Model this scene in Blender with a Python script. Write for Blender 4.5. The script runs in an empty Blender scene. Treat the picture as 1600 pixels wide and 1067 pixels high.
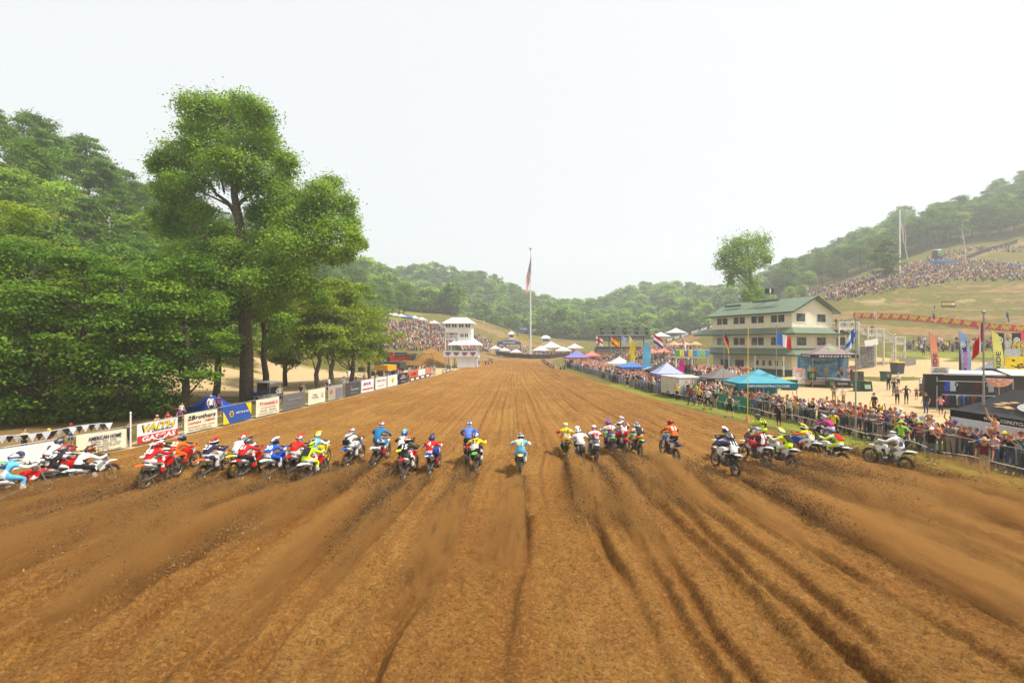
import bpy, bmesh, math, random
import numpy as np
from mathutils import Vector, Matrix, Euler
random.seed(7); rng = np.random.default_rng(7)
R = math.radians
sc = bpy.context.scene
C = sc.collection
# ------------------------------------------------------------------ camera
H, F, U0, V0 = 5.6, 711.0, 820.0, 536.0      # eye height (m), focal length and axis in photo pixels
cam = bpy.data.cameras.new('camera'); camo = bpy.data.objects.new('camera', cam); C.objects.link(camo)
cam.sensor_width = 36.0; cam.sensor_fit = 'HORIZONTAL'; cam.lens = 36.0 * F / 1600
cam.shift_x = (800 - U0) / 1600; cam.shift_y = (V0 - 533.5) / 1600
cam.clip_start = 0.1; cam.clip_end = 3000
camo.location = (0, 0, H); camo.rotation_euler = (R(90), 0, 0); sc.camera = camo
# ------------------------------------------------------------------ world and sun
SUN_EL, SUN_AZ = 60.0, 106.0                 # azimuth clockwise from +Y
w = bpy.data.worlds.new('World'); sc.world = w; w.use_nodes = True
nt = w.node_tree; nt.nodes.clear()
sky = nt.nodes.new('ShaderNodeTexSky'); sky.sky_type = 'NISHITA'; sky.sun_disc = False
sky.sun_elevation = R(SUN_EL); sky.sun_rotation = R(SUN_AZ); sky.dust_density = 6.0; sky.air_density = 1.0; sky.ozone_density = 1.0
mx = nt.nodes.new('ShaderNodeMix'); mx.data_type = 'RGBA'; mx.inputs[0].default_value = 0.82
mx.inputs[7].default_value = (7.7, 7.85, 8.0, 1)          # the even white of an overcast, smoky sky
bg = nt.nodes.new('ShaderNodeBackground'); bg.inputs[1].default_value = 0.078
wo = nt.nodes.new('ShaderNodeOutputWorld')
nt.links.new(sky.outputs[0], mx.inputs[6]); nt.links.new(mx.outputs[2], bg.inputs[0]); nt.links.new(bg.outputs[0], wo.inputs[0])
sl = bpy.data.lights.new('sun', 'SUN'); sl.energy = 3.6; sl.angle = R(6); sl.color = (1.0, 0.95, 0.87)
so = bpy.data.objects.new('sun', sl); C.objects.link(so)
sd = Vector((math.sin(R(SUN_AZ)) * math.cos(R(SUN_EL)), math.cos(R(SUN_AZ)) * math.cos(R(SUN_EL)), math.sin(R(SUN_EL))))
so.rotation_euler = sd.to_track_quat('Z', 'Y').to_euler(); so.location = (60, -30, 120)
vs = sc.view_settings; vs.view_transform = 'Standard'; vs.look = 'None'; vs.exposure = 0.8; vs.gamma = 1.0; vs.use_curve_mapping = False
cy = sc.cycles; cy.use_denoising = True; cy.max_bounces = 6; cy.diffuse_bounces = 4; cy.glossy_bounces = 2; cy.transmission_bounces = 3
cy.volume_bounces = 2; cy.transparent_max_bounces = 40; cy.use_adaptive_sampling = True; cy.adaptive_threshold = 0.02
cy.volume_step_rate = 4; cy.volume_max_steps = 64
cy.caustics_reflective = False; cy.caustics_refractive = False

# ------------------------------------------------------------------ helpers
def G(u, v, z=0.0):
    D = F * (H - z) / (v - V0); return Vector(((u - U0) * D / F, D, z))
def P(u, v, D):
    return Vector(((u - U0) * D / F, D, H + (V0 - v) * D / F))
def tag(o, label=None, cat=None, group=None, kind=None):
    if label: o['label'] = label
    if cat: o['category'] = cat
    if group: o['group'] = group
    if kind: o['kind'] = kind
    return o
def empty(name, loc=(0, 0, 0), rz=0.0, label=None, cat=None, group=None):
    o = bpy.data.objects.new(name, None); C.objects.link(o); o.location = loc; o.rotation_euler = (0, 0, rz)
    o.empty_display_size = 0.1
    return tag(o, label, cat, group)
def link(name, me, parent=None, loc=(0, 0, 0), rot=(0, 0, 0), mats=None, label=None, cat=None, group=None, kind=None):
    o = bpy.data.objects.new(name, me); C.objects.link(o)
    o.location = loc; o.rotation_euler = rot
    if parent is not None: o.parent = parent
    if mats:                                  # per-object materials on shared mesh data
        while len(me.materials) < len(mats): me.materials.append(None)
        for i, m in enumerate(mats):
            o.material_slots[i].link = 'OBJECT'; o.material_slots[i].material = m
    return tag(o, label, cat, group, kind)
class MB:
    def __init__(s): s.v = []; s.f = []; s.m = []; s.mats = []
    def mi(s, mat):
        if mat is None: return 0
        if mat not in s.mats: s.mats.append(mat)
        return s.mats.index(mat)
    def add(s, vs_, fs_, mat=None):
        k = len(s.v); i = s.mi(mat); s.v += [tuple(p) for p in vs_]
        for f in fs_: s.f.append(tuple(a + k for a in f)); s.m.append(i)
        return s
    def box(s, c, d, mat=None, rot=None, taper=1.0):
        c = Vector(c); x, y, z = d[0] / 2, d[1] / 2, d[2] / 2
        vs_ = [Vector((a * x * (taper if e > 0 else 1), b * y * (taper if e > 0 else 1), e * z)) for e in (-1, 1) for b in (-1, 1) for a in (-1, 1)]
        if rot is not None:
            M_ = Euler(rot).to_matrix(); vs_ = [M_ @ p for p in vs_]
        return s.add([p + c for p in vs_], [(0, 2, 3, 1), (4, 5, 7, 6), (0, 1, 5, 4), (2, 6, 7, 3), (0, 4, 6, 2), (1, 3, 7, 5)], mat)
    def b2(s, x0, x1, y0, y1, z0, z1, mat=None):
        return s.box(((x0 + x1) / 2, (y0 + y1) / 2, (z0 + z1) / 2), (abs(x1 - x0), abs(y1 - y0), abs(z1 - z0)), mat)
    def tube(s, pts, rads, n=8, mat=None, cap=True):
        pts = [Vector(p) for p in pts]
        if not hasattr(rads, '__len__'): rads = [rads] * len(pts)
        rows = []; ref = None
        for i, p in enumerate(pts):
            t = (pts[min(i + 1, len(pts) - 1)] - pts[max(i - 1, 0)]).normalized()
            if ref is None: ref = Vector((1, 0, 0)) if abs(t.x) < 0.8 else Vector((0, 1, 0))
            a = (ref - t * ref.dot(t)).normalized(); b = t.cross(a); ref = a
            rows.append([p + (a * math.cos(2 * math.pi * k / n) + b * math.sin(2 * math.pi * k / n)) * rads[i] for k in range(n)])
        vs_ = [q for r in rows for q in r]; fs_ = []
        for i in range(len(rows) - 1):
            for k in range(n):
                fs_.append((i * n + k, i * n + (k + 1) % n, (i + 1) * n + (k + 1) % n, (i + 1) * n + k))
        if cap: fs_ += [tuple(reversed(range(n))), tuple((len(rows) - 1) * n + k for k in range(n))]
        return s.add(vs_, fs_, mat)
    def ell(s, c, r, nu=10, nv=7, mat=None, rot=None, v0=0.0, v1=1.0):
        c = Vector(c); vs_ = []; fs_ = []; M_ = Euler(rot).to_matrix() if rot is not None else None
        for j in range(nv + 1):
            th = math.pi * (v0 + (v1 - v0) * j / nv)
            for i in range(nu):
                a = 2 * math.pi * i / nu
                p = Vector((r[0] * math.sin(th) * math.cos(a), r[1] * math.sin(th) * math.sin(a), r[2] * math.cos(th)))
                vs_.append(c + (M_ @ p if M_ else p))
        for j in range(nv):
            for i in range(nu): fs_.append((j * nu + i, (j + 1) * nu + i, (j + 1) * nu + (i + 1) % nu, j * nu + (i + 1) % nu))
        return s.add(vs_, fs_, mat)
    def torus(s, c, R_, r, n=20, m=6, axis='X', mat=None, sq=1.0):
        vs_ = []; fs_ = []
        for i in range(n):
            a = 2 * math.pi * i / n
            for j in range(m):
                b = 2 * math.pi * (j + .5) / m; d = R_ + r * math.cos(b); h = r * sq * math.sin(b)
                vs_.append(Vector(c) + (Vector((h, d * math.cos(a), d * math.sin(a))) if axis == 'X' else Vector((d * math.cos(a), d * math.sin(a), h))))
        for i in range(n):
            for j in range(m): fs_.append((i * m + j, ((i + 1) % n) * m + j, ((i + 1) % n) * m + (j + 1) % m, i * m + (j + 1) % m))
        return s.add(vs_, fs_, mat)
    def quad(s, a, b, c, d, mat=None): return s.add([a, b, c, d], [(0, 1, 2, 3)], mat)
    def prism(s, poly, h, mat=None):            # poly: ring of 3D points, h: offset vector
        n = len(poly); h = Vector(h); poly = [Vector(p) for p in poly]
        return s.add(poly + [p + h for p in poly], [tuple(reversed(range(n))), tuple(range(n, 2 * n))] + [(i, (i + 1) % n, n + (i + 1) % n, n + i) for i in range(n)], mat)
    def mesh(s, name, smooth=False):
        me = bpy.data.meshes.new(name); me.from_pydata(s.v, [], s.f)
        for m in s.mats: me.materials.append(m)
        if len(s.mats) > 1: me.polygons.foreach_set('material_index', s.m)
        bm = bmesh.new(); bm.from_mesh(me); bmesh.ops.recalc_face_normals(bm, faces=bm.faces); bm.to_mesh(me); bm.free()
        if smooth: me.polygons.foreach_set('use_smooth', [True] * len(me.polygons))
        me.update(); return me
    def build(s, name, mat=None, parent=None, smooth=False, **kw):
        if mat is not None and not s.mats: s.mats = [mat]
        return link(name, s.mesh(name, smooth), parent, **kw)
def np_mesh(name, verts, faces, mats=(), smooth=False):
    me = bpy.data.meshes.new(name); nv, nf, k = len(verts), len(faces), faces.shape[1]
    me.vertices.add(nv); me.vertices.foreach_set('co', np.ascontiguousarray(verts, dtype=np.float32).ravel())
    me.loops.add(nf * k); me.polygons.add(nf)
    me.loops.foreach_set('vertex_index', np.ascontiguousarray(faces, dtype=np.int32).ravel())
    me.polygons.foreach_set('loop_start', np.arange(0, nf * k, k, dtype=np.int32))
    me.polygons.foreach_set('use_smooth', np.full(nf, smooth, dtype=bool))
    for m in mats: me.materials.append(m)
    me.update(calc_edges=True); return me
def vcol(me, name, arr):
    a = me.color_attributes.new(name, 'FLOAT_COLOR', 'POINT')
    b = np.ones((len(me.vertices), 4), np.float32); b[:, :arr.shape[1]] = arr; a.data.foreach_set('color', b.ravel())
# numpy value noise
def _h(ix, iy, s):
    n = (ix.astype(np.int64) * 374761393 + iy.astype(np.int64) * 668265263 + s * 2147483647) & 0x7fffffff
    n = ((n ^ (n >> 13)) * 1274126177) & 0x7fffffff
    return ((n ^ (n >> 16)) & 0xffff) / 65535.0
def vn(x, y, s=0):
    x = np.asarray(x, float); y = np.asarray(y, float); ix = np.floor(x); iy = np.floor(y); fx = x - ix; fy = y - iy
    fx = fx * fx * (3 - 2 * fx); fy = fy * fy * (3 - 2 * fy)
    a = _h(ix, iy, s); b = _h(ix + 1, iy, s); c = _h(ix, iy + 1, s); d = _h(ix + 1, iy + 1, s)
    return (a + (b - a) * fx + (c - a) * fy + (a - b - c + d) * fx * fy) * 2 - 1
def fbm(x, y, o=4, s=0, g=0.5):
    t = 0; a = 1.0
    for i in range(o): t = t + a * vn(x * 2 ** i + 17.3 * i, y * 2 ** i - 9.1 * i, s + i); a *= g
    return t
def sstep(a, b, x): t = np.clip((x - a) / (b - a), 0, 1); return t * t * (3 - 2 * t)

# ------------------------------------------------------------------ materials
_mats = {}
def newmat(name):
    m = bpy.data.materials.new(name); m.use_nodes = True; t = m.node_tree; b = t.nodes['Principled BSDF']; return m, t, b
def node(t, kind, **kw):
    n = t.nodes.new(kind)
    for k, v in kw.items(): setattr(n, k, v)
    return n
def mixc(t, fac, a, b, mode='MIX'):
    n = t.nodes.new('ShaderNodeMix'); n.data_type = 'RGBA'; n.blend_type = mode; n.clamp_factor = True
    for i, v in ((0, fac), (6, a), (7, b)):
        if hasattr(v, 'is_output'): t.links.new(v, n.inputs[i])
        elif i == 0: n.inputs[0].default_value = v
        else: n.inputs[i].default_value = (*v[:3], 1)
    return n.outputs[2]
def ramp(t, src, stops):
    n = t.nodes.new('ShaderNodeValToRGB'); e = n.color_ramp.elements
    while len(e) < len(stops): e.new(0.5)
    for i, (p, c) in enumerate(stops): e[i].position = p; e[i].color = (c, c, c, 1) if not hasattr(c, '__len__') else (*c, 1)
    t.links.new(src, n.inputs[0]); return n.outputs[0]
def noisen(t, scale, detail=4, rough=0.6, coord='Object'):
    tc = t.nodes.new('ShaderNodeTexCoord'); n = t.nodes.new('ShaderNodeTexNoise')
    n.inputs['Scale'].default_value = scale; n.inputs['Detail'].default_value = detail; n.inputs['Roughness'].default_value = rough
    t.links.new(tc.outputs[coord], n.inputs['Vector']); return n.outputs[0]
def paint(col, rough=0.5, var=0.12, scale=6.0, metal=0.0, bump=0.0, name=None, transl=0.0):
    key = (tuple(round(c, 4) for c in col), rough, var, scale, metal, bump, transl)
    if key in _mats: return _mats[key]
    m, t, b = newmat(name or 'paint_%d' % len(_mats))
    n = noisen(t, scale)
    c2 = [max(0, c * (1 - 2 * var)) for c in col]; c3 = [min(1, c * (1 + 1.0 * var)) for c in col]
    t.links.new(mixc(t, ramp(t, n, [(0.3, 0.0), (0.7, 1.0)]), c2, c3), b.inputs['Base Color'])
    b.inputs['Roughness'].default_value = rough; b.inputs['Metallic'].default_value = metal
    b.inputs['Specular IOR Level'].default_value = 0.35
    if bump:
        bp = t.nodes.new('ShaderNodeBump'); bp.inputs['Strength'].default_value = bump; bp.inputs['Distance'].default_value = 0.02
        t.links.new(n, bp.inputs['Height']); t.links.new(bp.outputs[0], b.inputs['Normal'])
    if transl:
        tr = t.nodes.new('ShaderNodeBsdfTranslucent'); tr.inputs[0].default_value = (*col, 1)
        ms = t.nodes.new('ShaderNodeMixShader'); ms.inputs[0].default_value = transl
        o = t.nodes['Material Output']; t.links.new(b.outputs[0], ms.inputs[1]); t.links.new(tr.outputs[0], ms.inputs[2]); t.links.new(ms.outputs[0], o.inputs[0])
    _mats[key] = m; return m
def gear(col, col2, seed=0.0, amt=0.42, rough=.75, sc=3.2):
    key = ('gear', tuple(col), tuple(col2), seed, amt)
    if key in _mats: return _mats[key]
    m, t, b = newmat('race_gear'); tc = node(t, 'ShaderNodeTexCoord'); mp = node(t, 'ShaderNodeMapping'); t.links.new(tc.outputs['Object'], mp.inputs[0]); mp.inputs['Location'].default_value = (seed * 3.1, seed * 1.7, seed * 2.3); mp.inputs['Rotation'].default_value = (.4, .9 * (seed % 3), .3)
    v = node(t, 'ShaderNodeTexVoronoi'); v.inputs['Scale'].default_value = sc; v.inputs['Randomness'].default_value = 1.0; t.links.new(mp.outputs[0], v.inputs['Vector'])
    s_ = node(t, 'ShaderNodeSeparateColor'); t.links.new(v.outputs['Color'], s_.inputs[0])
    c = mixc(t, ramp(t, s_.outputs[0], [(1 - amt, 0.0), (1 - amt + .02, 1.0)]), col, col2)
    n = noisen(t, 9.0, 5, .65); c = mixc(t, ramp(t, n, [(.32, .38), (.6, 0.0)]), c, [x * .45 for x in col])
    d = noisen(t, 2.6, 6, .7); c = mixc(t, ramp(t, d, [(.54, 0.0), (.72, .55)]), c, (0.2, 0.12, 0.05))
    t.links.new(c, b.inputs['Base Color']); b.inputs['Roughness'].default_value = rough; b.inputs['Specular IOR Level'].default_value = .3
    bp = node(t, 'ShaderNodeBump'); bp.inputs['Strength'].default_value = .5; bp.inputs['Distance'].default_value = .03; t.links.new(n, bp.inputs['Height']); t.links.new(bp.outputs[0], b.inputs['Normal'])
    _mats[key] = m; return m
def cloth(col): return paint(col, 0.85, 0.13, 9.0)
def srgb(r, g, b):
    f = lambda c: (c / 255 / 12.92) if c <= 10 else ((c / 255 + 0.055) / 1.055) ** 2.4
    return (f(r), f(g), f(b))
WHITE = (0.78, 0.78, 0.76); BLACK = (0.018, 0.018, 0.02)
metal_mat = paint((0.42, 0.43, 0.44), 0.4, 0.1, 4, 0.7)
galv = paint((0.36, 0.37, 0.37), 0.5, 0.12, 3, 0.3); wire_m = paint((0.13, 0.135, 0.14), 0.5, 0.12, 3, 0.3)
white_m = paint(WHITE, 0.55, 0.05, 1.5); black_m = paint(BLACK, 0.5, 0.2, 5); dark_m = paint((0.05, 0.05, 0.055), 0.5, 0.15, 5)
wood_m = paint((0.26, 0.2, 0.13), 0.8, 0.22, 4, bump=0.2)
_glass = None
def glass():
    global _glass
    if _glass is None:
        m, t, b = newmat('window_glass'); _glass = m
        n = noisen(t, 0.9, 3)
        t.links.new(mixc(t, ramp(t, n, [(0.42, 0.0), (0.6, 1.0)]), (0.015, 0.02, 0.022), (0.09, 0.1, 0.1)), b.inputs['Base Color'])
        b.inputs['Roughness'].default_value = 0.05; b.inputs['Specular IOR Level'].default_value = 0.5
    return _glass
_fonts = {}
def text_mesh(s, size, shear=0.0, bold=0.0, ext=0.004, name='lettering', w=None, space=1.0):
    key = (s, size, shear, bold, ext, w, space)
    if key in _fonts: return _fonts[key]
    cu = bpy.data.curves.new('txt', 'FONT'); cu.body = s; cu.size = size; cu.shear = shear; cu.offset = bold * size; cu.extrude = ext
    cu.align_x = 'CENTER'; cu.align_y = 'CENTER'; cu.resolution_u = 2; cu.space_line = 0.85; cu.space_character = space
    o = bpy.data.objects.new('txt', cu); C.objects.link(o); bpy.context.view_layer.update()
    me = bpy.data.meshes.new_from_object(o.evaluated_get(bpy.context.evaluated_depsgraph_get())); me.name = name
    bpy.data.objects.remove(o); bpy.data.curves.remove(cu)
    if w and len(me.vertices):
        xs = [v.co.x for v in me.vertices]; k = w / max(1e-6, max(xs) - min(xs))
        for v in me.vertices: v.co.x *= k
    _fonts[key] = me; return me
def lettering(s, parent, loc, rot, size, mat, shear=0.0, bold=0.0, w=None, space=1.0):
    return link('lettering', text_mesh(s, size, shear, bold, w=w, space=space), parent, loc, rot, [mat])
# ------------------------------------------------------------------ bike list (rear-tyre contact pixel) comes first: the ruts need it
# u, v, yaw deg, lean deg, pose, fender, shroud, plate, jersey, sleeve, pants, boots, helmet, helmet2, number, number colour, label
W_=WHITE; K_=BLACK; RED=srgb(205,22,22); ORG=srgb(240,100,15); BLU=srgb(25,80,180); LBL=srgb(95,180,225); NEO=srgb(215,240,20); YEL=srgb(240,205,20)
GRN=srgb(70,190,40); NAV=srgb(28,34,78); MAR=srgb(130,16,42); MAG=srgb(170,25,110); GRY=srgb(120,120,125); PUR=srgb(130,95,170); TEAL=srgb(20,120,140); PNK=srgb(225,130,150)
BK = [
 (-78,780,2,0,'sit',GRN,W_,K_,GRY,W_,K_,W_,W_,GRN,'',K_,'motocross racer with white and green helmet, cut off by the picture edge','white and green motocross bike cut off by the picture edge'),
 (-2,797,2,-4,'sit',RED,RED,W_,LBL,W_,LBL,W_,W_,BLU,'36',K_,'racer in white and light blue gear numbered 36, blue striped helmet','red motocross bike closest to the picture edge below the white wheel banner'),
 (64,753,2,4,'lean',W_,W_,W_,W_,RED,MAR,K_,GRY,K_,'1',K_,'racer in white jersey with red shoulders and grey black helmet, before white banner','white motocross bike with orange front fender in front of the white banner'),
 (70,767,2,2,'lean',RED,RED,W_,K_,RED,K_,K_,GRY,RED,'39',W_,'racer in black vest over red jersey, beside white clad rider','bright red motocross bike beside the white one near the white banner'),
 (117,772,2,-2,'lean',W_,W_,W_,W_,W_,K_,W_,srgb(150,70,30),K_,'',K_,'racer in plain white jersey, black pants and brown black helmet','white motocross bike with black seat under white shirted racer'),
 (232,742,2,0,'lean',W_,W_,W_,K_,K_,W_,K_,K_,RED,'44',W_,'racer in black jersey with white print, black and red striped helmet','white fendered motocross bike under racer in black jersey'),
 (228,765,3,-3,'lean',ORG,RED,W_,RED,RED,RED,RED,RED,W_,'58',W_,'racer dressed all in red, bent low ahead of red advertising banner','red motocross bike with orange fenders under racer dressed all in red'),
 (264,742,2,3,'lean',ORG,RED,W_,ORG,RED,ORG,RED,NAV,GRY,'22',W_,'racer in orange and red gear with navy helmet','orange and red motocross bike under racer in orange gear'),
 (316,747,2,2,'lean',ORG,W_,W_,NAV,NAV,W_,W_,K_,RED,'27',W_,'racer in navy jersey, white pants and black red helmet','white motocross bike with orange fenders under racer in navy jersey'),
 (364,746,3,0,'lean',YEL,W_,W_,W_,W_,W_,W_,W_,RED,'',K_,'racer all in white with white and red helmet, beside red jersey','white motocross bike hidden behind red jersey racer'),
 (376,756,3,-4,'lean',RED,RED,W_,RED,RED,K_,RED,GRY,K_,'161',W_,'racer in red jersey marked 161, black pants and grey helmet','red motocross bike with white plates under racer numbered 161'),
 (418,752,3,-3,'lean',W_,BLU,W_,BLU,W_,BLU,W_,NAV,W_,'30',W_,'racer in blue vest over white jersey, navy white helmet','white and blue motocross bike under racer in blue vest'),
 (454,743,3,2,'lean',RED,W_,W_,RED,GRY,MAR,W_,W_,RED,'',W_,'racer in red jersey with grey sleeves and plain white helmet','red fendered motocross bike under white helmeted racer in red'),
 (484,738,3,2,'lean',YEL,YEL,W_,LBL,W_,LBL,W_,W_,NEO,'28',W_,'racer in light blue and white, partly behind neon yellow racer','yellow wheeled motocross bike beyond the neon yellow racer'),
 (478,760,4,-5,'lean',W_,RED,W_,NEO,NEO,NEO,W_,NEO,K_,'91',K_,'racer in neon yellow gear with black back number 91','white and red motocross bike under neon yellow racer numbered 91'),
 (541,731,6,0,'sit',BLU,W_,W_,W_,W_,W_,W_,W_,RED,'',K_,'racer in white gear with black bag strapped across back','blue fendered motocross bike under white racer with black bag'),
 (584,730,6,2,'stand',W_,LBL,W_,srgb(20,110,160),srgb(20,110,160),srgb(20,100,150),RED,W_,RED,'',W_,'racer standing on pegs in blue gear and red boots','white fendered motocross bike under racer with red boots'),
 (625,733,4,0,'lean',NEO,K_,W_,W_,K_,LBL,W_,BLU,LBL,'',K_,'racer in white and light blue jersey with blue helmet, beyond black racer','motocross bike with small yellow plate beyond the black jersey racer'),
 (631,749,5,-2,'sit',RED,RED,W_,K_,K_,W_,W_,K_,ORG,'15',W_,'racer in black jersey with white 15, white pants, black orange helmet','red motocross bike under racer in black jersey numbered 15'),
 (671,740,5,-3,'lean',BLU,BLU,W_,RED,W_,NAV,RED,BLU,K_,'4',W_,'racer in red and white jersey with blue helmet, leaning','blue fendered motocross bike under racer in red jersey and blue helmet'),
 (730,728,2,0,'stand',RED,RED,W_,srgb(90,120,200),srgb(60,90,180),NAV,BLU,W_,BLU,'',W_,'racer in pale blue jersey with white helmet, behind yellow jersey','red motocross bike beyond the yellow jersey racer'),
 (743,741,3,-3,'lean',GRN,K_,K_,YEL,YEL,K_,W_,W_,BLU,'37',K_,'racer in bright yellow jersey and dark pants','dark motocross bike with green fender edge under yellow jersey racer'),
 (813,744,1,0,'sit',YEL,YEL,W_,LBL,W_,LBL,W_,K_,GRY,'81',YEL,'racer alone mid track in light blue jersey and black helmet','yellow fendered motocross bike riding alone mid track'),
 (886,715,-2,0,'sit',RED,RED,W_,YEL,RED,W_,NEO,W_,NEO,'10',K_,'racer in yellow jersey numbered 10 with red sleeves','red fendered motocross bike under racer numbered 10'),
 (912,724,-4,-6,'lean',K_,K_,W_,W_,W_,K_,K_,K_,W_,'',K_,'racer in white and black gear leaning over with one arm out','black motocross bike with white plate under leaning white racer'),
 (932,721,-3,0,'sit',W_,K_,W_,W_,RED,W_,K_,PNK,W_,'38',RED,'racer in white jersey with red sleeves and pink helmet','white fendered motocross bike under pink helmeted racer'),
 (958,710,-3,-4,'lean',GRN,GRN,W_,W_,PUR,PUR,BLU,RED,BLU,'21',RED,'racer in white and purple gear, red and blue helmet','green fendered motocross bike under racer in purple sleeves'),
 (975,709,-4,3,'stand',RED,RED,W_,W_,W_,RED,RED,W_,PNK,'2',RED,'racer standing in white jersey and bright red pants','red motocross bike under standing racer in red pants'),
 (1000,710,-5,2,'lean',GRN,GRN,K_,W_,ORG,ORG,K_,K_,GRY,'9',K_,'racer in white and orange gear with black back number 9','bright green motocross bike under racer in orange pants'),
 (1056,721,-8,2,'stand',NAV,BLU,W_,ORG,MAR,K_,RED,MAR,RED,'51',W_,'racer standing in orange and maroon gear with red boots','navy motocross bike under racer with maroon helmet'),
 (1146,725,-8,0,'lean',W_,BLU,W_,K_,K_,K_,W_,NAV,W_,'41',W_,'racer in black jersey and navy white helmet, beyond dark navy racer','white motocross bike partly hidden beyond the dark navy racer'),
 (1148,744,-9,4,'lean',W_,W_,K_,NAV,NAV,K_,K_,GRY,K_,'111',W_,'racer in dark navy gear with grey helmet, closest on that side','white and black motocross bike under racer in dark navy gear'),
 (1198,706,-8,0,'stand',W_,W_,W_,K_,NEO,NEO,W_,GRY,K_,'912',NEO,'racer standing tall in black vest with neon yellow sleeves','white motocross bike under standing racer near the pennants'),
 (1196,733,-12,3,'sit',W_,RED,W_,MAR,MAR,MAR,W_,W_,GRY,'81',W_,'racer all in maroon numbered 81 with white boots','white and red motocross bike under maroon racer numbered 81'),
 (1236,738,-12,3,'lean',W_,W_,W_,NEO,NEO,NEO,W_,W_,NEO,'51',K_,'racer in neon yellow with black back panel 51','white motocross bike under neon racer with number 51'),
 (1270,721,-14,5,'lean',W_,BLU,W_,YEL,ORG,RED,ORG,K_,YEL,'17',K_,'racer in yellow and orange gear with black helmet, arm outstretched','blue motocross bike under racer in yellow and orange gear'),
 (1304,703,-12,0,'lean',K_,K_,W_,MAG,MAG,PUR,W_,W_,GRY,'',W_,'racer in magenta jersey and white helmet, close to the pennants','dark motocross bike mostly hidden under magenta racer'),
 (1316,728,-15,4,'lean',W_,W_,K_,NEO,NEO,NEO,W_,PUR,GRY,'3',RED,'racer in neon yellow gear with red back panel','white motocross bike under neon racer with red back panel'),
 (1414,738,-18,3,'sit',W_,W_,W_,W_,W_,W_,W_,W_,K_,'78',GRY,'racer all in white with white helmet, nearest the pennants','white motocross bike nearest the fence crowd under all white racer'),
]
BPOS = [(G(b[0], b[1]), b) for b in BK]
# ------------------------------------------------------------------ terrain
LEFT = [(-40, -26.5), (5, -25.0), (19.5, -22.8), (23.6, -20.9), (57, -16.8), (107, -13.5), (125, -14), (145, -30), (170, -48), (200, -60), (240, -60)]
RIGHT = [(-40, 21.5), (5, 19.6), (16.7, 18.0), (27, 16.2), (37.6, 14.0), (60, 11.0), (90, 8.2), (105, 6.2), (118, 5.0), (135, 5.6), (150, 10), (165, 18), (185, 20), (240, 20)]
FENCE_R = [(-6, 21.6), (18, 20.6), (24, 20.1), (30, 19.4), (37, 17.6), (45, 15.6), (53, 13.9), (65, 12.9), (78, 12.0), (100, 10.2), (112, 9.2)]
def interp(tab, y): return np.interp(y, [a for a, b in tab], [b for a, b in tab])
ctl = []
for y in (-30, 0, 25, 50, 75, 100):
    for x in (-40, -28, -12, 5, 22, 34): ctl.append((x, y, 0))
for u, v, D in [(1450,584,68),(1450,563,78),(1480,545,92),(1600,548,80),(1700,560,60),(1800,560,45),(1300,530,112),(1340,522,108),(1340,497,130),(1450,503,118),(1600,517,103),(1750,525,90),
    (1460,478,140),(1400,475,142),(1560,470,132),(1330,466,148),(1400,448,152),(1500,434,158),(1600,438,150),(1750,430,140),(1330,448,165),(1400,421,182),(1500,403,195),(1600,385,200),(1800,350,190),
    (1600,345,232),(1500,370,228),(1420,395,226),(1340,425,232),(1270,450,240),(1210,468,250),(1750,290,235),(1600,318,270),(1480,352,280),(1350,400,290),(1250,440,310),(1800,250,270),(1750,270,330),(1400,360,360),
    (1120,511,172),(1070,530,160),(1030,546,150),(1120,545,115),(1150,505,190),(1190,490,215),(960,546,170),(1000,540,205),(1000,557,104),(960,552,125),(1050,556,104),(920,553,140),
    (600,562,105),(560,565,100),(640,556,118),(650,540,138),(600,530,140),(650,507,178),(600,503,172),(700,519,182),(700,548,150),(740,530,190),(740,548,165),(760,505,240),(740,498,250),(800,520,235),(830,533,235),(870,546,205),(920,538,230),(860,528,260),(690,490,250),
    (680,437,420),(760,452,420),(800,472,425),(850,492,430),(890,503,430),(940,496,430),(990,470,430),(1060,470,430),(1140,488,425),(1200,500,420),(700,518,295),(800,522,300),(900,528,300),(1000,530,300),(1100,524,290)]:
    p = P(u, v, D); ctl.append(tuple(p))
for u, v in ((560, 425), (680, 440), (760, 458), (850, 494), (900, 504), (990, 473), (1140, 490), (1300, 450)):
    p = P(u, v, 430); ctl.append((p.x * 1.35, 580, p.z * 0.9))
for y in (-40, 10, 50, 90, 130, 180, 240, 310, 380):
    k = 1.0 if y < 200 else 1.05
    for x, z in ((-58, 8), (-75, 22), (-95, 39), (-120, 44), (-170, 46), (-260, 50)):
        if y > 140 and x > -70: continue
        ctl.append((x, y, z * k))
ctl += [(60, 30, 2.2), (90, 20, 6), (120, 20, 14), (60, 0, 2), (120, -30, 14), (200, 40, 35), (260, 100, 60), (300, 200, 80), (420, 250, 85), (420, 100, 70), (300, 0, 50),
        (45, 70, 0.2), (40, 90, 0.3), (32, 110, 0.4), (50, 95, 0.8), (20, 140, 0), (0, 160, 0), (-8, 130, 0), (10, 185, 0.2), (-10, 185, 0.4), (58, 62, 0.5)]
ctl = np.array(ctl); cx = ctl[:, :2] / 100.0
dm = np.linalg.norm(cx[:, None] - cx[None], axis=2)
n_ = len(ctl); A = np.zeros((n_ + 1, n_ + 1)); A[:n_, :n_] = dm - 0.004 * np.eye(n_); A[:n_, n_] = 1; A[n_, :n_] = 1
sol = np.linalg.solve(A, np.append(ctl[:, 2], 0))
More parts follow.
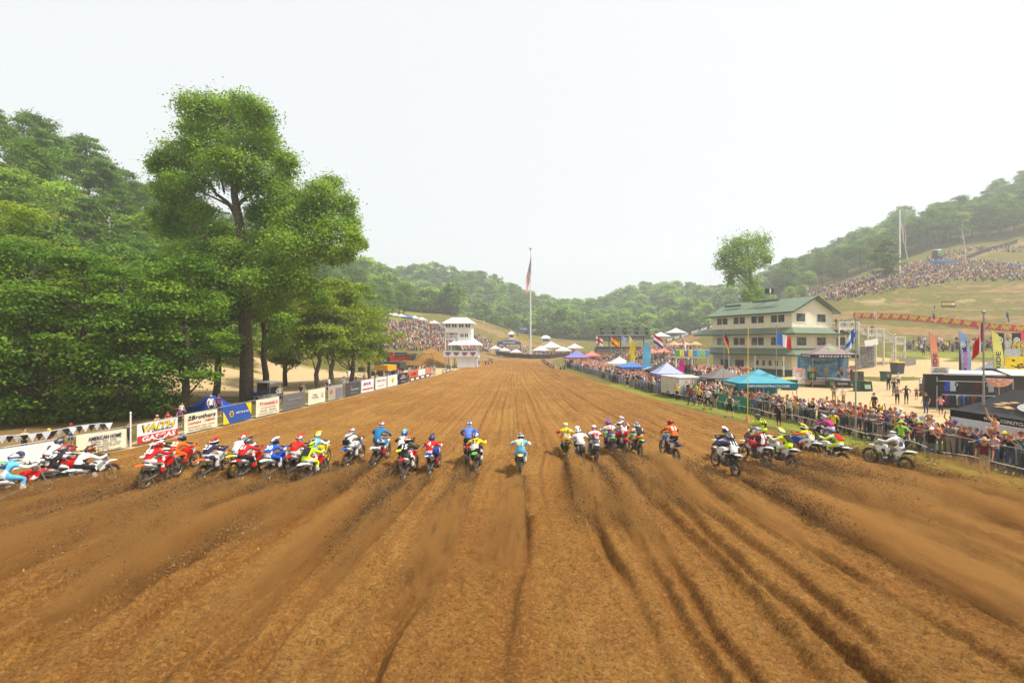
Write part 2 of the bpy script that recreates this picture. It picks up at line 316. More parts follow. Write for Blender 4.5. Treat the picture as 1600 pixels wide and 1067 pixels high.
def zt(x, y):
    """terrain height in metres"""
    x = np.asarray(x, float); y = np.asarray(y, float); q = np.stack([x.ravel(), y.ravel()], 1) / 100.0
    z = np.empty(len(q))
    for i in range(0, len(q), 20000): z[i:i + 20000] = np.linalg.norm(q[i:i + 20000, None] - cx[None], axis=2) @ sol[:n_] + sol[n_]
    z = z.reshape(x.shape)
    l = interp(LEFT, y) - 9; r = interp(FENCE_R, np.minimum(y, 112)) + 16 - 11 * sstep(70, 95, y)
    far = np.maximum(np.maximum(l - x, x - r), np.maximum((y - 128) * 0.6, 0)); wgt = sstep(0, 16, far)
    z = z * wgt + np.clip(wgt * 4, 0, 1) * (0.12 * fbm(x / 7, y / 7, 3, 5) + 0.25 * sstep(20, 60, far) * fbm(x / 18, y / 18, 4, 9))
    # eroded terraces on the grass slope
    e = sstep(3, 9, z) * sstep(120, 60, np.abs(x - 110)) * sstep(95, 105, y) * sstep(170, 150, y)
    z = z + e * 0.55 * np.abs(fbm(x / 16, y / 16 + z / 5, 3, 21))
    return z
def zt1(x, y): return float(zt(np.array([x]), np.array([y]))[0])
def in_track(x, y, m=0.0):
    return np.minimum(x - interp(LEFT, y), interp(RIGHT, y) - x) - m
gx = np.concatenate([np.arange(-330, -120, 9), np.arange(-120, -40, 2.6), np.arange(-40, -28, 1.2), np.arange(-28, 26, 0.8), np.arange(26, 60, 0.9), np.arange(60, 200, 1.7), np.arange(200, 470, 8)])
gy = np.concatenate([np.arange(-45, 4, 3.5), np.arange(4, 70, 0.8), np.arange(70, 210, 1.4), np.arange(210, 300, 3), np.arange(300, 600, 8)])
X, Y = np.meshgrid(gx, gy); Z = zt(X, Y)
it = in_track(X, Y); Z = np.where(Y < 200, Z - 0.55 * sstep(0.6, 2.2, it), Z)
ny, nx = X.shape
idx = np.arange(ny * nx).reshape(ny, nx)
faces = np.stack([idx[:-1, :-1], idx[:-1, 1:], idx[1:, 1:], idx[1:, :-1]], -1).reshape(-1, 4)
# surface zones in plan: r = bare tan gravel, g = brown dirt, b = lush green
U = U0 + F * X / np.maximum(Y, 3); V = V0 - F * (Z - H) / np.maximum(Y, 3)
fr = interp(FENCE_R, np.minimum(Y, 112)); nz = fbm(X / 3, Y / 3, 4, 40); nb = fbm(X / 14, Y / 14, 4, 50)
grav = sstep(2.0, 5.0, X - fr + 2 * nz) * sstep(120, 96, Y) * sstep(78, 60, X + 4 * nz) * sstep(86, 80, Y + 4 * nz - 0.2 * (X - 40))
grav *= 1 - sstep(0.4, 1, np.exp(-((X - 52) / 9) ** 2 - ((Y - 66) / 7) ** 2) + 0.2 * nz)
grav *= sstep(20, 27, Y + nz * 2)
lroad = sstep(3.2, 1.2, np.abs(X - (-27 - 3.0 * np.sin(Y / 17.0) - 0.0 * Y)) + nz) * sstep(4, 9, Y) * sstep(118, 105, Y)
lroad = np.maximum(lroad, sstep(7, 4, np.hypot(X + 21, (Y - 92) * 0.5) + nz)); lroad = np.maximum(lroad, sstep(2.2, 0.8, np.abs(X - interp(LEFT, Y)) + 0.5 * nz) * (Y < 112))
lroad = np.maximum(lroad, sstep(1.6, 0.8, np.abs(V - (557 + (690 - U) * 0.07)) + 0.2 * nz) * (U > 600) * (U < 700) * (Y < 160) * (Y > 90))
tan = np.maximum(grav, lroad); tan = np.maximum(tan, .75 * sstep(-48, -42, X + 3 * nz) * sstep(-24, -27, X) * sstep(33, 40, Y + 3 * nz) * sstep(95, 80, Y))
tan = np.maximum(tan, sstep(0.52, 0.75, nz * 0.5 + 0.5) * 0.45 * (Y > 92) * (Y < 160) * (X > 70) * sstep(448, 458, V) * sstep(500, 470, V))
brown = np.zeros_like(X)
brown = np.maximum(brown, sstep(5, 3, np.abs(V - (514 + (U - 1400) * 0.045) + 3 * nz)) * (U > 1330) * (Y > 70) * (Y < 150))
brown = np.maximum(brown, sstep(12, 6, np.abs(V - (547 - (U - 1030) * 0.4) + 3)) * (U > 1010) * (U < 1135) * (Y > 125) * (Y < 200))
brown = np.maximum(brown, sstep(5, 3, np.abs(V - (508 + (U - 740) * 0.33) + 2 * nz)) * (U > 735) * (U < 860) * (Y > 165) * (Y < 280))
brown = np.maximum(brown, sstep(5, 3, np.abs(V - (540 - (U - 740) * 0.02) + 4 * nz)) * (U > 735) * (U < 900) * (Y > 150) * (Y < 270))
brown = np.maximum(brown, sstep(4, 2, np.abs(V - (497 + (U - 740) * 0.2) + nz)) * (U > 730) * (U < 830) * (Y > 200) * (Y < 300))
brown = np.maximum(brown, sstep(5, 3, np.abs(V - (404 - (U - 1500) * 0.25) + 2 * nz)) * (U > 1465) * (Y > 150) * (Y < 230))
brown = np.maximum(brown, sstep(0, 1.5, in_track(X, Y, -3)) * (Y > 100) * np.maximum(Y < 150, V > 544))
shade = sstep(-25.5, -27.5, X + nz) * sstep(-50, -46, X) * sstep(14, 20, Y) * sstep(52, 46, Y); brown = np.maximum(brown, .8 * shade)  # brown soil and leaf litter on the ground under the fence trees
streak = sstep(0, .6, 1 - 2.6 * np.abs(fbm(X / 26, Z / 1.6 + Y / 70, 3, 71))) * (Y > 95) * (Y < 172) * (X > 60) * sstep(4, 8, Z)
brown = np.maximum(brown, .75 * streak)
lush = sstep(0.1, 0.5, nb + 0.3) * sstep(2.5, 0.5, np.abs(X - fr + 1.2)) * (Y < 115) * 0.7
lush = np.maximum(lush, sstep(6, 3, np.abs(V - 554 + 3 * nz)) * (U > 1390) * (U < 1640) * (Y > 62) * (Y < 100))
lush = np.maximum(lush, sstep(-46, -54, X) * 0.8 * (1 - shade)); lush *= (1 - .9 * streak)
me = np_mesh('ground', np.stack([X, Y, Z], -1).reshape(-1, 3), faces, smooth=True)
vcol(me, 'zone', np.stack([np.clip(tan, 0, 1), np.clip(brown, 0, 1), np.clip(lush, 0, 1)], -1).reshape(-1, 3))
m, t, b = newmat('ground_cover')
at = node(t, 'ShaderNodeAttribute', attribute_name='zone'); sp = node(t, 'ShaderNodeSeparateColor'); t.links.new(at.outputs['Color'], sp.inputs[0])
n1 = noisen(t, 0.5, 6, 0.65); n2 = noisen(t, 4.0, 5, 0.7); n3 = noisen(t, 0.07, 4, 0.6)
grass = mixc(t, ramp(t, n1, [(0.38, 0.0), (0.62, 1.0)]), srgb(84, 86, 36), srgb(128, 110, 60))
grass = mixc(t, ramp(t, n3, [(0.45, 0.0), (0.62, 1.0)]), grass, srgb(104, 100, 44))
grass = mixc(t, ramp(t, n2, [(0.38, 0.8), (0.56, 0.0)]), grass, srgb(78, 74, 36))
lushc = mixc(t, ramp(t, n2, [(0.3, 0.0), (0.7, 1.0)]), srgb(84, 96, 30), srgb(142, 140, 60))
tanc = mixc(t, ramp(t, n2, [(0.3, 0.0), (0.7, 1.0)]), srgb(166, 138, 98), srgb(196, 172, 132))
brc = mixc(t, ramp(t, n1, [(0.3, 0.0), (0.7, 1.0)]), srgb(104, 84, 52), srgb(148, 120, 78))
def soft(sock):
    mm = node(t, 'ShaderNodeMath', operation='ADD'); t.links.new(sock, mm.inputs[0])
    m2 = node(t, 'ShaderNodeMath', operation='MULTIPLY_ADD'); t.links.new(n2, m2.inputs[0]); m2.inputs[1].default_value = 0.7; m2.inputs[2].default_value = -0.35
    t.links.new(m2.outputs[0], mm.inputs[1]); return ramp(t, mm.outputs[0], [(0.35, 0.0), (0.6, 1.0)])
c = mixc(t, soft(sp.outputs[2]), grass, lushc); c = mixc(t, soft(sp.outputs[0]), c, tanc); c = mixc(t, soft(sp.outputs[1]), c, brc)
t.links.new(c, b.inputs['Base Color']); b.inputs['Roughness'].default_value = 0.95; b.inputs['Specular IOR Level'].default_value = 0.1
bp = node(t, 'ShaderNodeBump'); bp.inputs['Strength'].default_value = 0.6; bp.inputs['Distance'].default_value = 0.12
t.links.new(n2, bp.inputs['Height']); t.links.new(bp.outputs[0], b.inputs['Normal'])
me.materials.append(m); ground = link('ground', me, kind='structure')
# ------------------------------------------------------------------ the dirt straight with its ruts
def relief(x, y, detail=True):
    """height and freshly dug share of the dirt straight"""
    l = interp(LEFT, y); r = interp(RIGHT, y); s = (x - l) / (r - l)
    fresh = np.zeros_like(x); z = np.zeros_like(x)
    rag = 0.55 + 0.45 * (fbm(x / 0.35, y / 0.35, 2, 14) if detail else 0.3)
    for p, bk in BPOS:
        k = math.tan(R(bk[2])) * 0.55
        q1 = math.sin(p.x * 12.9898) * 43758.5453 % 1.0; q2 = math.sin(p.x * 78.233) * 43758.5453 % 1.0; am = 0.75 + 0.5 * q1; wd = 0.8 + 0.7 * q2
        xc = p.x + k * (y - p.y) + (0.04 + 0.14 * q2) * np.sin(y * (0.35 + 0.5 * q1) + p.x * 3) + 0.03 * np.sin(y * 2.3 + p.x)
        on = sstep(p.y + 0.3, p.y - 0.8, y); d = x - xc; wv = 1 + 0.35 * np.sin(y * 1.1 + p.x * 5)
        am = am * (0.65 + 0.5 * vn(y / 2.0, 0 * y + p.x, 12)); d = d / wd
        z += on * am * (-0.19 * np.exp(-(d / 0.14) ** 4) + rag * ((0.05 + 0.09 * q2) * wv * np.exp(-((d - 0.30) / 0.13) ** 2) + (0.13 - 0.09 * q2) * np.exp(-((d + 0.30) / 0.13) ** 2)) + 0.05 * np.exp(-(d / 0.6) ** 2))
        z -= 0.05 * np.exp(-(d / 0.10) ** 2) * (1 - on) * sstep(p.y + 60, p.y, y) * 0.7
        fresh = np.maximum(fresh, on * np.exp(-((d - .1 * (q2 - .5)) / (0.36 + .22 * q1)) ** 2) * (.75 + .25 * vn(y / 1.4, 0 * y + p.x, 31)))
    lines = fbm(s * 70 + 0.5 * np.sin(y / 9), y / 40.0, 4, 77, 0.75)
    z += 0.045 * lines * sstep(10, 20, y) + 0.02 * lines
    z += 0.05 * fbm(x / 2.2, y / 5.0, 3, 60) + 0.03 * vn(x / 0.9, y / 2.5, 66)
    if detail:
        rough = 1 - 0.75 * fresh
        c1 = fbm(x / 0.30, y / 0.22, 3, 90, 0.6); c2 = np.maximum(0, vn(x / 0.13, y / 0.10, 95) - 0.25)
        patch = 0.45 + 0.55 * sstep(-0.3, 0.4, fbm(x / 1.7, y / 2.2, 2, 99))
        z += rough * patch * (0.042 * c1 + 0.085 * c2 + 0.02 * vn(x / 0.07, y / 0.06, 97))
    e = np.minimum(x - l, r - x); z = z * sstep(0.0, 1.4, e) + 0.012 + 0.10 * sstep(0, 0.5, e) * sstep(2.2, 0.6, e)
    return z, fresh, lines
def rel1(x, y): return float(relief(np.array([x]), np.array([y]), False)[0][0])
vv = np.concatenate([np.linspace(1190, 760, 330), np.linspace(759, 640, 130), np.linspace(639.2, 575, 100), np.linspace(574.5, 556.5, 45)])
yy = F * H / (vv - V0)
NC = 540; ss = np.linspace(0, 1, NC)
lo = np.maximum(interp(LEFT, yy), -1.28 * yy - 2.5); hi = np.minimum(interp(RIGHT, yy), 1.22 * yy + 2.5)
TX = lo[:, None] + (hi - lo)[:, None] * ss[None]; TY = np.repeat(yy[:, None], NC, 1)
TZ, fresh, lines = relief(TX, TY)
idx = np.arange(TX.size).reshape(TX.shape)
faces = np.stack([idx[:-1, :-1], idx[:-1, 1:], idx[1:, 1:], idx[1:, :-1]], -1).reshape(-1, 4)
me = np_mesh('dirt_track', np.stack([TX, TY, TZ], -1).reshape(-1, 3), faces, smooth=True)
dry = sstep(-0.25, 0.5, fbm(TX / 2.6, TY / 3.4, 4, 33)); dl = sstep(-0.3, 0.6, lines)
vcol(me, 'soil', np.stack([fresh, dry, dl], -1).reshape(-1, 3))
m, t, b = newmat('track_soil')
at = node(t, 'ShaderNodeAttribute', attribute_name='soil'); sp = node(t, 'ShaderNodeSeparateColor'); t.links.new(at.outputs['Color'], sp.inputs[0])
n1 = noisen(t, 2.2, 8, 0.72); n2 = noisen(t, 13.0, 8, 0.8); n3 = noisen(t, 0.22, 4, 0.6)
base = mixc(t, ramp(t, n1, [(0.33, 0.0), (0.66, 1.0)]), srgb(114, 76, 32), srgb(164, 121, 61))
base = mixc(t, sp.outputs[1], base, mixc(t, n1, srgb(142, 98, 45), srgb(180, 137, 72)))
base = mixc(t, ramp(t, n3, [(0.4, 0.0), (0.62, 0.55)]), base, srgb(151, 110, 49))
m1 = node(t, 'ShaderNodeMath', operation='MULTIPLY'); t.links.new(sp.outputs[2], m1.inputs[0]); m1.inputs[1].default_value = 0.42
base = mixc(t, m1.outputs[0], base, srgb(140, 89, 40))
base = mixc(t, sp.outputs[0], base, mixc(t, n2, srgb(83, 48, 13), srgb(116, 76, 26)))
base = mixc(t, ramp(t, n2, [(0.38, 0.85), (0.50, 0.0)]), base, srgb(79, 49, 20))
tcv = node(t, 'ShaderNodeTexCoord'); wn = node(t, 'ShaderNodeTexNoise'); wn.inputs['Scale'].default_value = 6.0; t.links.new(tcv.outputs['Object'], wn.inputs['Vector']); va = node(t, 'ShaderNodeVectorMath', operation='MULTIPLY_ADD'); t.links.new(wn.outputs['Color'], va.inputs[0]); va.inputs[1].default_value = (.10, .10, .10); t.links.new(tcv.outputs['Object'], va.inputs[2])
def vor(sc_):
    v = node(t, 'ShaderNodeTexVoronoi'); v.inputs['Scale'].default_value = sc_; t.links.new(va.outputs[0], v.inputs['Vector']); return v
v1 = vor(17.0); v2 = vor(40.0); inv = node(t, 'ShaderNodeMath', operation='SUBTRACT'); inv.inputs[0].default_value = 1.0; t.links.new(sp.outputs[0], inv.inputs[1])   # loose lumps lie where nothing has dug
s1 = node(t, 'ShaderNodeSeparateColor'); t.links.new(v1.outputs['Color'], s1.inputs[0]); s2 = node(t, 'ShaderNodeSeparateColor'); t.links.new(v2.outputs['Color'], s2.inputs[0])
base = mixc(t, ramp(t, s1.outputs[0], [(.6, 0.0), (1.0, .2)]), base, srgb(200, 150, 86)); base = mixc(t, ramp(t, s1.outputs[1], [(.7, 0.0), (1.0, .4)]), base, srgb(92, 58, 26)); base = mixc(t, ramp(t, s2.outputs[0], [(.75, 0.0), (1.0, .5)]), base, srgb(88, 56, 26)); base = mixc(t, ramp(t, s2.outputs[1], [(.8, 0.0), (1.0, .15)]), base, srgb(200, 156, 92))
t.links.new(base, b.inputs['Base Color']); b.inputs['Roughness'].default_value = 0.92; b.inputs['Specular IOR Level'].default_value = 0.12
bp = node(t, 'ShaderNodeBump'); bp.inputs['Strength'].default_value = 1.0; bp.inputs['Distance'].default_value = 0.09
ad0 = node(t, 'ShaderNodeMath', operation='MULTIPLY_ADD'); t.links.new(n2, ad0.inputs[0]); ad0.inputs[1].default_value = 0.8; t.links.new(n1, ad0.inputs[2])
ad1 = node(t, 'ShaderNodeMath', operation='MULTIPLY_ADD'); t.links.new(v1.outputs['Distance'], ad1.inputs[0]); ad1.inputs[1].default_value = -0.22; t.links.new(ad0.outputs[0], ad1.inputs[2])
ad = node(t, 'ShaderNodeMath', operation='MULTIPLY_ADD'); t.links.new(v2.outputs['Distance'], ad.inputs[0]); ad.inputs[1].default_value = -0.22; t.links.new(ad1.outputs[0], ad.inputs[2])
hm_ = node(t, 'ShaderNodeMath', operation='MULTIPLY_ADD'); t.links.new(inv.outputs[0], hm_.inputs[0]); hm_.inputs[1].default_value = .7; hm_.inputs[2].default_value = .3; hx = node(t, 'ShaderNodeMath', operation='MULTIPLY'); t.links.new(ad.outputs[0], hx.inputs[0]); t.links.new(hm_.outputs[0], hx.inputs[1]); t.links.new(hx.outputs[0], bp.inputs['Height']); t.links.new(bp.outputs[0], b.inputs['Normal'])
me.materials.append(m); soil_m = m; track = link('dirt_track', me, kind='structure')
# the haze that fades the far hills
def make_haze():
    mh = bpy.data.materials.new('haze'); mh.use_nodes = True; t = mh.node_tree; t.nodes.clear()
    pv = t.nodes.new('ShaderNodeVolumePrincipled'); pv.inputs['Density'].default_value = 0.0008; pv.inputs['Color'].default_value = (0.92, 0.97, 1.0, 1); pv.inputs['Anisotropy'].default_value = 0.25
    o = t.nodes.new('ShaderNodeOutputMaterial'); t.links.new(pv.outputs[0], o.inputs['Volume'])
    MB().b2(-335, 475, -50, 605, -4, 128, mh).build('haze', kind='stuff', label='thin pale smoke haze filling the whole valley', cat='haze')
# ------------------------------------------------------------------ trees
def leaf_mat(name, ca, cb, cc, tr=0.4):
    m, t, b = newmat(name)
    gi = node(t, 'ShaderNodeNewGeometry'); oi = node(t, 'ShaderNodeObjectInfo')
    c = mixc(t, gi.outputs['Random Per Island'], ca, cb)
    n = noisen(t, 0.35, 3, 0.5)
    c = mixc(t, ramp(t, n, [(0.45, 0.0), (0.62, 0.75)]), c, cc); c = mixc(t, ramp(t, n, [(0.34, 0.6), (0.46, 0.0)]), c, [x * .7 for x in ca])  # leaf tone by clump: the crown's light and dark put into the colour
    c = mixc(t, oi.outputs['Random'], c, mixc(t, 0.4, c, [x * 0.55 for x in ca]))
    t.links.new(c, b.inputs['Base Color']); b.inputs['Roughness'].default_value = 0.6; b.inputs['Specular IOR Level'].default_value = 0.25
    trn = node(t, 'ShaderNodeBsdfTranslucent'); t.links.new(c, trn.inputs[0])
    ms = node(t, 'ShaderNodeMixShader'); ms.inputs[0].default_value = tr
    t.links.new(b.outputs[0], ms.inputs[1]); t.links.new(trn.outputs[0], ms.inputs[2]); t.links.new(ms.outputs[0], t.nodes['Material Output'].inputs[0])
    return m
leaf_a = leaf_mat('leaf_cottonwood', (0.18, 0.33, 0.026), (0.32, 0.50, 0.04), (0.44, 0.60, 0.05))
leaf_b = leaf_mat('leaf_dark', (0.07, 0.165, 0.012), (0.145, 0.275, 0.018), (0.24, 0.37, 0.024))
leaf_c = leaf_mat('leaf_yellow', (0.19, 0.29, 0.012), (0.33, 0.43, 0.018), (0.44, 0.52, 0.02))
leaf_d = leaf_mat('leaf_hill', (0.10, 0.21, 0.026), (0.18, 0.32, 0.036), (0.27, 0.41, 0.045))
bark = paint((0.11, 0.085, 0.06), 0.9, 0.3, 5, bump=0.5); bark_pale = paint((0.55, 0.52, 0.46), 0.8, 0.2, 5)
def leaves(cl, size, seed, shelf=0.0):
    """cl: rows of centre xyz, radii xyz, count -> verts, faces of single leaf faces spread through the clumps"""
    r_ = np.random.default_rng(seed); V_ = []
    for c in cl:
        n = int(c[6]); d = r_.normal(size=(n, 3)); d /= np.linalg.norm(d, axis=1)[:, None]
        up = r_.uniform(size=n) < shelf; d[up, 2] = np.abs(d[up, 2]) * .8
        rad = np.minimum(np.abs(r_.normal(0.70, 0.22, n)), 1.35) * np.where(r_.uniform(size=n) < .12, 1.45, 1.0)
        p = np.array(c[:3]) + d * rad[:, None] * np.array(c[3:6])
        nrm = d * 0.7 + r_.normal(size=(n, 3)) * 0.6 + np.array([0, 0, 0.75]); nrm /= np.linalg.norm(nrm, axis=1)[:, None]
        a = np.cross(nrm, r_.normal(size=(n, 3))); a /= np.linalg.norm(a, axis=1)[:, None]; b_ = np.cross(nrm, a)
        s = size * r_.uniform(0.6, 1.3, n)[:, None]
        V_.append(np.stack([p - a * s, p - b_ * s * 0.62 + nrm * s * 0.15, p + a * s, p + b_ * s * 0.62 + nrm * s * 0.15], 1).reshape(-1, 3))
    V_ = np.concatenate(V_); return V_, np.arange(len(V_)).reshape(-1, 4)
def limb(mb, a, b_, r0, r1, rr, n=6, seg=4, wob=0.08):
    a = Vector(a); b_ = Vector(b_); L = (b_ - a).length; pts = []
    for i in range(seg + 1):
        k = i / seg; p = a.lerp(b_, k)
        if 0 < i < seg: p += Vector((rr.uniform(-1, 1), rr.uniform(-1, 1), rr.uniform(-.3, 1))) * L * wob
        pts.append(p)
    mb.tube(pts, [r0 + (r1 - r0) * i / seg for i in range(seg + 1)], n); return pts
def tree_meshes(name, h, w, seed, nleaf, leaf, lm, trunk=0.22, low=0.2, squash=1.0, bm=bark, ncl=None, fork=1):
    """one tree kind: clumps spread over an uneven crown, limbs that reach into them"""
    rr = random.Random(seed); cl = []; mb = MB(); k = ncl or 34
    zc = h * (low + (1 - low) * 0.5); rz = h * (1 - low) * 0.5
    tops = []
    for i in range(k):
        th = rr.uniform(0, 2 * math.pi); cz = rr.uniform(-0.95, 1.0)
        rad = math.sqrt(max(0.0, 1 - cz * cz * 0.85)) * rr.uniform(0.45, 1.0) * (1.0 - 0.25 * max(0, cz))
        lob = 1 + 0.28 * math.sin(2 * th + seed) + 0.14 * math.sin(5 * th + 2 * seed + 3 * cz)
        p = Vector((math.cos(th) * rad * w / 2 * lob * 0.82, math.sin(th) * rad * w / 2 * lob * 0.82, zc + cz * rz * 0.86))
        rc = w * rr.uniform(0.07, 0.19)
        cl.append((p.x, p.y, p.z, rc * rr.uniform(.8, 1.5), rc * rr.uniform(.8, 1.5), rc * rr.uniform(.5, .85) * squash, nleaf / k)); tops.append(p)
    rs = [rr.uniform(-.04, .04) * h, rr.uniform(-.04, .04) * h]
    r0 = h * 0.017 + 0.06
    for f_ in range(fork):
        o = Vector((rr.uniform(-1, 1), rr.uniform(-1, 1), 0)) * (0.0 if fork == 1 else 0.04 * w)
        top = Vector((rs[0] + o.x * 3, rs[1] + o.y * 3, h * 0.86)); spine = limb(mb, o - Vector((0, 0, .4)), top, r0 * 1.15, r0 * 0.2, rr, 8, 6, 0.025)
        for p in rr.sample(tops, min(k, 14)):
            q = min(spine[1:-1], key=lambda s_: abs(s_.z - (p.z - 0.18 * h)))
            limb(mb, q, p, r0 * 0.32, r0 * 0.07, rr, 5, 3, 0.09)
    tm = mb.mesh('trunk'); tm.materials.append(bm)
    v_, f_ = leaves(cl, leaf, seed, .75); cm = np_mesh('crown', v_, f_, [lm])
    return tm, cm
def put_tree(name, ms, loc, s, rz, label, group=None, sz=None):
    o = empty(name, loc, rz, label, 'tree', group); o.scale = (s, s, sz or s)
    link('trunk', ms[0], o); link('crown', ms[1], o); return o
# the tall cottonwood behind the fence: clumps read off the photograph, spread in depth round the trunk
rr = random.Random(3); base = G(385, 627); D0 = base.y; pm = F / D0
hero = []
for u, v, ru, rv in [(300,170,26,22),(325,165,26,18),(352,168,24,16),(385,165,30,16),(405,185,28,24),(372,195,34,24),(330,195,34,22),(300,205,26,20),(340,228,40,26),(385,232,36,26),(415,222,28,20),
    (280,240,30,20),(258,248,22,13),(250,258,20,10),(300,262,36,20),(262,275,24,14),(345,265,40,24),(395,268,38,22),(430,250,30,20),(448,258,20,22),(440,290,26,20),(300,292,34,20),(262,300,26,18),(245,262,12,9),
    (410,300,34,24),(445,318,24,20),(290,322,34,18),(255,338,28,16),(305,350,44,18),(270,362,36,18),(340,365,36,18),(420,345,34,24),(455,350,34,26),(405,378,44,22),(455,385,40,26),(485,330,34,26),(500,300,28,18),(518,288,22,16),
    (510,325,34,24),(540,322,22,22),(548,350,18,20),(520,358,34,24),(490,368,36,26),(548,382,18,20),(535,398,20,14),(505,392,28,18),(553,372,12,20),(565,380,7,8),(475,408,34,20),(430,412,40,22),(520,404,6,12),(380,405,40,20),(330,395,40,20),(290,395,36,18),(455,432,34,20),(480,450,30,22),(500,470,22,18),(335,425,40,18),(405,440,40,20),(376,288,26,16),(425,328,24,18),(402,332,22,16),(468,310,20,14),(352,248,30,20),(318,240,26,18),(280,285,26,16),(320,330,24,12),(440,372,26,18),(360,385,28,14),(300,228,20,14),(410,205,22,16),(350,470,30,16),(422,472,30,18),(332,502,26,15),(442,502,26,16),(395,492,24,12),(360,532,22,12),(432,536,22,12)]:
    dy = rr.uniform(-1, 1) * 3.6; p = P(u, v, D0 + dy); k = 1 / pm
    hero.append((p.x - base.x, p.y - base.y, p.z, ru * k * 0.98, max(ru * k, 1.3) * rr.uniform(.8, 1.2), rv * k * 1.12, 500 + 2.6 * ru * rv))
v_, f_ = leaves(hero, 0.12, 3, .3); mb = MB()
def hp(u, v, dy=0.0): p = P(u, v, D0 + dy); return Vector((p.x - base.x, dy, p.z))
limb(mb, (0, 0, -.4), hp(384, 470), .62, .48, rr, 10, 4, .01); limb(mb, hp(384, 470), hp(372, 335), .48, .36, rr, 9, 4, .02); limb(mb, hp(372, 335), hp(362, 235), .36, .18, rr, 8, 4, .03); limb(mb, hp(362, 235), hp(345, 165), .18, .05, rr, 6, 3)
for a, b_, r0 in [((372, 345), (330, 290), .26), ((330, 290), (262, 255), .16), ((366, 260), (410, 190), .16), ((372, 320), (440, 260), .2), ((384, 440), (470, 380), .3), ((470, 380), (515, 300), .18), ((470, 380), (545, 370), .18), ((384, 430), (300, 350), .26), ((372, 330), (315, 300), .16), ((384, 480), (455, 430), .2), ((350, 300), (345, 240), .12), ((384, 470), (330, 410), .2)]:
    limb(mb, hp(*a), hp(*b_, rr.uniform(-2, 2)), r0, r0 * .35, rr, 6, 4, .05)
o = empty('cottonwood_tree', base, 0, 'tallest broad cottonwood tree rising above the sponsor fence', 'tree')
mb.build('trunk', bark, o); link('crown', np_mesh('crown', v_, f_, [leaf_a]), o)
# trees along the fence
NEAR = [  # u base, D, height, width, leaf, label
 (283, 34.5, 12.5, 9.5, leaf_b, 'dark green tree with leaning trunk beside the blue tarp', 2, .16),
 (205, 33.5, 11.8, 11.5, leaf_b, 'dense dark tree directly above the yellow lettered banner', 4, .0),
 (128, 33.0, 12.6, 12.0, leaf_b, 'dense dark tree directly above the cream lettered banner', 5, -.04),
 (48, 32.0, 13.2, 12.0, leaf_b, 'dense dark tree directly above the white wheel emblem banner', 6, -.04),
 (-40, 31.0, 13.5, 12.0, leaf_b, 'dense dark tree at the picture edge beyond the white banner', 7, -.04),
 (150, 41.0, 14.6, 9.0, leaf_c, 'yellowish round topped tree standing behind the dark fence trees', 8, .1),
 (30, 42.0, 16.2, 10.5, leaf_c, 'yellowish tree behind the dark trees near the picture edge', 9, .1),
 (240, 44.0, 14.8, 9.0, leaf_b, 'green tree filling the gap beside the tall cottonwood', 10, .1),
 (335, 43.0, 14.0, 8.0, leaf_b, 'spreading green tree right in front of the cottonwood trunk', 11, .22),
 (415, 49.0, 15.5, 8.5, leaf_c, 'flat topped yellowish tree with bare twigs at the cottonwood foot', 12, .45),
 (446, 60.0, 13.0, 9.5, leaf_c, 'small green tree between the cottonwood and the yellow trees', 13, .12),
 (497, 55.5, 13.0, 9.0, leaf_c, 'slim trunked tree first of the yellow green row', 14, .22),
 (520, 59.0, 14.2, 10.0, leaf_c, 'yellow green tree second along the row by fence banners', 15, .2),
 (548, 63.0, 14.2, 11.5, leaf_c, 'broad yellow green tree at the end of the fence row', 16, .12),
 (578, 70.0, 11.0, 8.0, leaf_c, 'lower yellow green tree nearest the parked machinery', 17, .22),
]
for u, D, h, wd, lm, lab, sd_, low in NEAR:
    ms = tree_meshes('fence_tree', h, wd, sd_ * 7 + 1, 15500 if D < 45 else 12000, 0.125 if D < 45 else 0.165, lm, low=low, ncl=40)
    x = (u - U0) * D / F; put_tree('fence_tree', ms, (x, D, zt1(x, D)), 1, 0, lab, 'trees along the sponsor fence')
# low brush under the fence trees
rb = random.Random(5)
for i in range(9):
    u = -30 + i * 32; D = 33.0 + rb.uniform(-1, 1.5); x = (u - U0) * D / F; cl = []
    for k in range(12): cl.append((rb.uniform(-2, 2), rb.uniform(-.8, .8), rb.uniform(.2, 1.3), .8, .7, .45, 200))
    v_, f_ = leaves(cl, 0.12, 50 + i)
    o = empty('bush', (x, D, zt1(x, D)), 0, ['first', 'second', 'third', 'fourth', 'fifth', 'sixth', 'seventh', 'eighth', 'last'][i] + ' dark leafy bush under the fence trees counting from the picture edge', 'bush', 'bushes under the fence trees')
    link('foliage', np_mesh('foliage', v_, f_, [leaf_b]), o)
    mb = MB()
    for k in range(5): limb(mb, (rb.uniform(-1, 1), 0, -.2), (rb.uniform(-1.8, 1.8), rb.uniform(-.5, .5), 1.8), .04, .012, rb, 5, 3)
    mb.build('stem', bark, o)
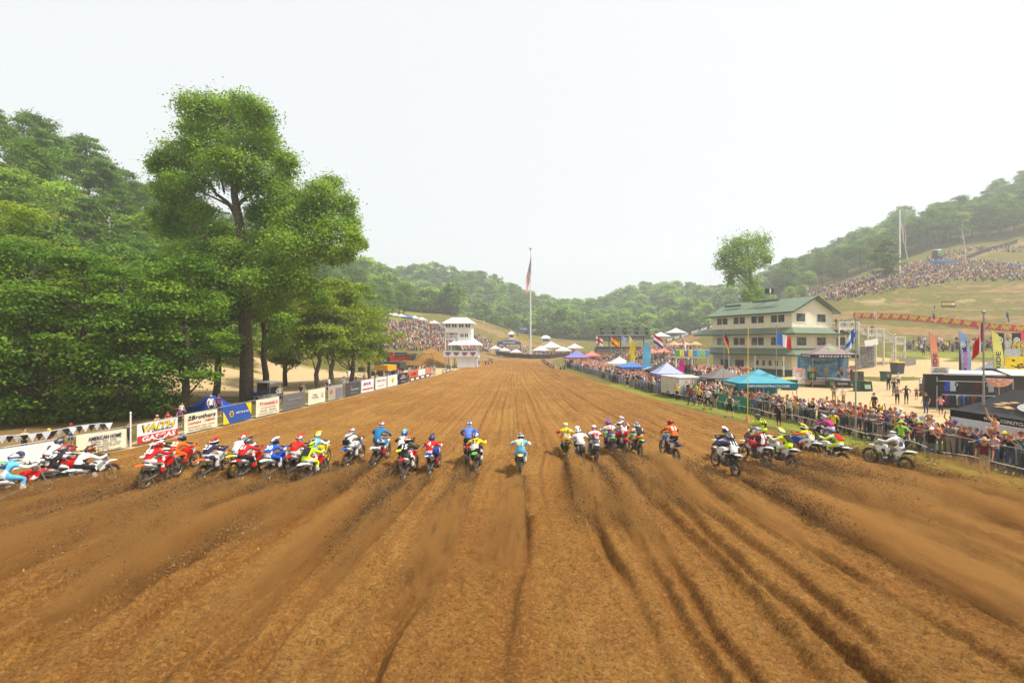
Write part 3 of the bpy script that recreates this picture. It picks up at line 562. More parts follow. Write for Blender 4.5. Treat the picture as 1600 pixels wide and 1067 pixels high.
# wooded hillsides: five kinds of tree, each copy an object of its own
KINDS_ = [tree_meshes('hill_tree', h, wd, s, 6500, 0.21, lm, low=lo_, ncl=60) for h, wd, s, lm, lo_ in ((13, 9, 101, leaf_d, .22), (12, 10, 102, leaf_b, .16), (14.5, 9, 103, leaf_d, .28), (11.5, 9.5, 104, leaf_a, .2), (12.5, 8, 105, leaf_b, .2))]
rh = random.Random(11); cnt = 0
def hill_label(k, x, y, u):
    part = 'lower' if x > -64 else 'middle' if x > -84 else 'upper'
    zone = np.searchsorted([40, 110, 180, 250, 330, 430, 520], u)
    return f"{['tall olive', 'dark rounded', 'tall open', 'light green', 'slim dark'][k]} tree on the {part} wooded slope {['at the picture edge', 'above the wheel emblem banner', 'above the cream banner', 'above the yellow lettered banner', 'behind the leaning trunk', 'behind the cottonwood top', 'behind the cottonwood side branch', 'beyond the yellow green row'][zone]}" 
yv = 22.0
while yv < 262:
    xv = -46.0 - (4 if yv < 60 else 0) - max(0, (yv - 120) * 0.12)
    while xv > -112:
        x = xv + rh.uniform(-2.4, 2.4); y = yv + rh.uniform(-2.8, 2.8); u = U0 + F * x / y
        if -90 < u < 640 and x > -106:
            s = rh.uniform(0.72, 1.15) * (0.95 if y < 150 else 1.05); k = rh.choice([0, 1, 2, 3, 4, 1])
            put_tree('hill_tree', KINDS_[k], (x, y, zt1(x, y) - .2), s, rh.uniform(0, 6.28), hill_label(k, x, y, u), 'trees on the wooded hillside'); cnt += 1
        xv -= 7.2 + max(0, yv - 100) * 0.02
    yv += 7.6 + max(0, yv - 80) * 0.035
cl_ = cnt
for u, v, D, s, k in [(1215,462,245,1.2,0),(1240,455,240,1.25,1),(1265,452,228,1.1,3),(1285,446,232,1.5,2),(1305,446,222,1.3,1),(1325,440,226,1.55,0),(1345,432,224,1.6,4),(1368,425,226,1.65,1),(1392,415,224,1.5,2),(1412,408,228,1.55,0),(1435,404,222,1.75,1),
    (1458,398,222,1.7,2),(1478,392,226,1.75,4),(1500,388,220,1.65,3),(1520,384,224,1.6,0),(1542,378,218,1.75,1),(1562,372,222,1.7,2),(1584,368,214,1.7,4),(1606,362,218,1.9,0),(1630,356,214,1.9,1),(1655,352,216,1.9,2),
    (1300,432,262,1.5,1),(1340,420,262,1.6,0),(1380,402,262,1.6,3),(1420,390,258,1.7,1),(1460,376,256,1.7,2),(1500,364,256,1.8,0),(1540,350,254,1.75,4),(1575,342,252,1.75,1),(1610,334,252,1.8,2),(1650,322,252,1.8,0),
    (1560,330,285,1.6,1),(1600,315,285,1.6,0),(1640,300,285,1.6,2),(1250,442,270,1.3,2),(1215,455,275,1.3,1),(1190,470,250,1.1,3),(1172,476,245,1.0,3),(1205,474,205,0.75,3),(1235,466,210,0.8,3),(1255,468,180,0.7,3)]:
    p = P(u, v, D); put_tree('hill_tree', KINDS_[k], (p.x, p.y, zt1(p.x, p.y) - .3), s * .82, rh.uniform(0, 6.28), f"{['tall olive', 'dark rounded', 'tall open', 'light green', 'slim dark'][k]} hazy tree {'high on' if D > 240 else 'along'} the spectator ridge {'right of' if u > 1480 else 'near' if u > 1380 else 'left of'} the {'drum tower' if u > 1340 else 'hillside flagpole'}", 'trees on the spectator ridge'); cnt += 1
for i in range(64):
    u = rh.uniform(1210, 1660); D = rh.uniform(226, 282); x = (u - U0) * D / F; k = rh.randrange(5)
    put_tree('hill_tree', KINDS_[k], (x, D, zt1(x, D) - .3), rh.uniform(1.05, 1.5), rh.uniform(0, 6.28), f"{['tall olive', 'dark rounded', 'tall open', 'light green', 'slim dark'][k]} tree filling the ridge wood {'right of the drum tower' if u > 1480 else 'behind the hillside flagpole' if u > 1370 else 'left of the small dark tree'}", 'trees on the spectator ridge')
# single trees that stand out
def solo(name, label, u, D, vtop, wpx, lm, seed, low, ncl=46, nl=6000, lf=0.34, bm=bark, grp=None):
    x = (u - U0) * D / F; z0 = zt1(x, D); h = H + (V0 - vtop) * D / F - z0
    ms = tree_meshes(name, h, wpx * D / F, seed, nl, lf, lm, low=low, ncl=ncl, bm=bm); return put_tree(name, ms, (x, D, z0), 1, 0, label, grp)
D1 = 112.0; lb0 = Vector(((1172 - U0) * D1 / F, D1, 0)); lb0.z = zt1(lb0.x, D1); lone = []; rr = random.Random(8)
for u, v, ru, rv in [(1165,376,26,14),(1188,378,18,16),(1146,384,20,15),(1175,395,28,16),(1133,398,16,12),(1155,402,26,16),(1194,396,13,12),(1128,413,13,11),(1144,422,18,15),(1164,424,18,13),(1182,412,20,12),(1141,438,10,11),(1176,442,11,11),(1183,458,13,12),(1168,462,11,11),(1200,405,8,8),(1157,414,24,14),(1176,472,14,10)]:
    p = P(u, v, D1 + rr.uniform(-3, 3)); k = D1 / F; lone.append((p.x - lb0.x, p.y - lb0.y, p.z - lb0.z, ru * k, ru * k * .9, rv * k, 150 + 1.7 * ru * rv))
v_, f_ = leaves(lone, 0.27, 88); mb = MB(); lp = lambda u, v: P(u, v, D1) - lb0
limb(mb, (0, 0, -.4), lp(1172, 440), .5, .34, rr, 8, 4, .01); limb(mb, lp(1172, 440), lp(1168, 380), .34, .1, rr, 7, 4, .02)
for a, b_ in (((1172, 440), (1140, 415)), ((1171, 425), (1190, 395)), ((1170, 410), (1145, 390)), ((1172, 450), (1150, 432)), ((1172, 470), (1184, 455))): limb(mb, lp(*a), lp(*b_), .2, .06, rr, 5, 3, .05)
o = empty('lone_tree', lb0, 0, 'tall lone tree rising behind the green roofed building', 'tree'); mb.build('trunk', bark, o); link('crown', np_mesh('crown', v_, f_, [leaf_a]), o)
solo('lone_tree', 'slender lower tree under the tall lone tree by the green roof', 1176, 116, 432, 34, leaf_a, 208, .2, 20, 1800, .3)
solo('hillside_tree', 'small dark round tree standing among the hillside spectators', 1384, 168, 372, 44, leaf_b, 205, .02, 40, 3600, .42)
for u, v0_, v1_, D, lab in [(1505, 408, 345, 176, 'bare white dead trunk on the spectator ridge'), (1414, 405, 340, 215, 'bare leafless tree top beside the hillside flagpole'), (128, 400, 318, 70, 'bare pale dead tree on the wooded hillside'), (170, 395, 335, 74, 'grey leafless tree with spreading twigs on the hillside')]:
    p0 = P(u + 4, v0_ + 14, D); p1 = P(u, v1_, D); mb = MB(); rr2 = random.Random(u)
    sp_ = limb(mb, p0, p1, .28, .06, rr2, 7, 5, .02); n_b = 7 if u < 1500 else 4
    for i in range(n_b):
        q = sp_[2 + i % 4]; limb(mb, q, q + Vector((rr2.uniform(-1, 1) * 3, rr2.uniform(-1, 1), rr2.uniform(1, 3.4))), .09, .02, rr2, 5, 4, .08)
    o = empty('dead_tree', (0, 0, 0), 0, lab, 'tree'); mb.build('trunk', bark_pale, o)
# forest covering the far hills, past counting: one object
far_kinds = [tree_meshes('far_tree', 12, 11, s, 1100, 0.6, lm, low=.08, ncl=32) for s, lm in ((301, leaf_d), (302, leaf_b), (303, leaf_a))]
protos = []
for i, (u, v, D) in enumerate([(655, 488, 262), (700, 492, 262), (1010, 505, 262)]):
    p = P(u, v, D); protos.append(put_tree('far_tree', far_kinds[i], (p.x, p.y, zt1(p.x, p.y) - .2), 1.3, i, ['hazy tree behind the white judges tower', 'pale tree just behind the tower roof', 'hazy tree behind the black roofed stand'][i], 'trees below the far hills'))
pts = []
rf = random.Random(21)
for yv in np.arange(255, 590, 7.5):
    for xv in np.arange(-330, 330, 7.5):
        x = xv + rf.uniform(-3.5, 3.5); y = yv + rf.uniform(-3.5, 3.5); u = U0 + F * x / y
        if not (430 < u < 1420): continue
        if 715 < u < 870 and y < 285: continue
        if 870 <= u < 1120 and y < 268: continue
        if u > 1120 and y < 300: continue
        if x < -100 and y < 262: continue
        pts.append((x, y))
pts = np.array(pts); pz = zt(pts[:, 0], pts[:, 1]) - .4
me = bpy.data.meshes.new('far_forest'); me.from_pydata(np.column_stack([pts, pz]).tolist(), [], [])
for nm, arr in (('scl', [rf.uniform(.7, 1.2) if rf.random() < .7 else rf.uniform(1.2, 1.7) for _ in pts]), ('rot', [rf.uniform(0, 6.28) for _ in pts])):
    a = me.attributes.new(nm, 'FLOAT', 'POINT'); a.data.foreach_set('value', arr)
a = me.attributes.new('pick', 'INT', 'POINT'); a.data.foreach_set('value', [rf.randrange(3) for _ in pts])
forest = link('far_forest', me, label='hazy deciduous forest covering the far valley hills', cat='forest', kind='stuff')
ng = bpy.data.node_groups.new('forest', 'GeometryNodeTree'); ng.interface.new_socket('Geometry', in_out='INPUT', socket_type='NodeSocketGeometry'); ng.interface.new_socket('Geometry', in_out='OUTPUT', socket_type='NodeSocketGeometry')
gi = ng.nodes.new('NodeGroupInput'); go = ng.nodes.new('NodeGroupOutput'); g2i = ng.nodes.new('GeometryNodeGeometryToInstance'); iop = ng.nodes.new('GeometryNodeInstanceOnPoints'); iop.inputs['Pick Instance'].default_value = True
for p_ in reversed(protos):
    oi = ng.nodes.new('GeometryNodeObjectInfo'); oi.inputs[0].default_value = [ch for ch in p_.children if ch.name.startswith('crown')][0]; ng.links.new(oi.outputs['Geometry'], g2i.inputs[0])
def nat(nm, ty):
    a = ng.nodes.new('GeometryNodeInputNamedAttribute'); a.data_type = ty; a.inputs[0].default_value = nm; return a.outputs[0]
cxyz = ng.nodes.new('ShaderNodeCombineXYZ'); ng.links.new(nat('rot', 'FLOAT'), cxyz.inputs[2])
ng.links.new(gi.outputs[0], iop.inputs['Points']); ng.links.new(g2i.outputs[0], iop.inputs['Instance']); ng.links.new(nat('pick', 'INT'), iop.inputs['Instance Index'])
ng.links.new(cxyz.outputs[0], iop.inputs['Rotation']); ng.links.new(nat('scl', 'FLOAT'), iop.inputs['Scale']); ng.links.new(iop.outputs[0], go.inputs[0])
forest.modifiers.new('forest', 'NODES').node_group = ng
print('hill trees', cl_, cnt, 'far', len(pts))
# ------------------------------------------------------------------ bodies: one continuous skinned surface per pose
def skin_body(joints, edges, root, types, sub=1):
    """joints: name -> (pos, radius); edges: pairs; types: edge -> slot. Returns a mesh whose faces carry the slot of the nearest bone."""
    names = list(joints); ix = {n: i for i, n in enumerate(names)}
    me = bpy.data.meshes.new('body'); me.from_pydata([joints[n][0] for n in names], [(ix[a], ix[b_]) for a, b_ in edges], [])
    o = bpy.data.objects.new('body', me); C.objects.link(o); o.modifiers.new('skin', 'SKIN')
    for i, n in enumerate(names):
        r = joints[n][1]; sv = me.skin_vertices[0].data[i]; sv.radius = (r, r) if not hasattr(r, '__len__') else r; sv.use_root = (n == root)
    o.modifiers['skin'].use_smooth_shade = True
    ss_ = o.modifiers.new('sub', 'SUBSURF'); ss_.levels = sub; ss_.render_levels = sub
    bpy.context.view_layer.update()
    out = bpy.data.meshes.new_from_object(o.evaluated_get(bpy.context.evaluated_depsgraph_get())); bpy.data.objects.remove(o)
    A_ = np.array([joints[a][0] for a, b_ in edges]); B_ = np.array([joints[b_][0] for a, b_ in edges]); tt = [types[e] for e in edges]
    rr_ = np.array([np.mean([np.mean(joints[a][1]), np.mean(joints[b_][1])]) for a, b_ in edges])
    nf = len(out.polygons); ctr = np.empty(nf * 3); out.polygons.foreach_get('center', ctr); ctr = ctr.reshape(-1, 3)
    ab = B_ - A_; L2 = (ab ** 2).sum(1) + 1e-9
    k = np.clip(((ctr[:, None] - A_[None]) * ab[None]).sum(2) / L2[None], 0, 1)
    d = np.linalg.norm(ctr[:, None] - (A_[None] + k[..., None] * ab[None]), axis=2) / rr_[None]
    b_i = d.argmin(1); kk = k[np.arange(nf), b_i]
    slot = [tt[i](kk[j]) if callable(tt[i]) else tt[i] for j, i in enumerate(b_i)]
    return out, slot
def finish_body(me, slot, nslots, extra=None):
    """join extra shapes (head) into the body mesh and set the slots"""
    me.materials.clear()
    for _ in range(nslots): me.materials.append(None)
    bm = bmesh.new(); bm.from_mesh(me); bm.faces.ensure_lookup_table()
    for f, s in zip(bm.faces, slot): f.material_index = s; f.smooth = True
    if extra is not None:
        for mb, s in extra:
            vs_ = [bm.verts.new(v) for v in mb.v]
            for f in mb.f:
                try: q = bm.faces.new([vs_[i] for i in f])
                except ValueError: continue
                q.material_index = s; q.smooth = True
    bmesh.ops.remove_doubles(bm, verts=bm.verts, dist=1e-5); bm.to_mesh(me); bm.free()
    return me
V3 = lambda *a: Vector(a)
RP = {'sit': ((0, .16, 1.04), (0, .45, 1.37), (0, .57, 1.53)), 'lean': ((0, .13, 1.04), (0, .49, 1.32), (0, .63, 1.47)), 'stand': ((0, .22, 1.22), (0, .64, 1.55), (0, .80, 1.72))}
rider_mesh = {}; back_mat = {}
for pose, (hip, sh, hd) in RP.items():
    hip, sh, hd = Vector(hip), Vector(sh), Vector(hd); J = {}
    mid = hip.lerp(sh, .5) + V3(0, -.04, .03)
    J['hip'] = (hip, (.15, .13)); J['mid'] = (mid, (.145, .115)); J['chest'] = (hip.lerp(sh, .86) + V3(0, -.01, .01), (.18, .13)); J['neck'] = (sh.lerp(hd, .35), .07); J['headb'] = (hd, .085)
    E = [('hip', 'mid'), ('mid', 'chest'), ('chest', 'neck'), ('neck', 'headb')]; T = {E[0]: 0, E[1]: 0, E[2]: 0, E[3]: 2}
    for s in (-1, 1):
        q = 'lr'[s > 0]; knee = V3(.21 * s, hip.y + .50, hip.z - (.22 if pose != 'stand' else .36)); ank = V3(.19 * s, .56, .50); toe = V3(.2 * s, .80, .44)
        el = V3(.41 * s, sh.y + .14, sh.z - .17); wr = V3(.36 * s, .98, 1.215); hnd = V3(.36 * s, 1.04, 1.22)
        for n, p, r in (('sh', V3(.2 * s, sh.y, sh.z), .085), ('el', el, .06), ('wr', wr, .045), ('hand', hnd, .05), ('fing', hnd + V3(-.005 * s, .035, -.05), .03), ('thumb', hnd + V3(-.07 * s, .01, -.02), .02), ('hp', V3(.11 * s, hip.y + .04, hip.z - .03), .115), ('kn', knee, .088), ('calf', knee.lerp(ank, .35), .078), ('an', ank, .07), ('heel', ank + V3(0, -.05, -.06), .055), ('toe', toe, .045)): J[n + q] = (p, r)
        for a, b_, ty in (('chest', 'sh' + q, 0), ('sh' + q, 'el' + q, 1), ('el' + q, 'wr' + q, 1), ('wr' + q, 'hand' + q, 2), ('hand' + q, 'fing' + q, 2), ('hand' + q, 'thumb' + q, 2), ('hip', 'hp' + q, 3), ('hp' + q, 'kn' + q, 3), ('kn' + q, 'calf' + q, 3), ('calf' + q, 'an' + q, 4), ('an' + q, 'toe' + q, 4), ('an' + q, 'heel' + q, 4)):
            E.append((a, b_)); T[(a, b_)] = ty
    me, slot = skin_body(J, E, 'hip', T); rider_mesh[pose] = finish_body(me, slot, 5); rider_mesh[pose].name = 'rider'
    sdir = (sh - hip).normalized(); nrm = V3(1, 0, 0).cross(sdir)
    Mx = Matrix((V3(1, 0, 0), sdir, nrm)).transposed().to_4x4(); Mx.translation = hip.lerp(sh, .64) + nrm * .165; back_mat[pose] = Mx
# helmet: shell with stripe, chin bar, peak, goggles
mb = MB(); mb.ell((0, 0, 0), (.128, .155, .14), 14, 10, None); hs = mb
def helmet_mesh():
    me = hs.mesh('helmet', True); me.materials.clear()
    mats_ = [0 if abs(p.center.x) > .045 or p.center.z < -.06 else 1 for p in me.polygons]
    for _ in range(2): me.materials.append(None)
    me.polygons.foreach_set('material_index', mats_); return me
mb.add([(-.09, .10, -.02), (.09, .10, -.02), (.06, .20, -.05), (-.06, .20, -.05), (-.09, .10, -.13), (.09, .10, -.13), (.06, .20, -.12), (-.06, .20, -.12)], [(0, 1, 2, 3), (7, 6, 5, 4), (0, 3, 7, 4), (1, 5, 6, 2), (3, 2, 6, 7)])
helm_me = helmet_mesh()
mb = MB(); mb.add([(-.10, .07, .105), (.10, .07, .105), (.085, .25, .13), (-.085, .25, .13), (-.10, .07, .12), (.10, .07, .12), (.085, .25, .14), (-.085, .25, .14)], [(3, 2, 1, 0), (4, 5, 6, 7), (0, 1, 5, 4), (2, 3, 7, 6), (1, 2, 6, 5), (3, 0, 4, 7)]); visor_me = mb.mesh('visor')
mb = MB(); mb.tube([(.133 * math.sin(a), .155 * math.cos(a) + (.012 if abs(a) < 1 else 0), .025) for a in [i * math.pi / 8 for i in range(-8, 9)]], .022, 5, cap=False); gog_me = mb.mesh('goggle_strap')
# ------------------------------------------------------------------ motocross bike, origin at the rear tyre contact, heading +Y
def wheel_meshes(r, w):
    a = MB(); a.torus((0, 0, 0), r - w, w, 24, 7, 'X', sq=.95)
    for i in range(26):
        an = 2 * math.pi * i / 26
        for x in (-.032, .032):
            a.box((x + (.01 if i % 2 else -.01), math.cos(an) * (r + .004), math.sin(an) * (r + .004)), (.036, .03, .03), rot=(an, 0, 0))
    ty = a.mesh('tyre'); ty.materials.append(tyre_m)
    b_ = MB(); b_.torus((0, 0, 0), r - 2 * w + .008, .02, 24, 5, 'X'); b_.tube([(-.06, 0, 0), (.06, 0, 0)], .05, 8)
    for i in range(14):
        an = 2 * math.pi * i / 14; b_.tube([(.03 if i % 2 else -.03, math.cos(an + .3) * .045, math.sin(an + .3) * .045), (0, math.cos(an) * (r - 2 * w), math.sin(an) * (r - 2 * w))], .0045, 3, cap=False)
    b_.tube([(-.075, 0, 0), (-.07, 0, 0)], .11, 14)
    rm = b_.mesh('wheel'); rm.materials.append(rim_m); return rm, ty
tyre_m = paint((0.075, 0.055, 0.036), 0.85, 0.35, 7, bump=.3); rim_m = paint((0.22, 0.2, 0.17), 0.4, 0.2, 9, 0.6); eng_m = paint((0.16, 0.15, 0.14), 0.45, 0.25, 12, 0.4); alu = paint((0.2, 0.19, 0.18), 0.4, 0.25, 8, 0.5)
rw_me = wheel_meshes(.335, .058); fw_me = wheel_meshes(.35, .045)
BP = {}
mb = MB(); [mb.tube([(s * .075, 0, .335), (s * .07, .30, .38), (s * .06, .52, .42)], [.026, .032, .035], 6) for s in (-1, 1)]; mb.box((0, .40, .41), (.13, .06, .05)); BP['swingarm'] = (mb.mesh('swingarm'), alu)
mb = MB(); mb.box((0, .70, .36), (.22, .34, .20)); mb.box((0, .80, .58), (.16, .17, .26), rot=(-.25, 0, 0)); mb.tube([(-.14, .62, .36), (.14, .62, .36)], .09, 10); mb.tube([(-.13, .78, .35), (.13, .78, .35)], .075, 10); BP['engine'] = (mb.mesh('engine'), eng_m)
mb = MB()
for s in (-1, 1):
    mb.tube([(s * .03, 1.17, .98), (s * .11, .95, .86), (s * .11, .62, .62), (s * .08, .52, .36), (s * .07, .80, .23), (s * .06, .98, .30), (s * .03, 1.14, .88)], .022, 6); mb.tube([(s * .06, .62, .88), (s * .07, .25, .93), (s * .05, -.08, .93)], .014, 5); mb.tube([(s * .08, .55, .58), (s * .07, .15, .88)], .012, 5)
    mb.tube([(s * .06, .60, .40), (s * .24, .60, .385)], .014, 5)
BP['frame'] = (mb.mesh('frame'), alu)
mb = MB(); [(mb.tube([(s * .10, 1.17, 1.10), (s * .10, 1.30, .78)], .03, 8), mb.tube([(s * .10, 1.30, .78), (s * .10, 1.47, .35)], [.026, .032], 8)) for s in (-1, 1)]; mb.box((0, 1.18, 1.08), (.26, .08, .03)); mb.box((0, 1.22, .93), (.26, .08, .03)); BP['fork'] = (mb.mesh('fork'), metal_mat)
mb = MB(); mb.tube([(-.41, .97, 1.235), (-.26, 1.0, 1.235), (-.10, 1.12, 1.17), (.10, 1.12, 1.17), (.26, 1.0, 1.235), (.41, .97, 1.235)], .014, 6); mb.tube([(-.14, 1.09, 1.2), (.14, 1.09, 1.2)], .024, 6); [mb.tube([(s * .41, .97, 1.235), (s * .29, .99, 1.235)], .02, 7) for s in (-1, 1)]; [mb.tube([(s * .40, 1.05, 1.21), (s * .26, 1.04, 1.225)], .008, 4) for s in (-1, 1)]; BP['handlebar'] = (mb.mesh('handlebar'), black_m)
mb = MB(); rows = [(.95, .93, .08), (.78, .90, .10), (.5, .925, .11), (.2, .97, .11), (.0, 1.0, .09)]
vs_ = []; [vs_.extend([(-w_, y_, z_ - .05), (-w_ * .8, y_, z_), (w_ * .8, y_, z_), (w_, y_, z_ - .05), (0, y_, z_ - .07)]) for y_, z_, w_ in rows]; mb.add(vs_, [(i * 5 + k, i * 5 + (k + 1) % 5, i * 5 + 5 + (k + 1) % 5, i * 5 + 5 + k) for i in range(4) for k in range(5)] + [(0, 1, 2, 3, 4), (24, 23, 22, 21, 20)]); BP['seat'] = (mb.mesh('seat'), black_m)
mb = MB()
def strip(rows, th=.012):
    """curved plastic shell: rows of y, z, half width, droop"""
    vs_ = []
    for y_, z_, w_, d_ in rows: vs_ += [(-w_, y_, z_ - d_), (-w_ * .6, y_, z_), (w_ * .6, y_, z_), (w_, y_, z_ - d_), (w_ * .97, y_, z_ - d_ - th), (w_ * .57, y_, z_ - th), (-w_ * .57, y_, z_ - th), (-w_ * .97, y_, z_ - d_ - th)]
    m_ = MB(); n = len(rows); m_.add(vs_, [(i * 8 + k, i * 8 + (k + 1) % 8, i * 8 + 8 + (k + 1) % 8, i * 8 + 8 + k) for i in range(n - 1) for k in range(8)] + [tuple(range(8)), tuple((n - 1) * 8 + k for k in reversed(range(8)))]); return m_
rear_f = strip([(.28, .94, .10, .05), (.05, .965, .115, .06), (-.15, .985, .11, .05), (-.30, .99, .085, .03), (-.40, .98, .05, .015)]).mesh('rear_fender')
front_f = strip([(1.08, .905, .05, .01), (1.22, .90, .09, .03), (1.42, .90, .095, .035), (1.62, .87, .085, .03), (1.80, .82, .05, .01)]).mesh('front_fender')
mb = MB()
for s in (-1, 1): mb.prism([(s * .13, .68, .92), (s * .17, 1.02, .99), (s * .19, 1.22, .90), (s * .19, 1.10, .70), (s * .15, .86, .62)], (-s * .03, 0, 0))
mb.box((0, .92, .95), (.22, .32, .10), taper=.75); shroud = mb.mesh('shroud')
mb = MB()
side_p = [MB().prism([(s * .125, -.02, .93), (s * .13, .38, .90), (s * .13, .42, .68), (s * .125, .18, .66)], (s * .012, 0, 0)).mesh('side_plate') for s in (-1, 1)]
mb = MB(); mb.prism([(-.10, 1.25, 1.14), (.10, 1.25, 1.14), (.09, 1.29, .95), (-.09, 1.29, .95)], (0, .012, .004)); front_p = mb.mesh('number_plate')
mb = MB(); mb.tube([(.13, .48, .66), (.15, .30, .74), (.155, .22, .77)], [.025, .03, .03], 7); mb.tube([(.155, .22, .77), (.165, -.16, .88)], [.05, .055], 10); mb.tube([(.1, .86, .52), (.13, .70, .44), (.14, .50, .62)], .022, 6); BP['exhaust'] = (mb.mesh('exhaust'), alu)
def copy_tree(o, parent=None):
    c = o.copy(); C.objects.link(c); c.parent = parent
    for ch in o.children: copy_tree(ch, c)
    return c
gloss = lambda c: paint(c, 0.32, 0.06, 7)
for i, (p, bk) in enumerate(BPOS):
    (u, v, yaw, lean, pose, cf, cs_, cp, jer, slv, pnt, boot, h1, h2, num, ncol, rlab, blab) = bk
    z = rel1(p.x, p.y) - .02; loc = (p.x, p.y, z); rot = (R(2.0 if pose != 'stand' else 3.5), R(lean), R(-yaw))
    o = empty('motocross_bike', loc, 0, blab, 'motorcycle', 'motocross bikes leaving the start'); o.rotation_euler = rot
    for nm, (me, mt) in BP.items(): link(nm, me, o, mats=[mt])
    for (rm, ty), y_, r in ((rw_me, 0, .335), (fw_me, 1.48, .35)):
        wl = link('wheel', rm, o, (0, y_, r), mats=[rim_m if not (cf is YEL and pose == 'lean') else paint(YEL, .4)]); link('tyre', ty, wl, mats=[tyre_m])
    link('rear_fender', rear_f, o, mats=[gear(cf, W_ if cf is not W_ else GRY, i % 3, .15, .35)]); link('front_fender', front_f, o, mats=[gear(ORG if i == 2 else cf, K_, i % 3, .12, .35)]); link('shroud', shroud, o, mats=[gear(cs_, W_ if cs_ is not W_ else K_, i % 4, .28, .35, 5.0)]); [link('side_plate', q_, o, mats=[gloss(cp)]) for q_ in side_p]; link('number_plate', front_p, o, mats=[gloss(cp)])
    r = link('rider', rider_mesh[pose], None, loc, rot, [gear(jer, K_ if jer is W_ else W_ if i % 2 else slv, i % 5, .22 + .1 * (i % 3)), gear(slv, jer if slv is not jer else (W_ if i % 3 else K_), i % 4, .35), cloth(K_ if slv is not K_ else W_), gear(pnt, W_ if pnt is not W_ else (jer if jer is not W_ else GRY), i % 6, .3), gear(boot, K_ if boot is not K_ else GRY, 1, .25, .5)], rlab, 'person', 'racers leaving the start')
    hd = RP[pose][2]; tilt = R(-10 if pose != 'lean' else 6)
    h = link('helmet', helm_me, r, (hd[0], hd[1] + .02, hd[2] + .035), (tilt, 0, R(random.uniform(-12, 12))), [gloss(h1), gloss(h2)]); link('visor', visor_me, h, mats=[gloss(h2)]); link('goggle_strap', gog_me, h, mats=[cloth(K_ if h1 is not K_ else W_)])
    if num:
        n = link('back_number', text_mesh(num, .30 if len(num) < 3 else .24, 0, .02, .006), r, mats=[cloth(ncol)]); n.matrix_parent_inverse.identity(); n.matrix_basis = back_mat[pose]
    if 'black bag' in rlab:
        m_ = MB(); m_.box((0, .02, 1.19), (.26, .16, .22)); m_.tube([(-.2, .2, 1.12), (0, .2, 1.42), (.2, .5, 1.5)], .025, 5); m_.build('bag', cloth(K_), r)
    if 'back panel' in rlab or 'black back number' in rlab or 'vest' in rlab:
        m_ = MB(); m_.box((0, 0, -.022), (.32, .38, .03), taper=.9); n = link('back_panel', m_.mesh('back_panel'), r, mats=[cloth(RED if 'red back' in rlab else K_ if 'blue vest' not in rlab else BLU)]); n.matrix_basis = back_mat[pose]
# ------------------------------------------------------------------ dirt thrown up behind each rear wheel, far past counting
clod_m = paint((0.17, 0.095, 0.034), 0.95, 0.35, 9)
def grains(pts, sz, r_):
    n = len(pts); base_ = np.array([[1, 0, -.6], [-.5, .87, -.6], [-.5, -.87, -.6], [0, 0, 1.0]])
    q = r_.normal(size=(n, 3, 3)); q, _ = np.linalg.qr(q)
    v_ = np.einsum('kj,nij->nki', base_, q) * sz[:, None, None] + pts[:, None]
    f_ = (np.arange(n) * 4)[:, None, None] + np.array([[0, 1, 2], [0, 3, 1], [1, 3, 2], [2, 3, 0]])[None]
    return v_.reshape(-1, 3), f_.reshape(-1, 3)
for i, (p, bk) in enumerate(BPOS):
    r_ = np.random.default_rng(900 + i); n = 5000; L = r_.uniform(4.5, 9.0); hm = r_.uniform(.6, 1.2); yaw = R(bk[2])
    s = r_.beta(1.1, 1.5, n); puls = 0.5 + 0.5 * np.sin(s * L * 3.0 + r_.uniform(0, 6)); keep = r_.uniform(size=n) < .45 + .55 * puls; s = s[keep]; n = len(s)
    e = r_.beta(1.3, 2.6, n)
    hgt = hm * 4 * s * (1 - .82 * s) * e + .03; lat = r_.normal(size=n) * (.06 + .20 * s + .12 * e) + r_.uniform(-.35, .35) * s
    by = -.22 - s * L; x = p.x + math.sin(yaw) * by * .6 + math.cos(yaw) * lat; y = p.y + by
    ok = y > 2; x, y, hgt = x[ok], y[ok], hgt[ok]; z = relief(x, y, False)[0] + hgt
    sz = .008 + .045 * r_.beta(1, 4, len(x)); v_, f_ = grains(np.stack([x, y, z], 1), sz, r_)
    link('dirt_spray', np_mesh('dirt_spray', v_, f_, [clod_m]), kind='stuff', label='brown dirt spray thrown up behind a racing rear wheel', cat='dirt spray', group='dirt sprays behind the bikes')
# the finer dust of that spray
dust_m = paint((0.33, 0.195, 0.07), 0.95, 0.25, 9)
for i, (p, bk) in enumerate(BPOS):
    r_ = np.random.default_rng(1900 + i); n = 6500; L = r_.uniform(5, 10.0); hm = r_.uniform(.25, .6); yaw = R(bk[2])
    s = r_.beta(1.0, 1.3, n); e = r_.beta(1.0, 2.2, n); keep = r_.uniform(size=n) < .35 + .65 * (.5 + .5 * np.sin(s * L * 2.2 + r_.uniform(0, 6))); s, e = s[keep], e[keep]; n = len(s)
    hgt = hm * 3 * (s + .04) * (1 - .7 * s) * e + .02; lat = r_.normal(size=n) * (.06 + .26 * s) + r_.uniform(-.5, .5) * s
    by = -.2 - s * L; x = p.x + math.sin(yaw) * by * .6 + math.cos(yaw) * lat; y = p.y + by; ok = y > 2; x, y, hgt = x[ok], y[ok], hgt[ok]
    pt = np.stack([x, y, relief(x, y, False)[0] + hgt], 1); d = r_.normal(size=(len(x), 3, 3)) * (.007 + .010 * r_.uniform(size=(len(x), 1, 1)))
    v_ = (pt[:, None] + d).reshape(-1, 3); link('dust', np_mesh('dust', v_, np.arange(len(v_)).reshape(-1, 3), [dust_m]), kind='stuff', label='fine brown dust hanging low behind a racing bike', cat='dust', group='dust behind the bikes')
dmv = bpy.data.materials.new('roost_dust'); dmv.use_nodes = True; t = dmv.node_tree; t.nodes.clear()
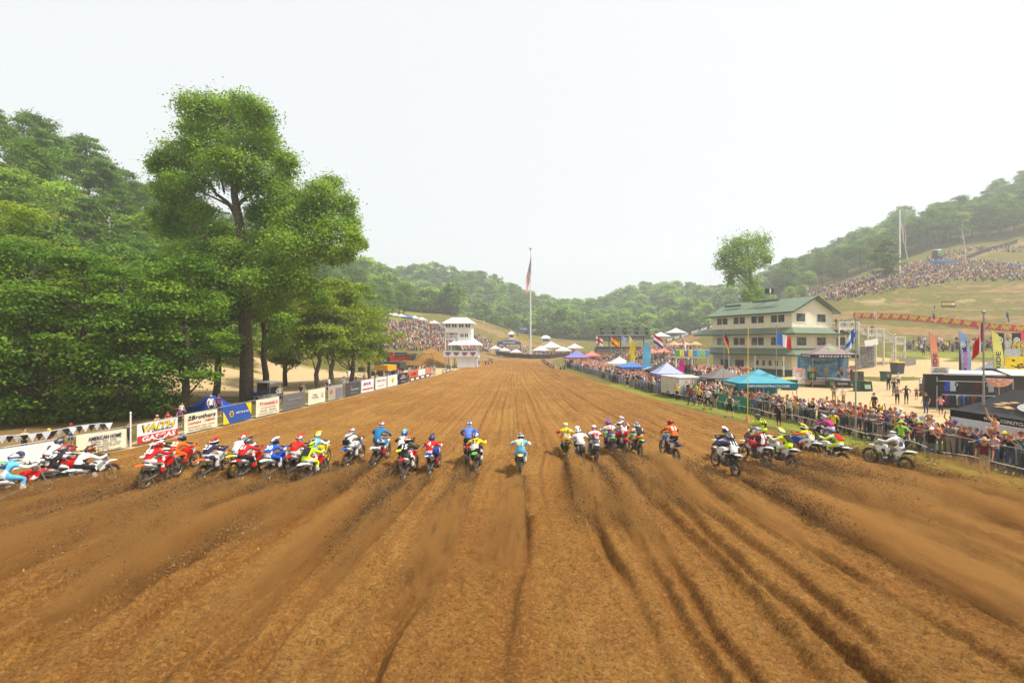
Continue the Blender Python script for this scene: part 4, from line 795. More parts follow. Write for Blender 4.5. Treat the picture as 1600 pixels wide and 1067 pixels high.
def mth(op, a, b_=None, c=None, clamp=False):
    n = t.nodes.new('ShaderNodeMath'); n.operation = op; n.use_clamp = clamp
    for k, v in enumerate((a, b_, c)):
        if v is None: continue
        if hasattr(v, 'is_output'): t.links.new(v, n.inputs[k])
        else: n.inputs[k].default_value = v
    return n.outputs[0]
tc = t.nodes.new('ShaderNodeTexCoord'); sx = t.nodes.new('ShaderNodeSeparateXYZ'); t.links.new(tc.outputs['Object'], sx.inputs[0]); oi = t.nodes.new('ShaderNodeObjectInfo')
mp = t.nodes.new('ShaderNodeMapping'); t.links.new(tc.outputs['Object'], mp.inputs[0]); mp.inputs['Scale'].default_value = (2.6, 6.5, 2.6); cb = t.nodes.new('ShaderNodeCombineXYZ'); t.links.new(mth('MULTIPLY', oi.outputs['Random'], 50.0), cb.inputs[0]); t.links.new(cb.outputs[0], mp.inputs['Location'])
nz_ = t.nodes.new('ShaderNodeTexNoise'); nz_.inputs['Scale'].default_value = 1.5; nz_.inputs['Detail'].default_value = 3; nz_.inputs['Roughness'].default_value = .6; t.links.new(mp.outputs[0], nz_.inputs['Vector'])
yb = sx.outputs[1]                                    # 0 at the wheel, 1 at the far end of the plume
wid = mth('MULTIPLY_ADD', yb, .86, .13); rx = mth('DIVIDE', sx.outputs[0], wid); fx = mth('SUBTRACT', 1.0, mth('MULTIPLY', rx, rx), clamp=True)
hz_ = mth('MULTIPLY_ADD', mth('MULTIPLY', yb, mth('SUBTRACT', 1.15, yb)), 2.4, .15); fz = mth('SUBTRACT', 1.0, mth('DIVIDE', sx.outputs[2], hz_), clamp=True)
fy = mth('MULTIPLY', mth('MULTIPLY', mth('SUBTRACT', 1.0, yb), 1.7, clamp=True), mth('MULTIPLY', yb, 9.0, clamp=True))
nn = mth('MULTIPLY_ADD', nz_.outputs[0], 4.4, -1.75, clamp=True)
den = mth('MULTIPLY', mth('MULTIPLY', mth('MULTIPLY', fx, fz), mth('MULTIPLY', fy, nn)), 10.0)
pv = t.nodes.new('ShaderNodeVolumePrincipled'); t.links.new(den, pv.inputs['Density']); pv.inputs['Color'].default_value = (0.58, 0.33, 0.11, 1); pv.inputs['Anisotropy'].default_value = 0.2
o_ = t.nodes.new('ShaderNodeOutputMaterial'); t.links.new(pv.outputs[0], o_.inputs['Volume'])
pm_ = MB(); pm_.add([(-.22, 0, 0), (.22, 0, 0), (1, 1, 0), (-1, 1, 0), (-.22, 0, .3), (.22, 0, .3), (1, 1, 1), (-1, 1, 1)], [(3, 2, 1, 0), (4, 5, 6, 7), (0, 1, 5, 4), (1, 2, 6, 5), (2, 3, 7, 6), (3, 0, 4, 7)]); plume = pm_.mesh('dust'); plume.materials.append(dmv)
for i, (p, bk) in enumerate(BPOS):
    rp = random.Random(400 + i); L = rp.uniform(7.0, 12.5); yaw = R(bk[2]); dr = rp.uniform(-.045, .045)
    o = link('dust', plume, None, (p.x, p.y - .1, -.03), (0, 0, math.pi - yaw * .6 + dr), kind='stuff', label='brown dust plume drifting low behind a racing bike', cat='dust', group='dust behind the bikes'); o.scale = (rp.uniform(.42, .85), L, rp.uniform(.9, 1.7))
# loose clods and pebbles lying on the track
r_ = np.random.default_rng(77); n = 16000; y = F * H / (r_.uniform(600, 1120, n) - V0); x = r_.uniform(-1.25, 1.15, n) * y
ok = in_track(x, y) > .5; x, y = x[ok], y[ok]; z = relief(x, y)[0]; sz = (.007 + .03 * r_.beta(1, 6, len(x))) * np.clip(y / 12, .7, 2)
v_, f_ = grains(np.stack([x, y, z + sz * .3], 1), sz, r_)
link('loose_clods', np_mesh('loose_clods', v_, f_, [paint((0.22, 0.135, 0.055), .95, .4, 3)]), kind='stuff', label='loose clods and pebbles lying over the dirt track', cat='dirt')
# ------------------------------------------------------------------ people
def poly_slot(a, b_): return lambda k: a if k < b_[0] else b_[1]
POSE = {
 'lean': (((.25, .12, 1.18), (.16, .36, 1.17)), ((.25, .12, 1.18), (.15, .38, 1.18)), 0),
 'phone': (((.27, .18, 1.26), (.09, .32, 1.54)), ((.27, .18, 1.26), (.09, .32, 1.54)), 0),
 'arm_up': (((.25, .12, 1.18), (.17, .36, 1.17)), ((.28, .10, 1.62), (.24, .18, 1.88)), 0),
 'both_up': (((.30, .08, 1.62), (.24, .14, 1.88)), ((.30, .08, 1.62), (.22, .14, 1.88)), 0),
 'down': (((.26, -.03, 1.15), (.26, .08, .92)), ((.26, -.03, 1.15), (.25, .10, .92)), 0),
 'hips': (((.40, -.08, 1.18), (.20, .03, 1.02)), ((.40, -.08, 1.18), (.20, .03, 1.02)), 0),
 'crossed': (((.27, .10, 1.17), (-.06, .24, 1.20)), ((.27, .10, 1.15), (-.06, .22, 1.15)), 0),
 'walk': (((.27, -.10, 1.16), (.24, -.06, .93)), ((.26, .06, 1.15), (.22, .22, .98)), .26),
}
body_me = {}
for nm, (L_, R_, st) in POSE.items():
    for fem in (0, 1):
        k = .92 if fem else 1.0; J = {'hip': (V3(0, 0, .94), (.135, .11)), 'mid': (V3(0, 0, 1.12), (.12 if fem else .14, .10)), 'chest': (V3(0, .01, 1.33), (.15 * k, .115)), 'neck': (V3(0, .01, 1.5), .055), 'hd': (V3(0, .03, 1.57), .055)}
        E = [('hip', 'mid'), ('mid', 'chest'), ('chest', 'neck'), ('neck', 'hd')]; T = {E[0]: lambda q: 3 if q < .3 else 1, E[1]: 1, E[2]: lambda q: 1 if q < .55 else 0, E[3]: 0}
        for s, (el, wr) in ((-1, L_), (1, R_)):
            q = 'lr'[s > 0]; el = V3(s * el[0], el[1], el[2]); wr = V3(s * wr[0], wr[1], wr[2]); dr = (wr - el).normalized(); f = st * s; bend = abs(f) * .3
            for n, p, r in (('sh', V3(s * .175 * k, 0, 1.425), .062 * k), ('el', el, .042 * k), ('wr', wr, .028), ('pa', wr + dr * .06, (.034, .02)), ('fi', wr + dr * .14, (.03, .014)), ('th', wr + dr * .06 + V3(-s * .045, .01, .03), .012), ('hp', V3(s * .085, 0, .90), .095), ('kn', V3(s * .10, f * .6 + .02 + bend * .2, .50), .062), ('cf', V3(s * .10, f * .75 - bend * .2, .36), .056), ('an', V3(s * .10, f, .09), .042), ('to', V3(s * .115, f + .15, .045), .036), ('he', V3(s * .10, f - .04, .05), .038)): J[n + q] = (p, r)
            for a, b_, ty in (('chest', 'sh', 1), ('sh', 'el', lambda z: 2 if z < .72 else 0), ('el', 'wr', 0), ('wr', 'pa', 0), ('pa', 'fi', 0), ('pa', 'th', 0), ('hip', 'hp', 3), ('hp', 'kn', 3), ('kn', 'cf', 4), ('cf', 'an', 4), ('an', 'to', 5), ('an', 'he', 5)):
                e = (a if a in ('chest', 'hip') else a + q, b_ + q); E.append(e); T[e] = ty
        me, slot = skin_body(J, E, 'hip', T)
        hdm = MB(); hdm.ell((0, .03, 1.625), (.076, .094, .118), 10, 8); hdm.add([(-.016, .115, 1.635), (.016, .115, 1.635), (0, .145, 1.60), (0, .115, 1.59)], [(0, 2, 1), (0, 3, 2), (1, 2, 3)]); [hdm.ell((s * .078, .02, 1.62), (.012, .022, .032), 6, 4) for s in (-1, 1)]
        body_me[nm, fem] = finish_body(me, slot, 6, [(hdm, 0)]); body_me[nm, fem].name = 'person'
def hat_meshes():
    d = {}
    m_ = MB(); m_.ell((0, .02, 1.65), (.09, .108, .105), 12, 6, v1=.5); m_.add([(-.075, .11, 1.655), (.075, .11, 1.655), (.06, .21, 1.645), (-.06, .21, 1.645), (-.075, .11, 1.665), (.075, .11, 1.665), (.06, .21, 1.652), (-.06, .21, 1.652)], [(3, 2, 1, 0), (4, 5, 6, 7), (2, 3, 7, 6), (1, 2, 6, 5), (3, 0, 4, 7)]); d['cap'] = m_.mesh('cap', True)
    m_ = MB(); m_.ell((0, .02, 1.65), (.09, .105, .12), 12, 5, v1=.5); m_.tube([(0, .02, 1.645), (0, .02, 1.665)], [.21, .10], 14); d['hat'] = m_.mesh('sun_hat', True)
    m_ = MB(); m_.ell((0, .012, 1.645), (.086, .10, .108), 12, 7, v1=.56, rot=(-.25, 0, 0)); d['short'] = m_.mesh('hair', True)
    m_ = MB(); m_.ell((0, .008, 1.642), (.09, .104, .112), 12, 7, v1=.58, rot=(-.3, 0, 0)); m_.tube([(0, -.06, 1.62), (0, -.095, 1.5), (0, -.09, 1.36)], [.08, .08, .045], 8); d['long'] = m_.mesh('hair', True)
    return d
HAT = hat_meshes()
COLS = [('red', srgb(170, 30, 32)), ('white', srgb(225, 225, 222)), ('black', srgb(24, 24, 26)), ('grey', srgb(120, 122, 125)), ('navy', srgb(30, 38, 70)), ('teal', srgb(40, 110, 120)), ('light blue', srgb(120, 165, 205)), ('blue', srgb(35, 85, 170)), ('orange', srgb(225, 110, 40)), ('pink', srgb(215, 150, 160)), ('olive', srgb(90, 92, 60)), ('tan', srgb(190, 165, 130)), ('yellow', srgb(230, 205, 50)), ('maroon', srgb(100, 28, 38)), ('lime', srgb(150, 210, 60)), ('purple', srgb(95, 60, 120))]
CW = [9, 14, 17, 11, 7, 4, 5, 6, 4, 5, 4, 5, 3, 4, 2, 2]
PANTS = [('black', srgb(26, 26, 28)), ('khaki', srgb(160, 140, 105)), ('denim', srgb(60, 75, 105)), ('grey', srgb(95, 95, 98)), ('navy', srgb(34, 40, 62))]
SKIN = [srgb(222, 172, 140), srgb(205, 150, 118), srgb(190, 130, 98), srgb(232, 186, 158), srgb(170, 112, 82)]
HAIR = [srgb(40, 28, 20), srgb(75, 50, 30), srgb(150, 110, 65), srgb(25, 22, 22), srgb(120, 112, 105)]
PEOPLE = []
rp = random.Random(17)
def person(loc, face, pose, zone, group, shirt=None, pants=None, hat=None, fem=None, s=None, note='', label=None, longp=None, skin_top=False):
    fem = rp.random() < .33 if fem is None else fem; sh = shirt or rp.choices(COLS, CW)[0]; pa = pants or rp.choice(PANTS); sk = paint(rp.choice(SKIN), .6, .06, 8)
    ht = hat or rp.choices(['cap', 'hat', 'short', 'long'], [40, 8, 36 if not fem else 2, 4 if not fem else 60])[0]
    if isinstance(sh, str): sh = [c for c in COLS if c[0] == sh][0]
    if isinstance(pa, str): pa = [c for c in PANTS + COLS if c[0] == pa][0]
    lp = rp.random() < .25 if longp is None else longp
    mats = [sk, sk if skin_top else cloth(sh[1]), sk if skin_top or rp.random() < .12 else cloth(sh[1]), cloth(pa[1]), cloth(pa[1]) if lp else sk, cloth(rp.choice([WHITE, BLACK, (0.2, 0.2, 0.2)]))]
    s = s or rp.uniform(.93, 1.06) * (.94 if fem else 1.0)
    o = link('person', body_me[pose, int(fem)], None, loc, (0, 0, face), mats); o.scale = (s, s, s)
    hc = rp.choice(COLS) if ht in ('cap', 'hat') else None
    if ht == 'hat': hc = COLS[11]
    link({'cap': 'cap', 'hat': 'sun_hat'}.get(ht, 'hair'), HAT[ht], o, mats=[cloth(hc[1]) if hc else cloth(rp.choice(HAIR))])
    top = 'bare chest' if skin_top else sh[0] + ' top'
    hd = (hc[0] + ' ' + {'cap': 'cap', 'hat': 'sun hat'}[ht]) if hc else ('long hair' if ht == 'long' else 'short hair')
    act = {'lean': 'leaning', 'phone': 'holding phone up', 'arm_up': 'one arm raised', 'both_up': 'both arms raised', 'down': 'arms down', 'hips': 'hands on hips', 'crossed': 'arms crossed', 'walk': 'walking'}[pose]
    o['label'] = label or f'person in {top} with {hd}, {act}, {zone}'; o['category'] = 'person'; o['group'] = group; PEOPLE.append(o); return o
def face_dir(dx, dy): return math.atan2(-dx, dy)
ORD = ['', 'second', 'third', 'fourth', 'fifth', 'sixth', 'seventh', 'eighth']
# spectators pressed against the right fence
grp = 'spectators along the chain link fence'
yv = 17.2
NEAR_END = 44.5
while yv < NEAR_END:
    rows = 3 if yv < 23.6 else 6 if yv < 33 else 4
    for k in range(rows):
        y = yv + rp.uniform(-.18, .18) + .2 * (k % 2); off = [.30, .78, 1.3, 1.9, 2.6, 3.4][k] + rp.uniform(-.12, .12)
        if rp.random() < (.04, .08, .2, .3, .35, .5)[k]: continue
        x = float(interp(FENCE_R, y)) + off
        if 20.0 < y < 24.4 and x > 21.6: continue
        if 33.5 < y < 37.5 and k > 2: continue
        zone = 'by the black tent' if y < 23.8 else 'by the tall fence pole' if y < 27 else 'mid fence crowd' if y < 31.5 else 'before the teal tent' if y < 38 else 'beyond the green banner'
        pose = rp.choices(['lean', 'phone', 'arm_up', 'both_up', 'crossed', 'down'], [5, 3, 1.4, .5, .8, .4] if k == 0 else [.3, 3.4, 1.5, .6, 1.2, 2.2])[0]
        person((x, y, zt1(x, y)), face_dir(-1, rp.uniform(-.55, .1)), pose, zone, grp)
    yv += .54 if yv < 33 else .62
# people by the left fence, behind the banners
for u, D, pose, sh, hat in [(38, 22.9, 'lean', 'tan', 'short'), (76, 23.0, 'phone', 'maroon', 'cap'), (110, 24.6, 'down', 'grey', 'cap'), (199, 24.6, 'hips', 'black', 'short'), (245, 27.4, 'lean', 'tan', 'cap'), (262, 28.8, 'crossed', 'red', 'cap'), (281, 30.2, 'down', 'purple', 'cap'), (284, 33.0, 'down', 'white', 'short'), (329, 33.8, 'down', 'white', 'cap'), (341, 34.5, 'down', 'purple', 'long'),
    (437, 42.0, 'hips', 'white', 'cap'), (440, 43.2, 'crossed', 'tan', 'long'), (470, 44.0, 'down', 'black', 'short'), (474, 45.3, 'down', 'grey', 'cap'), (511, 50.5, 'down', 'navy', 'cap'), (514, 52.0, 'down', 'white', 'short'), (537, 53.8, 'hips', 'light blue', 'cap'), (556, 57.0, 'crossed', 'black', 'cap'), (569, 60.0, 'down', 'grey', 'cap')]:
    x = (u - U0) * D / F; lx = float(interp(LEFT, D)); x = min(x, lx - .55)
    person((x, D, zt1(x, D)), face_dir(1, -.3), pose, 'behind the sponsor banners', 'spectators behind the sponsor banners', shirt=sh, hat=hat, s=.74 if u < 290 else None)
# crowd at the fence by the parked machinery
for i in range(34):
    D = rp.uniform(60, 82); x = float(interp(LEFT, D)) - rp.uniform(.5, 3.8)
    person((x, D, zt1(x, D)), face_dir(1, rp.uniform(-.6, .2)), rp.choice(['down', 'hips', 'crossed', 'phone', 'lean']), 'by the parked machinery', 'spectators near the machinery')
# photographers and crew on the verge
VERGE = [(1456, 726, 'phone', 'black', 'grey', 'cap', 'photographer in black shirt and grey shorts aiming a camera'), (1538, 747, 'down', 'maroon', 'khaki', 'hat', 'man in maroon shirt with blue backpack and sun hat'), (1302, 688, 'walk', 'yellow', 'black', 'cap', 'runner in yellow shirt with black backpack beside the racers'), (1408, 712, 'hips', 'lime', 'black', 'cap', 'official in lime vest and black cap beyond white rider'), (1217, 669, 'phone', 'black', 'black', 'cap', 'photographer dressed in black beside white flag below teal tent'),
    (1140, 652, 'walk', 'olive', 'black', 'short', 'person in olive shirt bending along the green banner'), (1106, 640, 'walk', 'white', 'black', 'cap', 'person in white top and black shorts on the verge'), (1093, 634, 'walk', 'yellow', 'black', 'cap', 'person in yellow jacket beside man in red'), (1080, 633, 'walk', 'red', 'denim', 'hat', 'person in red top and jeans with sun hat on the verge'), (1058, 626, 'phone', 'yellow', 'black', 'cap', 'photographer in yellow shirt and black shorts with backpack'), (1066, 622, 'down', 'lime', 'black', 'cap', 'official in lime vest next to yellow photographer'),
    (1040, 618, 'phone', 'black', 'black', 'cap', 'crouching photographer in black holding pale board'), (1021, 614, 'walk', 'white', 'grey', 'cap', 'photographer in white shirt walking along verge'), (990, 607, 'hips', 'black', 'khaki', 'cap', 'person in black shirt strolling, second from far end of verge'), (980, 607, 'hips', 'black', 'black', 'cap', 'person in black shirt and shorts strolling at far end of verge'), (876, 581, 'down', 'lime', 'black', 'cap', 'marshal in lime shirt at far corner of track'), (882, 581, 'down', 'blue', 'black', 'cap', 'marshal in blue shirt at far corner of track'), (1118, 640, 'down', 'navy', 'khaki', 'cap', 'person in navy shirt near green banner edge')]
for u, v, pose, sh, pa, hat, lab in VERGE:
    p = G(u, v); person((p.x, p.y, zt1(p.x, p.y)), face_dir(-1, -.5) + rp.uniform(-.4, .4), pose, '', 'photographers and crew on the verge', sh, pa, hat, False, label=lab)
# strollers on the open gravel
for u, v, pose, sh, pa, hat, fem, lab in [(1388, 613, 'down', 'black', 'black', 'cap', 0, 'person in black tee standing by green bin on gravel'), (1397, 620, 'down', 'navy', 'grey', 'short', 0, 'person in navy tee walking on gravel beside white shirt'), (1404, 610, 'down', 'white', 'black', 'cap', 0, 'tall person in white tee and cap on open gravel'), (1402, 633, 'crossed', 'grey', 'black', 'short', 0, 'person in grey tee with crossed arms on gravel'), (1416, 632, 'hips', 'black', 'black', 'long', 1, 'woman in black tank top with hands on hips'), (1432, 626, 'down', 'red', 'maroon', 'cap', 0, 'child in red shirt before the helmet rack'),
    (1443, 584, 'walk', 'black', 'black', 'long', 1, 'woman in black walking away on far gravel'), (1451, 583, 'walk', 'black', 'grey', 'cap', 0, 'person in dark shirt walking away on far gravel'), (1455, 582, 'walk', 'lime', 'black', 'cap', 0, 'person in lime shirt far out on gravel'), (1447, 646, 'down', 'black', 'denim', 'long', 1, 'woman in black vest standing above fence crowd'), (1470, 650, 'phone', 'pink', 'black', 'long', 1, 'woman in pink top and glasses above fence crowd'), (1534, 628, 'down', 'grey', 'black', 'short', 0, 'bald vendor in grey shirt beside clothing racks'), (1366, 650, 'down', 'black', 'black', 'cap', 0, 'large person in black tee behind fence crowd'),
    (1318, 633, 'down', 'white', 'khaki', 'short', 0, 'bald person in white tee behind fence crowd'), (1303, 630, 'crossed', 'teal', 'khaki', 'cap', 0, 'person in teal tee and cap behind fence crowd'), (1477, 583, 'down', 'olive', 'black', 'cap', 0, 'person on roof of the clothing stall'), (1144, 588, 'down', 'pink', 'khaki', 'cap', 0, 'person in pink shirt beside grey bins under green awning'), (1150, 589, 'down', 'white', 'denim', 'long', 1, 'woman in white under the green awning'), (1173, 588, 'down', 'yellow', 'grey', 'short', 0, 'person in yellow vest by yellow pole under awning')]:
    p = G(u, v); person((p.x, p.y, zt1(p.x, p.y)), rp.uniform(0, 6.28) if pose == 'walk' else face_dir(-1, -.7) + rp.uniform(-.6, .6), pose, '', 'people on the open gravel', sh, pa, hat, bool(fem), label=lab, s=.72 if 'child' in lab else None)
# bare chested man up on a cooler behind the fence
p = Vector((22.0 - .75, 20.55, 0)); zc = zt1(p.x, p.y)
o = empty('cooler', (p.x, p.y, zc), .2, 'white cooler under the bare chested man', 'cooler'); MB().b2(-.4, .4, -.28, .28, 0, .5).build('body', white_m, o); MB().b2(-.42, .42, -.3, .3, .5, .58).build('lid', paint((.05, .12, .4), .5), o)
person((p.x, p.y, zc + .58), face_dir(-1, .25), 'arm_up', '', grp, 'black', 'black', 'long', False, 1.03, label='bare chested man standing high with phone before the black tent', longp=True, skin_top=True)
def dedupe():
    seen = {}
    for o in sorted(PEOPLE, key=lambda q: q.location.y):
        l = o['label']; k = seen.get(l, 0); seen[l] = k + 1
        if k: o['label'] = l + ' (%s)' % ORD[min(k, 7)]
# ------------------------------------------------------------------ crowds past counting: one object per mass
crowd_m, t, b = newmat('crowd_clothing'); at = node(t, 'ShaderNodeAttribute', attribute_name='col'); t.links.new(at.outputs['Color'], b.inputs['Base Color']); b.inputs['Roughness'].default_value = .85
_bx = lambda x, y, z0, z1, k=1.0: np.array([(-x, -y, z0), (x, -y, z0), (x, y, z0), (-x, y, z0), (-x * k, -y * k, z1), (x * k, -y * k, z1), (x * k, y * k, z1), (-x * k, y * k, z1)])
_fq = np.array([(0, 1, 5, 4), (1, 2, 6, 5), (2, 3, 7, 6), (3, 0, 4, 7), (4, 5, 6, 7), (3, 2, 1, 0)])
def crowd(pts, label, seed, sit=0.0, bright=1.0):
    r_ = np.random.default_rng(seed); n = len(pts)
    parts = [_bx(.14, .10, 0, .88, 1.1), _bx(.19, .12, .86, 1.45, 1.0), _bx(.075, .085, 1.45, 1.72, .9), np.concatenate([_bx(.045, .16, 1.0, 1.12)]) + np.array([-.22, .14, 0]), _bx(.045, .16, 1.0, 1.12) + np.array([.22, .14, 0])]
    S = np.concatenate(parts); K = len(parts); sc_ = r_.uniform(.9, 1.06, n) * np.where(r_.uniform(size=n) < .08, .7, 1); an = r_.uniform(0, 6.28, n); seat = r_.uniform(size=n) < sit
    v_ = np.repeat(S[None], n, 0) * sc_[:, None, None]; v_[..., 2] -= np.where(seat, .45, 0)[:, None]
    c, s_ = np.cos(an)[:, None], np.sin(an)[:, None]; x = v_[..., 0] * c - v_[..., 1] * s_; y = v_[..., 0] * s_ + v_[..., 1] * c
    v_ = np.stack([x, y, v_[..., 2]], -1) + np.asarray(pts)[:, None]
    f_ = (np.arange(n) * 8 * K)[:, None, None] + np.concatenate([_fq + 8 * k for k in range(K)])[None]
    shirts = np.array([c_[1] for c_ in COLS])[r_.choice(len(COLS), n, p=np.array(CW) / sum(CW))]; pants = np.array([c_[1] for c_ in PANTS])[r_.integers(0, len(PANTS), n)]; skin = np.array(SKIN)[r_.integers(0, 5, n)]; hats = np.where((r_.uniform(size=n) < .45)[:, None], np.array([c_[1] for c_ in COLS])[r_.integers(0, 4, n)], skin)
    col = np.repeat(np.stack([pants, shirts, hats * .5 + skin * .5, skin, skin], 1)[:, :, None], 8, 2).reshape(-1, 3)
    me = np_mesh('crowd', v_.reshape(-1, 3), f_.reshape(-1, 4), [crowd_m]); vcol(me, 'col', col * bright)
    return link('crowd', me, label=label, cat='crowd', kind='stuff')
def scatter_crowd(n, xr, yr, cond, seed):
    r_ = np.random.default_rng(seed); x = r_.uniform(*xr, n * 6); y = r_.uniform(*yr, n * 6); z = zt(x, y); u = U0 + F * x / y; v = V0 - F * (z - H) / y; ok = cond(u, v, x, y, z); x, y, z = x[ok][:n], y[ok][:n], z[ok][:n]; return np.stack([x, y, z], 1)
fx_ = lambda y: interp(FENCE_R, np.minimum(y, 112))
crowd(scatter_crowd(1300, (9, 34), (44.5, 112), lambda u, v, x, y, z: (x > fx_(y) + .3) & (x < fx_(y) + 3.2 + 3.5 * sstep(55, 75, y)), 1), 'dense crowd packed behind the far stretch of fence', 1)
crowd(scatter_crowd(1300, (18, 48), (84, 150), lambda u, v, x, y, z: (x > fx_(y) + 7) & (u > 890) & (u < 1085), 2), 'crowd on the low bank around the tents and stand', 2)
crowd(scatter_crowd(1900, (-75, -14), (118, 200), lambda u, v, x, y, z: (u > 585) & (u < 785) & (v > 505 + np.maximum(0, (u - 700) * .3)) & (v < 549 - np.maximum(0, 640 - u) * .1) & (z > 1.5), 3), 'mass of spectators covering the slope behind the white tower', 3, .6)
crowd(scatter_crowd(2300, (85, 250), (146, 215), lambda u, v, x, y, z: (u > 1290) & (u < 1660) & (v < 470 - np.clip(u - 1310, 0, 190) * .16) & (v > np.interp(u, [1290, 1330, 1400, 1450, 1500, 1560, 1660], [462, 445, 420, 410, 404, 412, 420])), 4), 'mass of spectators seated across the hillside crest', 4, .7)
crowd(scatter_crowd(420, (100, 270), (180, 232), lambda u, v, x, y, z: (u > 1240) & (u < 1640) & (np.abs(v - np.interp(u, [1240, 1300, 1400, 1470, 1530, 1640], [470, 452, 425, 402, 390, 392])) < 4), 5), 'thin band of spectators below the ridge trees', 5, .5)
crowd(scatter_crowd(130, (66, 110), (82, 97), lambda u, v, x, y, z: (u > 1408) & (u < 1640) & (np.abs(v - 543) < 7), 6), 'row of spectators along the bank below the red banner', 6)
crowd(scatter_crowd(300, (-16, 22), (168, 200), lambda u, v, x, y, z: (u > 775) & (u < 900), 7), 'crowd lining the barrier at the far end', 7)
crowd(scatter_crowd(90, (30, 36), (76, 92), lambda u, v, x, y, z: (u > 1075) & (u < 1130) & (y < 84), 8), 'crowd on the patio beside the green roofed building', 8)

crowd(scatter_crowd(150, (25, 39), (54, 80), lambda u, v, x, y, z: (u > 1085) & (u < 1172), 9), 'people milling between the tents and the clubhouse porch', 9)
# ------------------------------------------------------------------ fences, banners, flags, tents
RX = R(90)
def flat(name, w_, h_, mat, parent, loc=(0, 0, 0), rot=(0, 0, 0), th=.02, sag=0.0, nx=6):
    """a sheet with thickness in the local XZ plane, hanging from its top edge, slightly billowed"""
    mb = MB(); vs_ = []
    for s in (0, 1):
        for j in range(3):
            for i in range(nx + 1):
                a = i / nx; vs_.append(((a - .5) * w_, s * th + sag * math.sin(a * math.pi * 3 + j) * (.3 + .35 * j), h_ * (1 - j / 2) - sag * .6 * math.sin(a * math.pi) * (j == 0)))
    k = 3 * (nx + 1); fs_ = []
    for j in range(2):
        for i in range(nx): q = j * (nx + 1) + i; fs_ += [(q, q + 1, q + nx + 2, q + nx + 1), (k + q, k + q + nx + 1, k + q + nx + 2, k + q + 1)]
    rim = [i for i in range(nx + 1)] + [nx + (nx + 1) * j for j in (1, 2)] + [2 * (nx + 1) + i for i in reversed(range(nx))] + [nx + 1]
    for a, b_ in zip(rim, rim[1:] + rim[:1]): fs_.append((a, b_, b_ + k, a + k))
    mb.add(vs_, fs_); return mb.build(name, mat, parent, loc=loc, rot=rot)
def yaw_to(a, b_): d = Vector(b_) - Vector(a); return math.atan2(d.y, d.x)
def wire_panel(L, h, sp=.11):
    mb = MB(); n = int((L + h) / sp)
    for s in (1, -1):
        for i in range(n):
            t0 = i * sp - h; a = max(0, t0); b_ = min(L, t0 + h)
            if b_ - a < .02: continue
            p, q = (a, 0, a - t0), (b_, 0, b_ - t0)
            if s < 0: p, q = (L - p[0], .004, p[2]), (L - q[0], .004, q[2])
            mb.tube([p, q], .0035, 3, cap=False)
    return mb.mesh('wire_mesh')
def chain_fence(pts, name, label, h=1.22, bay=3.0, hf=None):
    o = empty(name, (pts[0][0], pts[0][1], 0), 0, label, 'fence'); org = o.location
    seg = 0; panel = wire_panel(bay, h - .1); panel.materials.append(wire_m)
    acc = [0.0]
    for a, b_ in zip(pts, pts[1:]): acc.append(acc[-1] + math.hypot(b_[0] - a[0], b_[1] - a[1]))
    def pt(s): return Vector((np.interp(s, acc, [p[0] for p in pts]), np.interp(s, acc, [p[1] for p in pts]), 0))
    n = int(acc[-1] / bay); pm_ = MB().tube([(0, 0, -.3), (0, 0, h + .05)], .03, 8).mesh('post'); pm_.materials.append(galv)
    for i in range(n + 1):
        p = pt(i * bay); p.z = zt1(p.x, p.y); k_ = hf(p.y) / h if hf else 1.0; po = link('post', pm_, o, p - org); po.scale = (1, 1, k_)
        if i < n:
            q = pt((i + 1) * bay); q.z = zt1(q.x, q.y); d = q - p
            r = MB().tube([p - org + Vector((0, 0, h * k_)), q - org + Vector((0, 0, hf(q.y) if hf else h))], .022, 6); r.build('rail', galv, o)
            w_ = link('wire_mesh', panel, o, p - org + Vector((0, 0, .05)), (0, 0, math.atan2(d.y, d.x))); w_.scale = (math.hypot(d.x, d.y) / bay, 1, k_)
    return o
fr_pts = [(float(interp(FENCE_R, y)), y) for y in np.arange(14, 112.1, 2.0)]
chain_fence(fr_pts, 'chain_link_fence', 'long galvanised chain link fence holding back the spectator crowd')
fl_pts = [(float(interp(LEFT, y)) - .25, y) for y in np.arange(14, 84, 2.0)]
chain_fence(fl_pts, 'chain_link_fence', 'chain link fence carrying the row of sponsor banners', h=1.35, hf=lambda y: float(np.interp(y, [19, 22, 26, 33, 50], [1.02, 1.08, 1.2, 1.38, 1.53])))
# sponsor banners on the left fence: x pixel range -> place along the fence
def on_left(u):                 # where the sight line of pixel column u meets the left fence
    k = (u - U0) / F; ys = np.arange(12, 110, .02); xs = interp(LEFT, ys) - .25; return float(ys[np.argmin(np.abs(xs - k * ys))])
def lb(u0, u1, label, bgc, top=None, bot=.12, build=None, name='sponsor_banner'):
    if top is None: top = float(np.interp((u0 + u1) / 2, [0, 118, 213, 400, 565, 640], [1.0, 1.06, 1.16, 1.35, 1.5, 1.5]))
    y0, y1 = on_left(u0), on_left(u1); a = Vector((float(interp(LEFT, y0)) - .25, y0, 0)); b_ = Vector((float(interp(LEFT, y1)) - .25, y1, 0)); rz = yaw_to(a, b_); nrm = Vector((math.sin(rz), -math.cos(rz), 0)); mid = (a + b_) / 2 + nrm * .06
    o = empty(name, (mid.x, mid.y, zt1(mid.x, mid.y) + bot), rz, label, 'banner', 'banners on the sponsor fence'); w_ = (b_ - a).length; h_ = top - bot
    flat('sheet', w_, h_, paint(bgc, .6, .05, 2), o, sag=.012, nx=10)
    if build: build(o, w_, h_)
    return o
def L_(o, s, x, z, size, col, w=None, shear=0., bold=0., space=1.0): return lettering(s, o, (x, -.035, z), (RX, 0, 0), size, paint(col, .6), shear, bold, w, space)
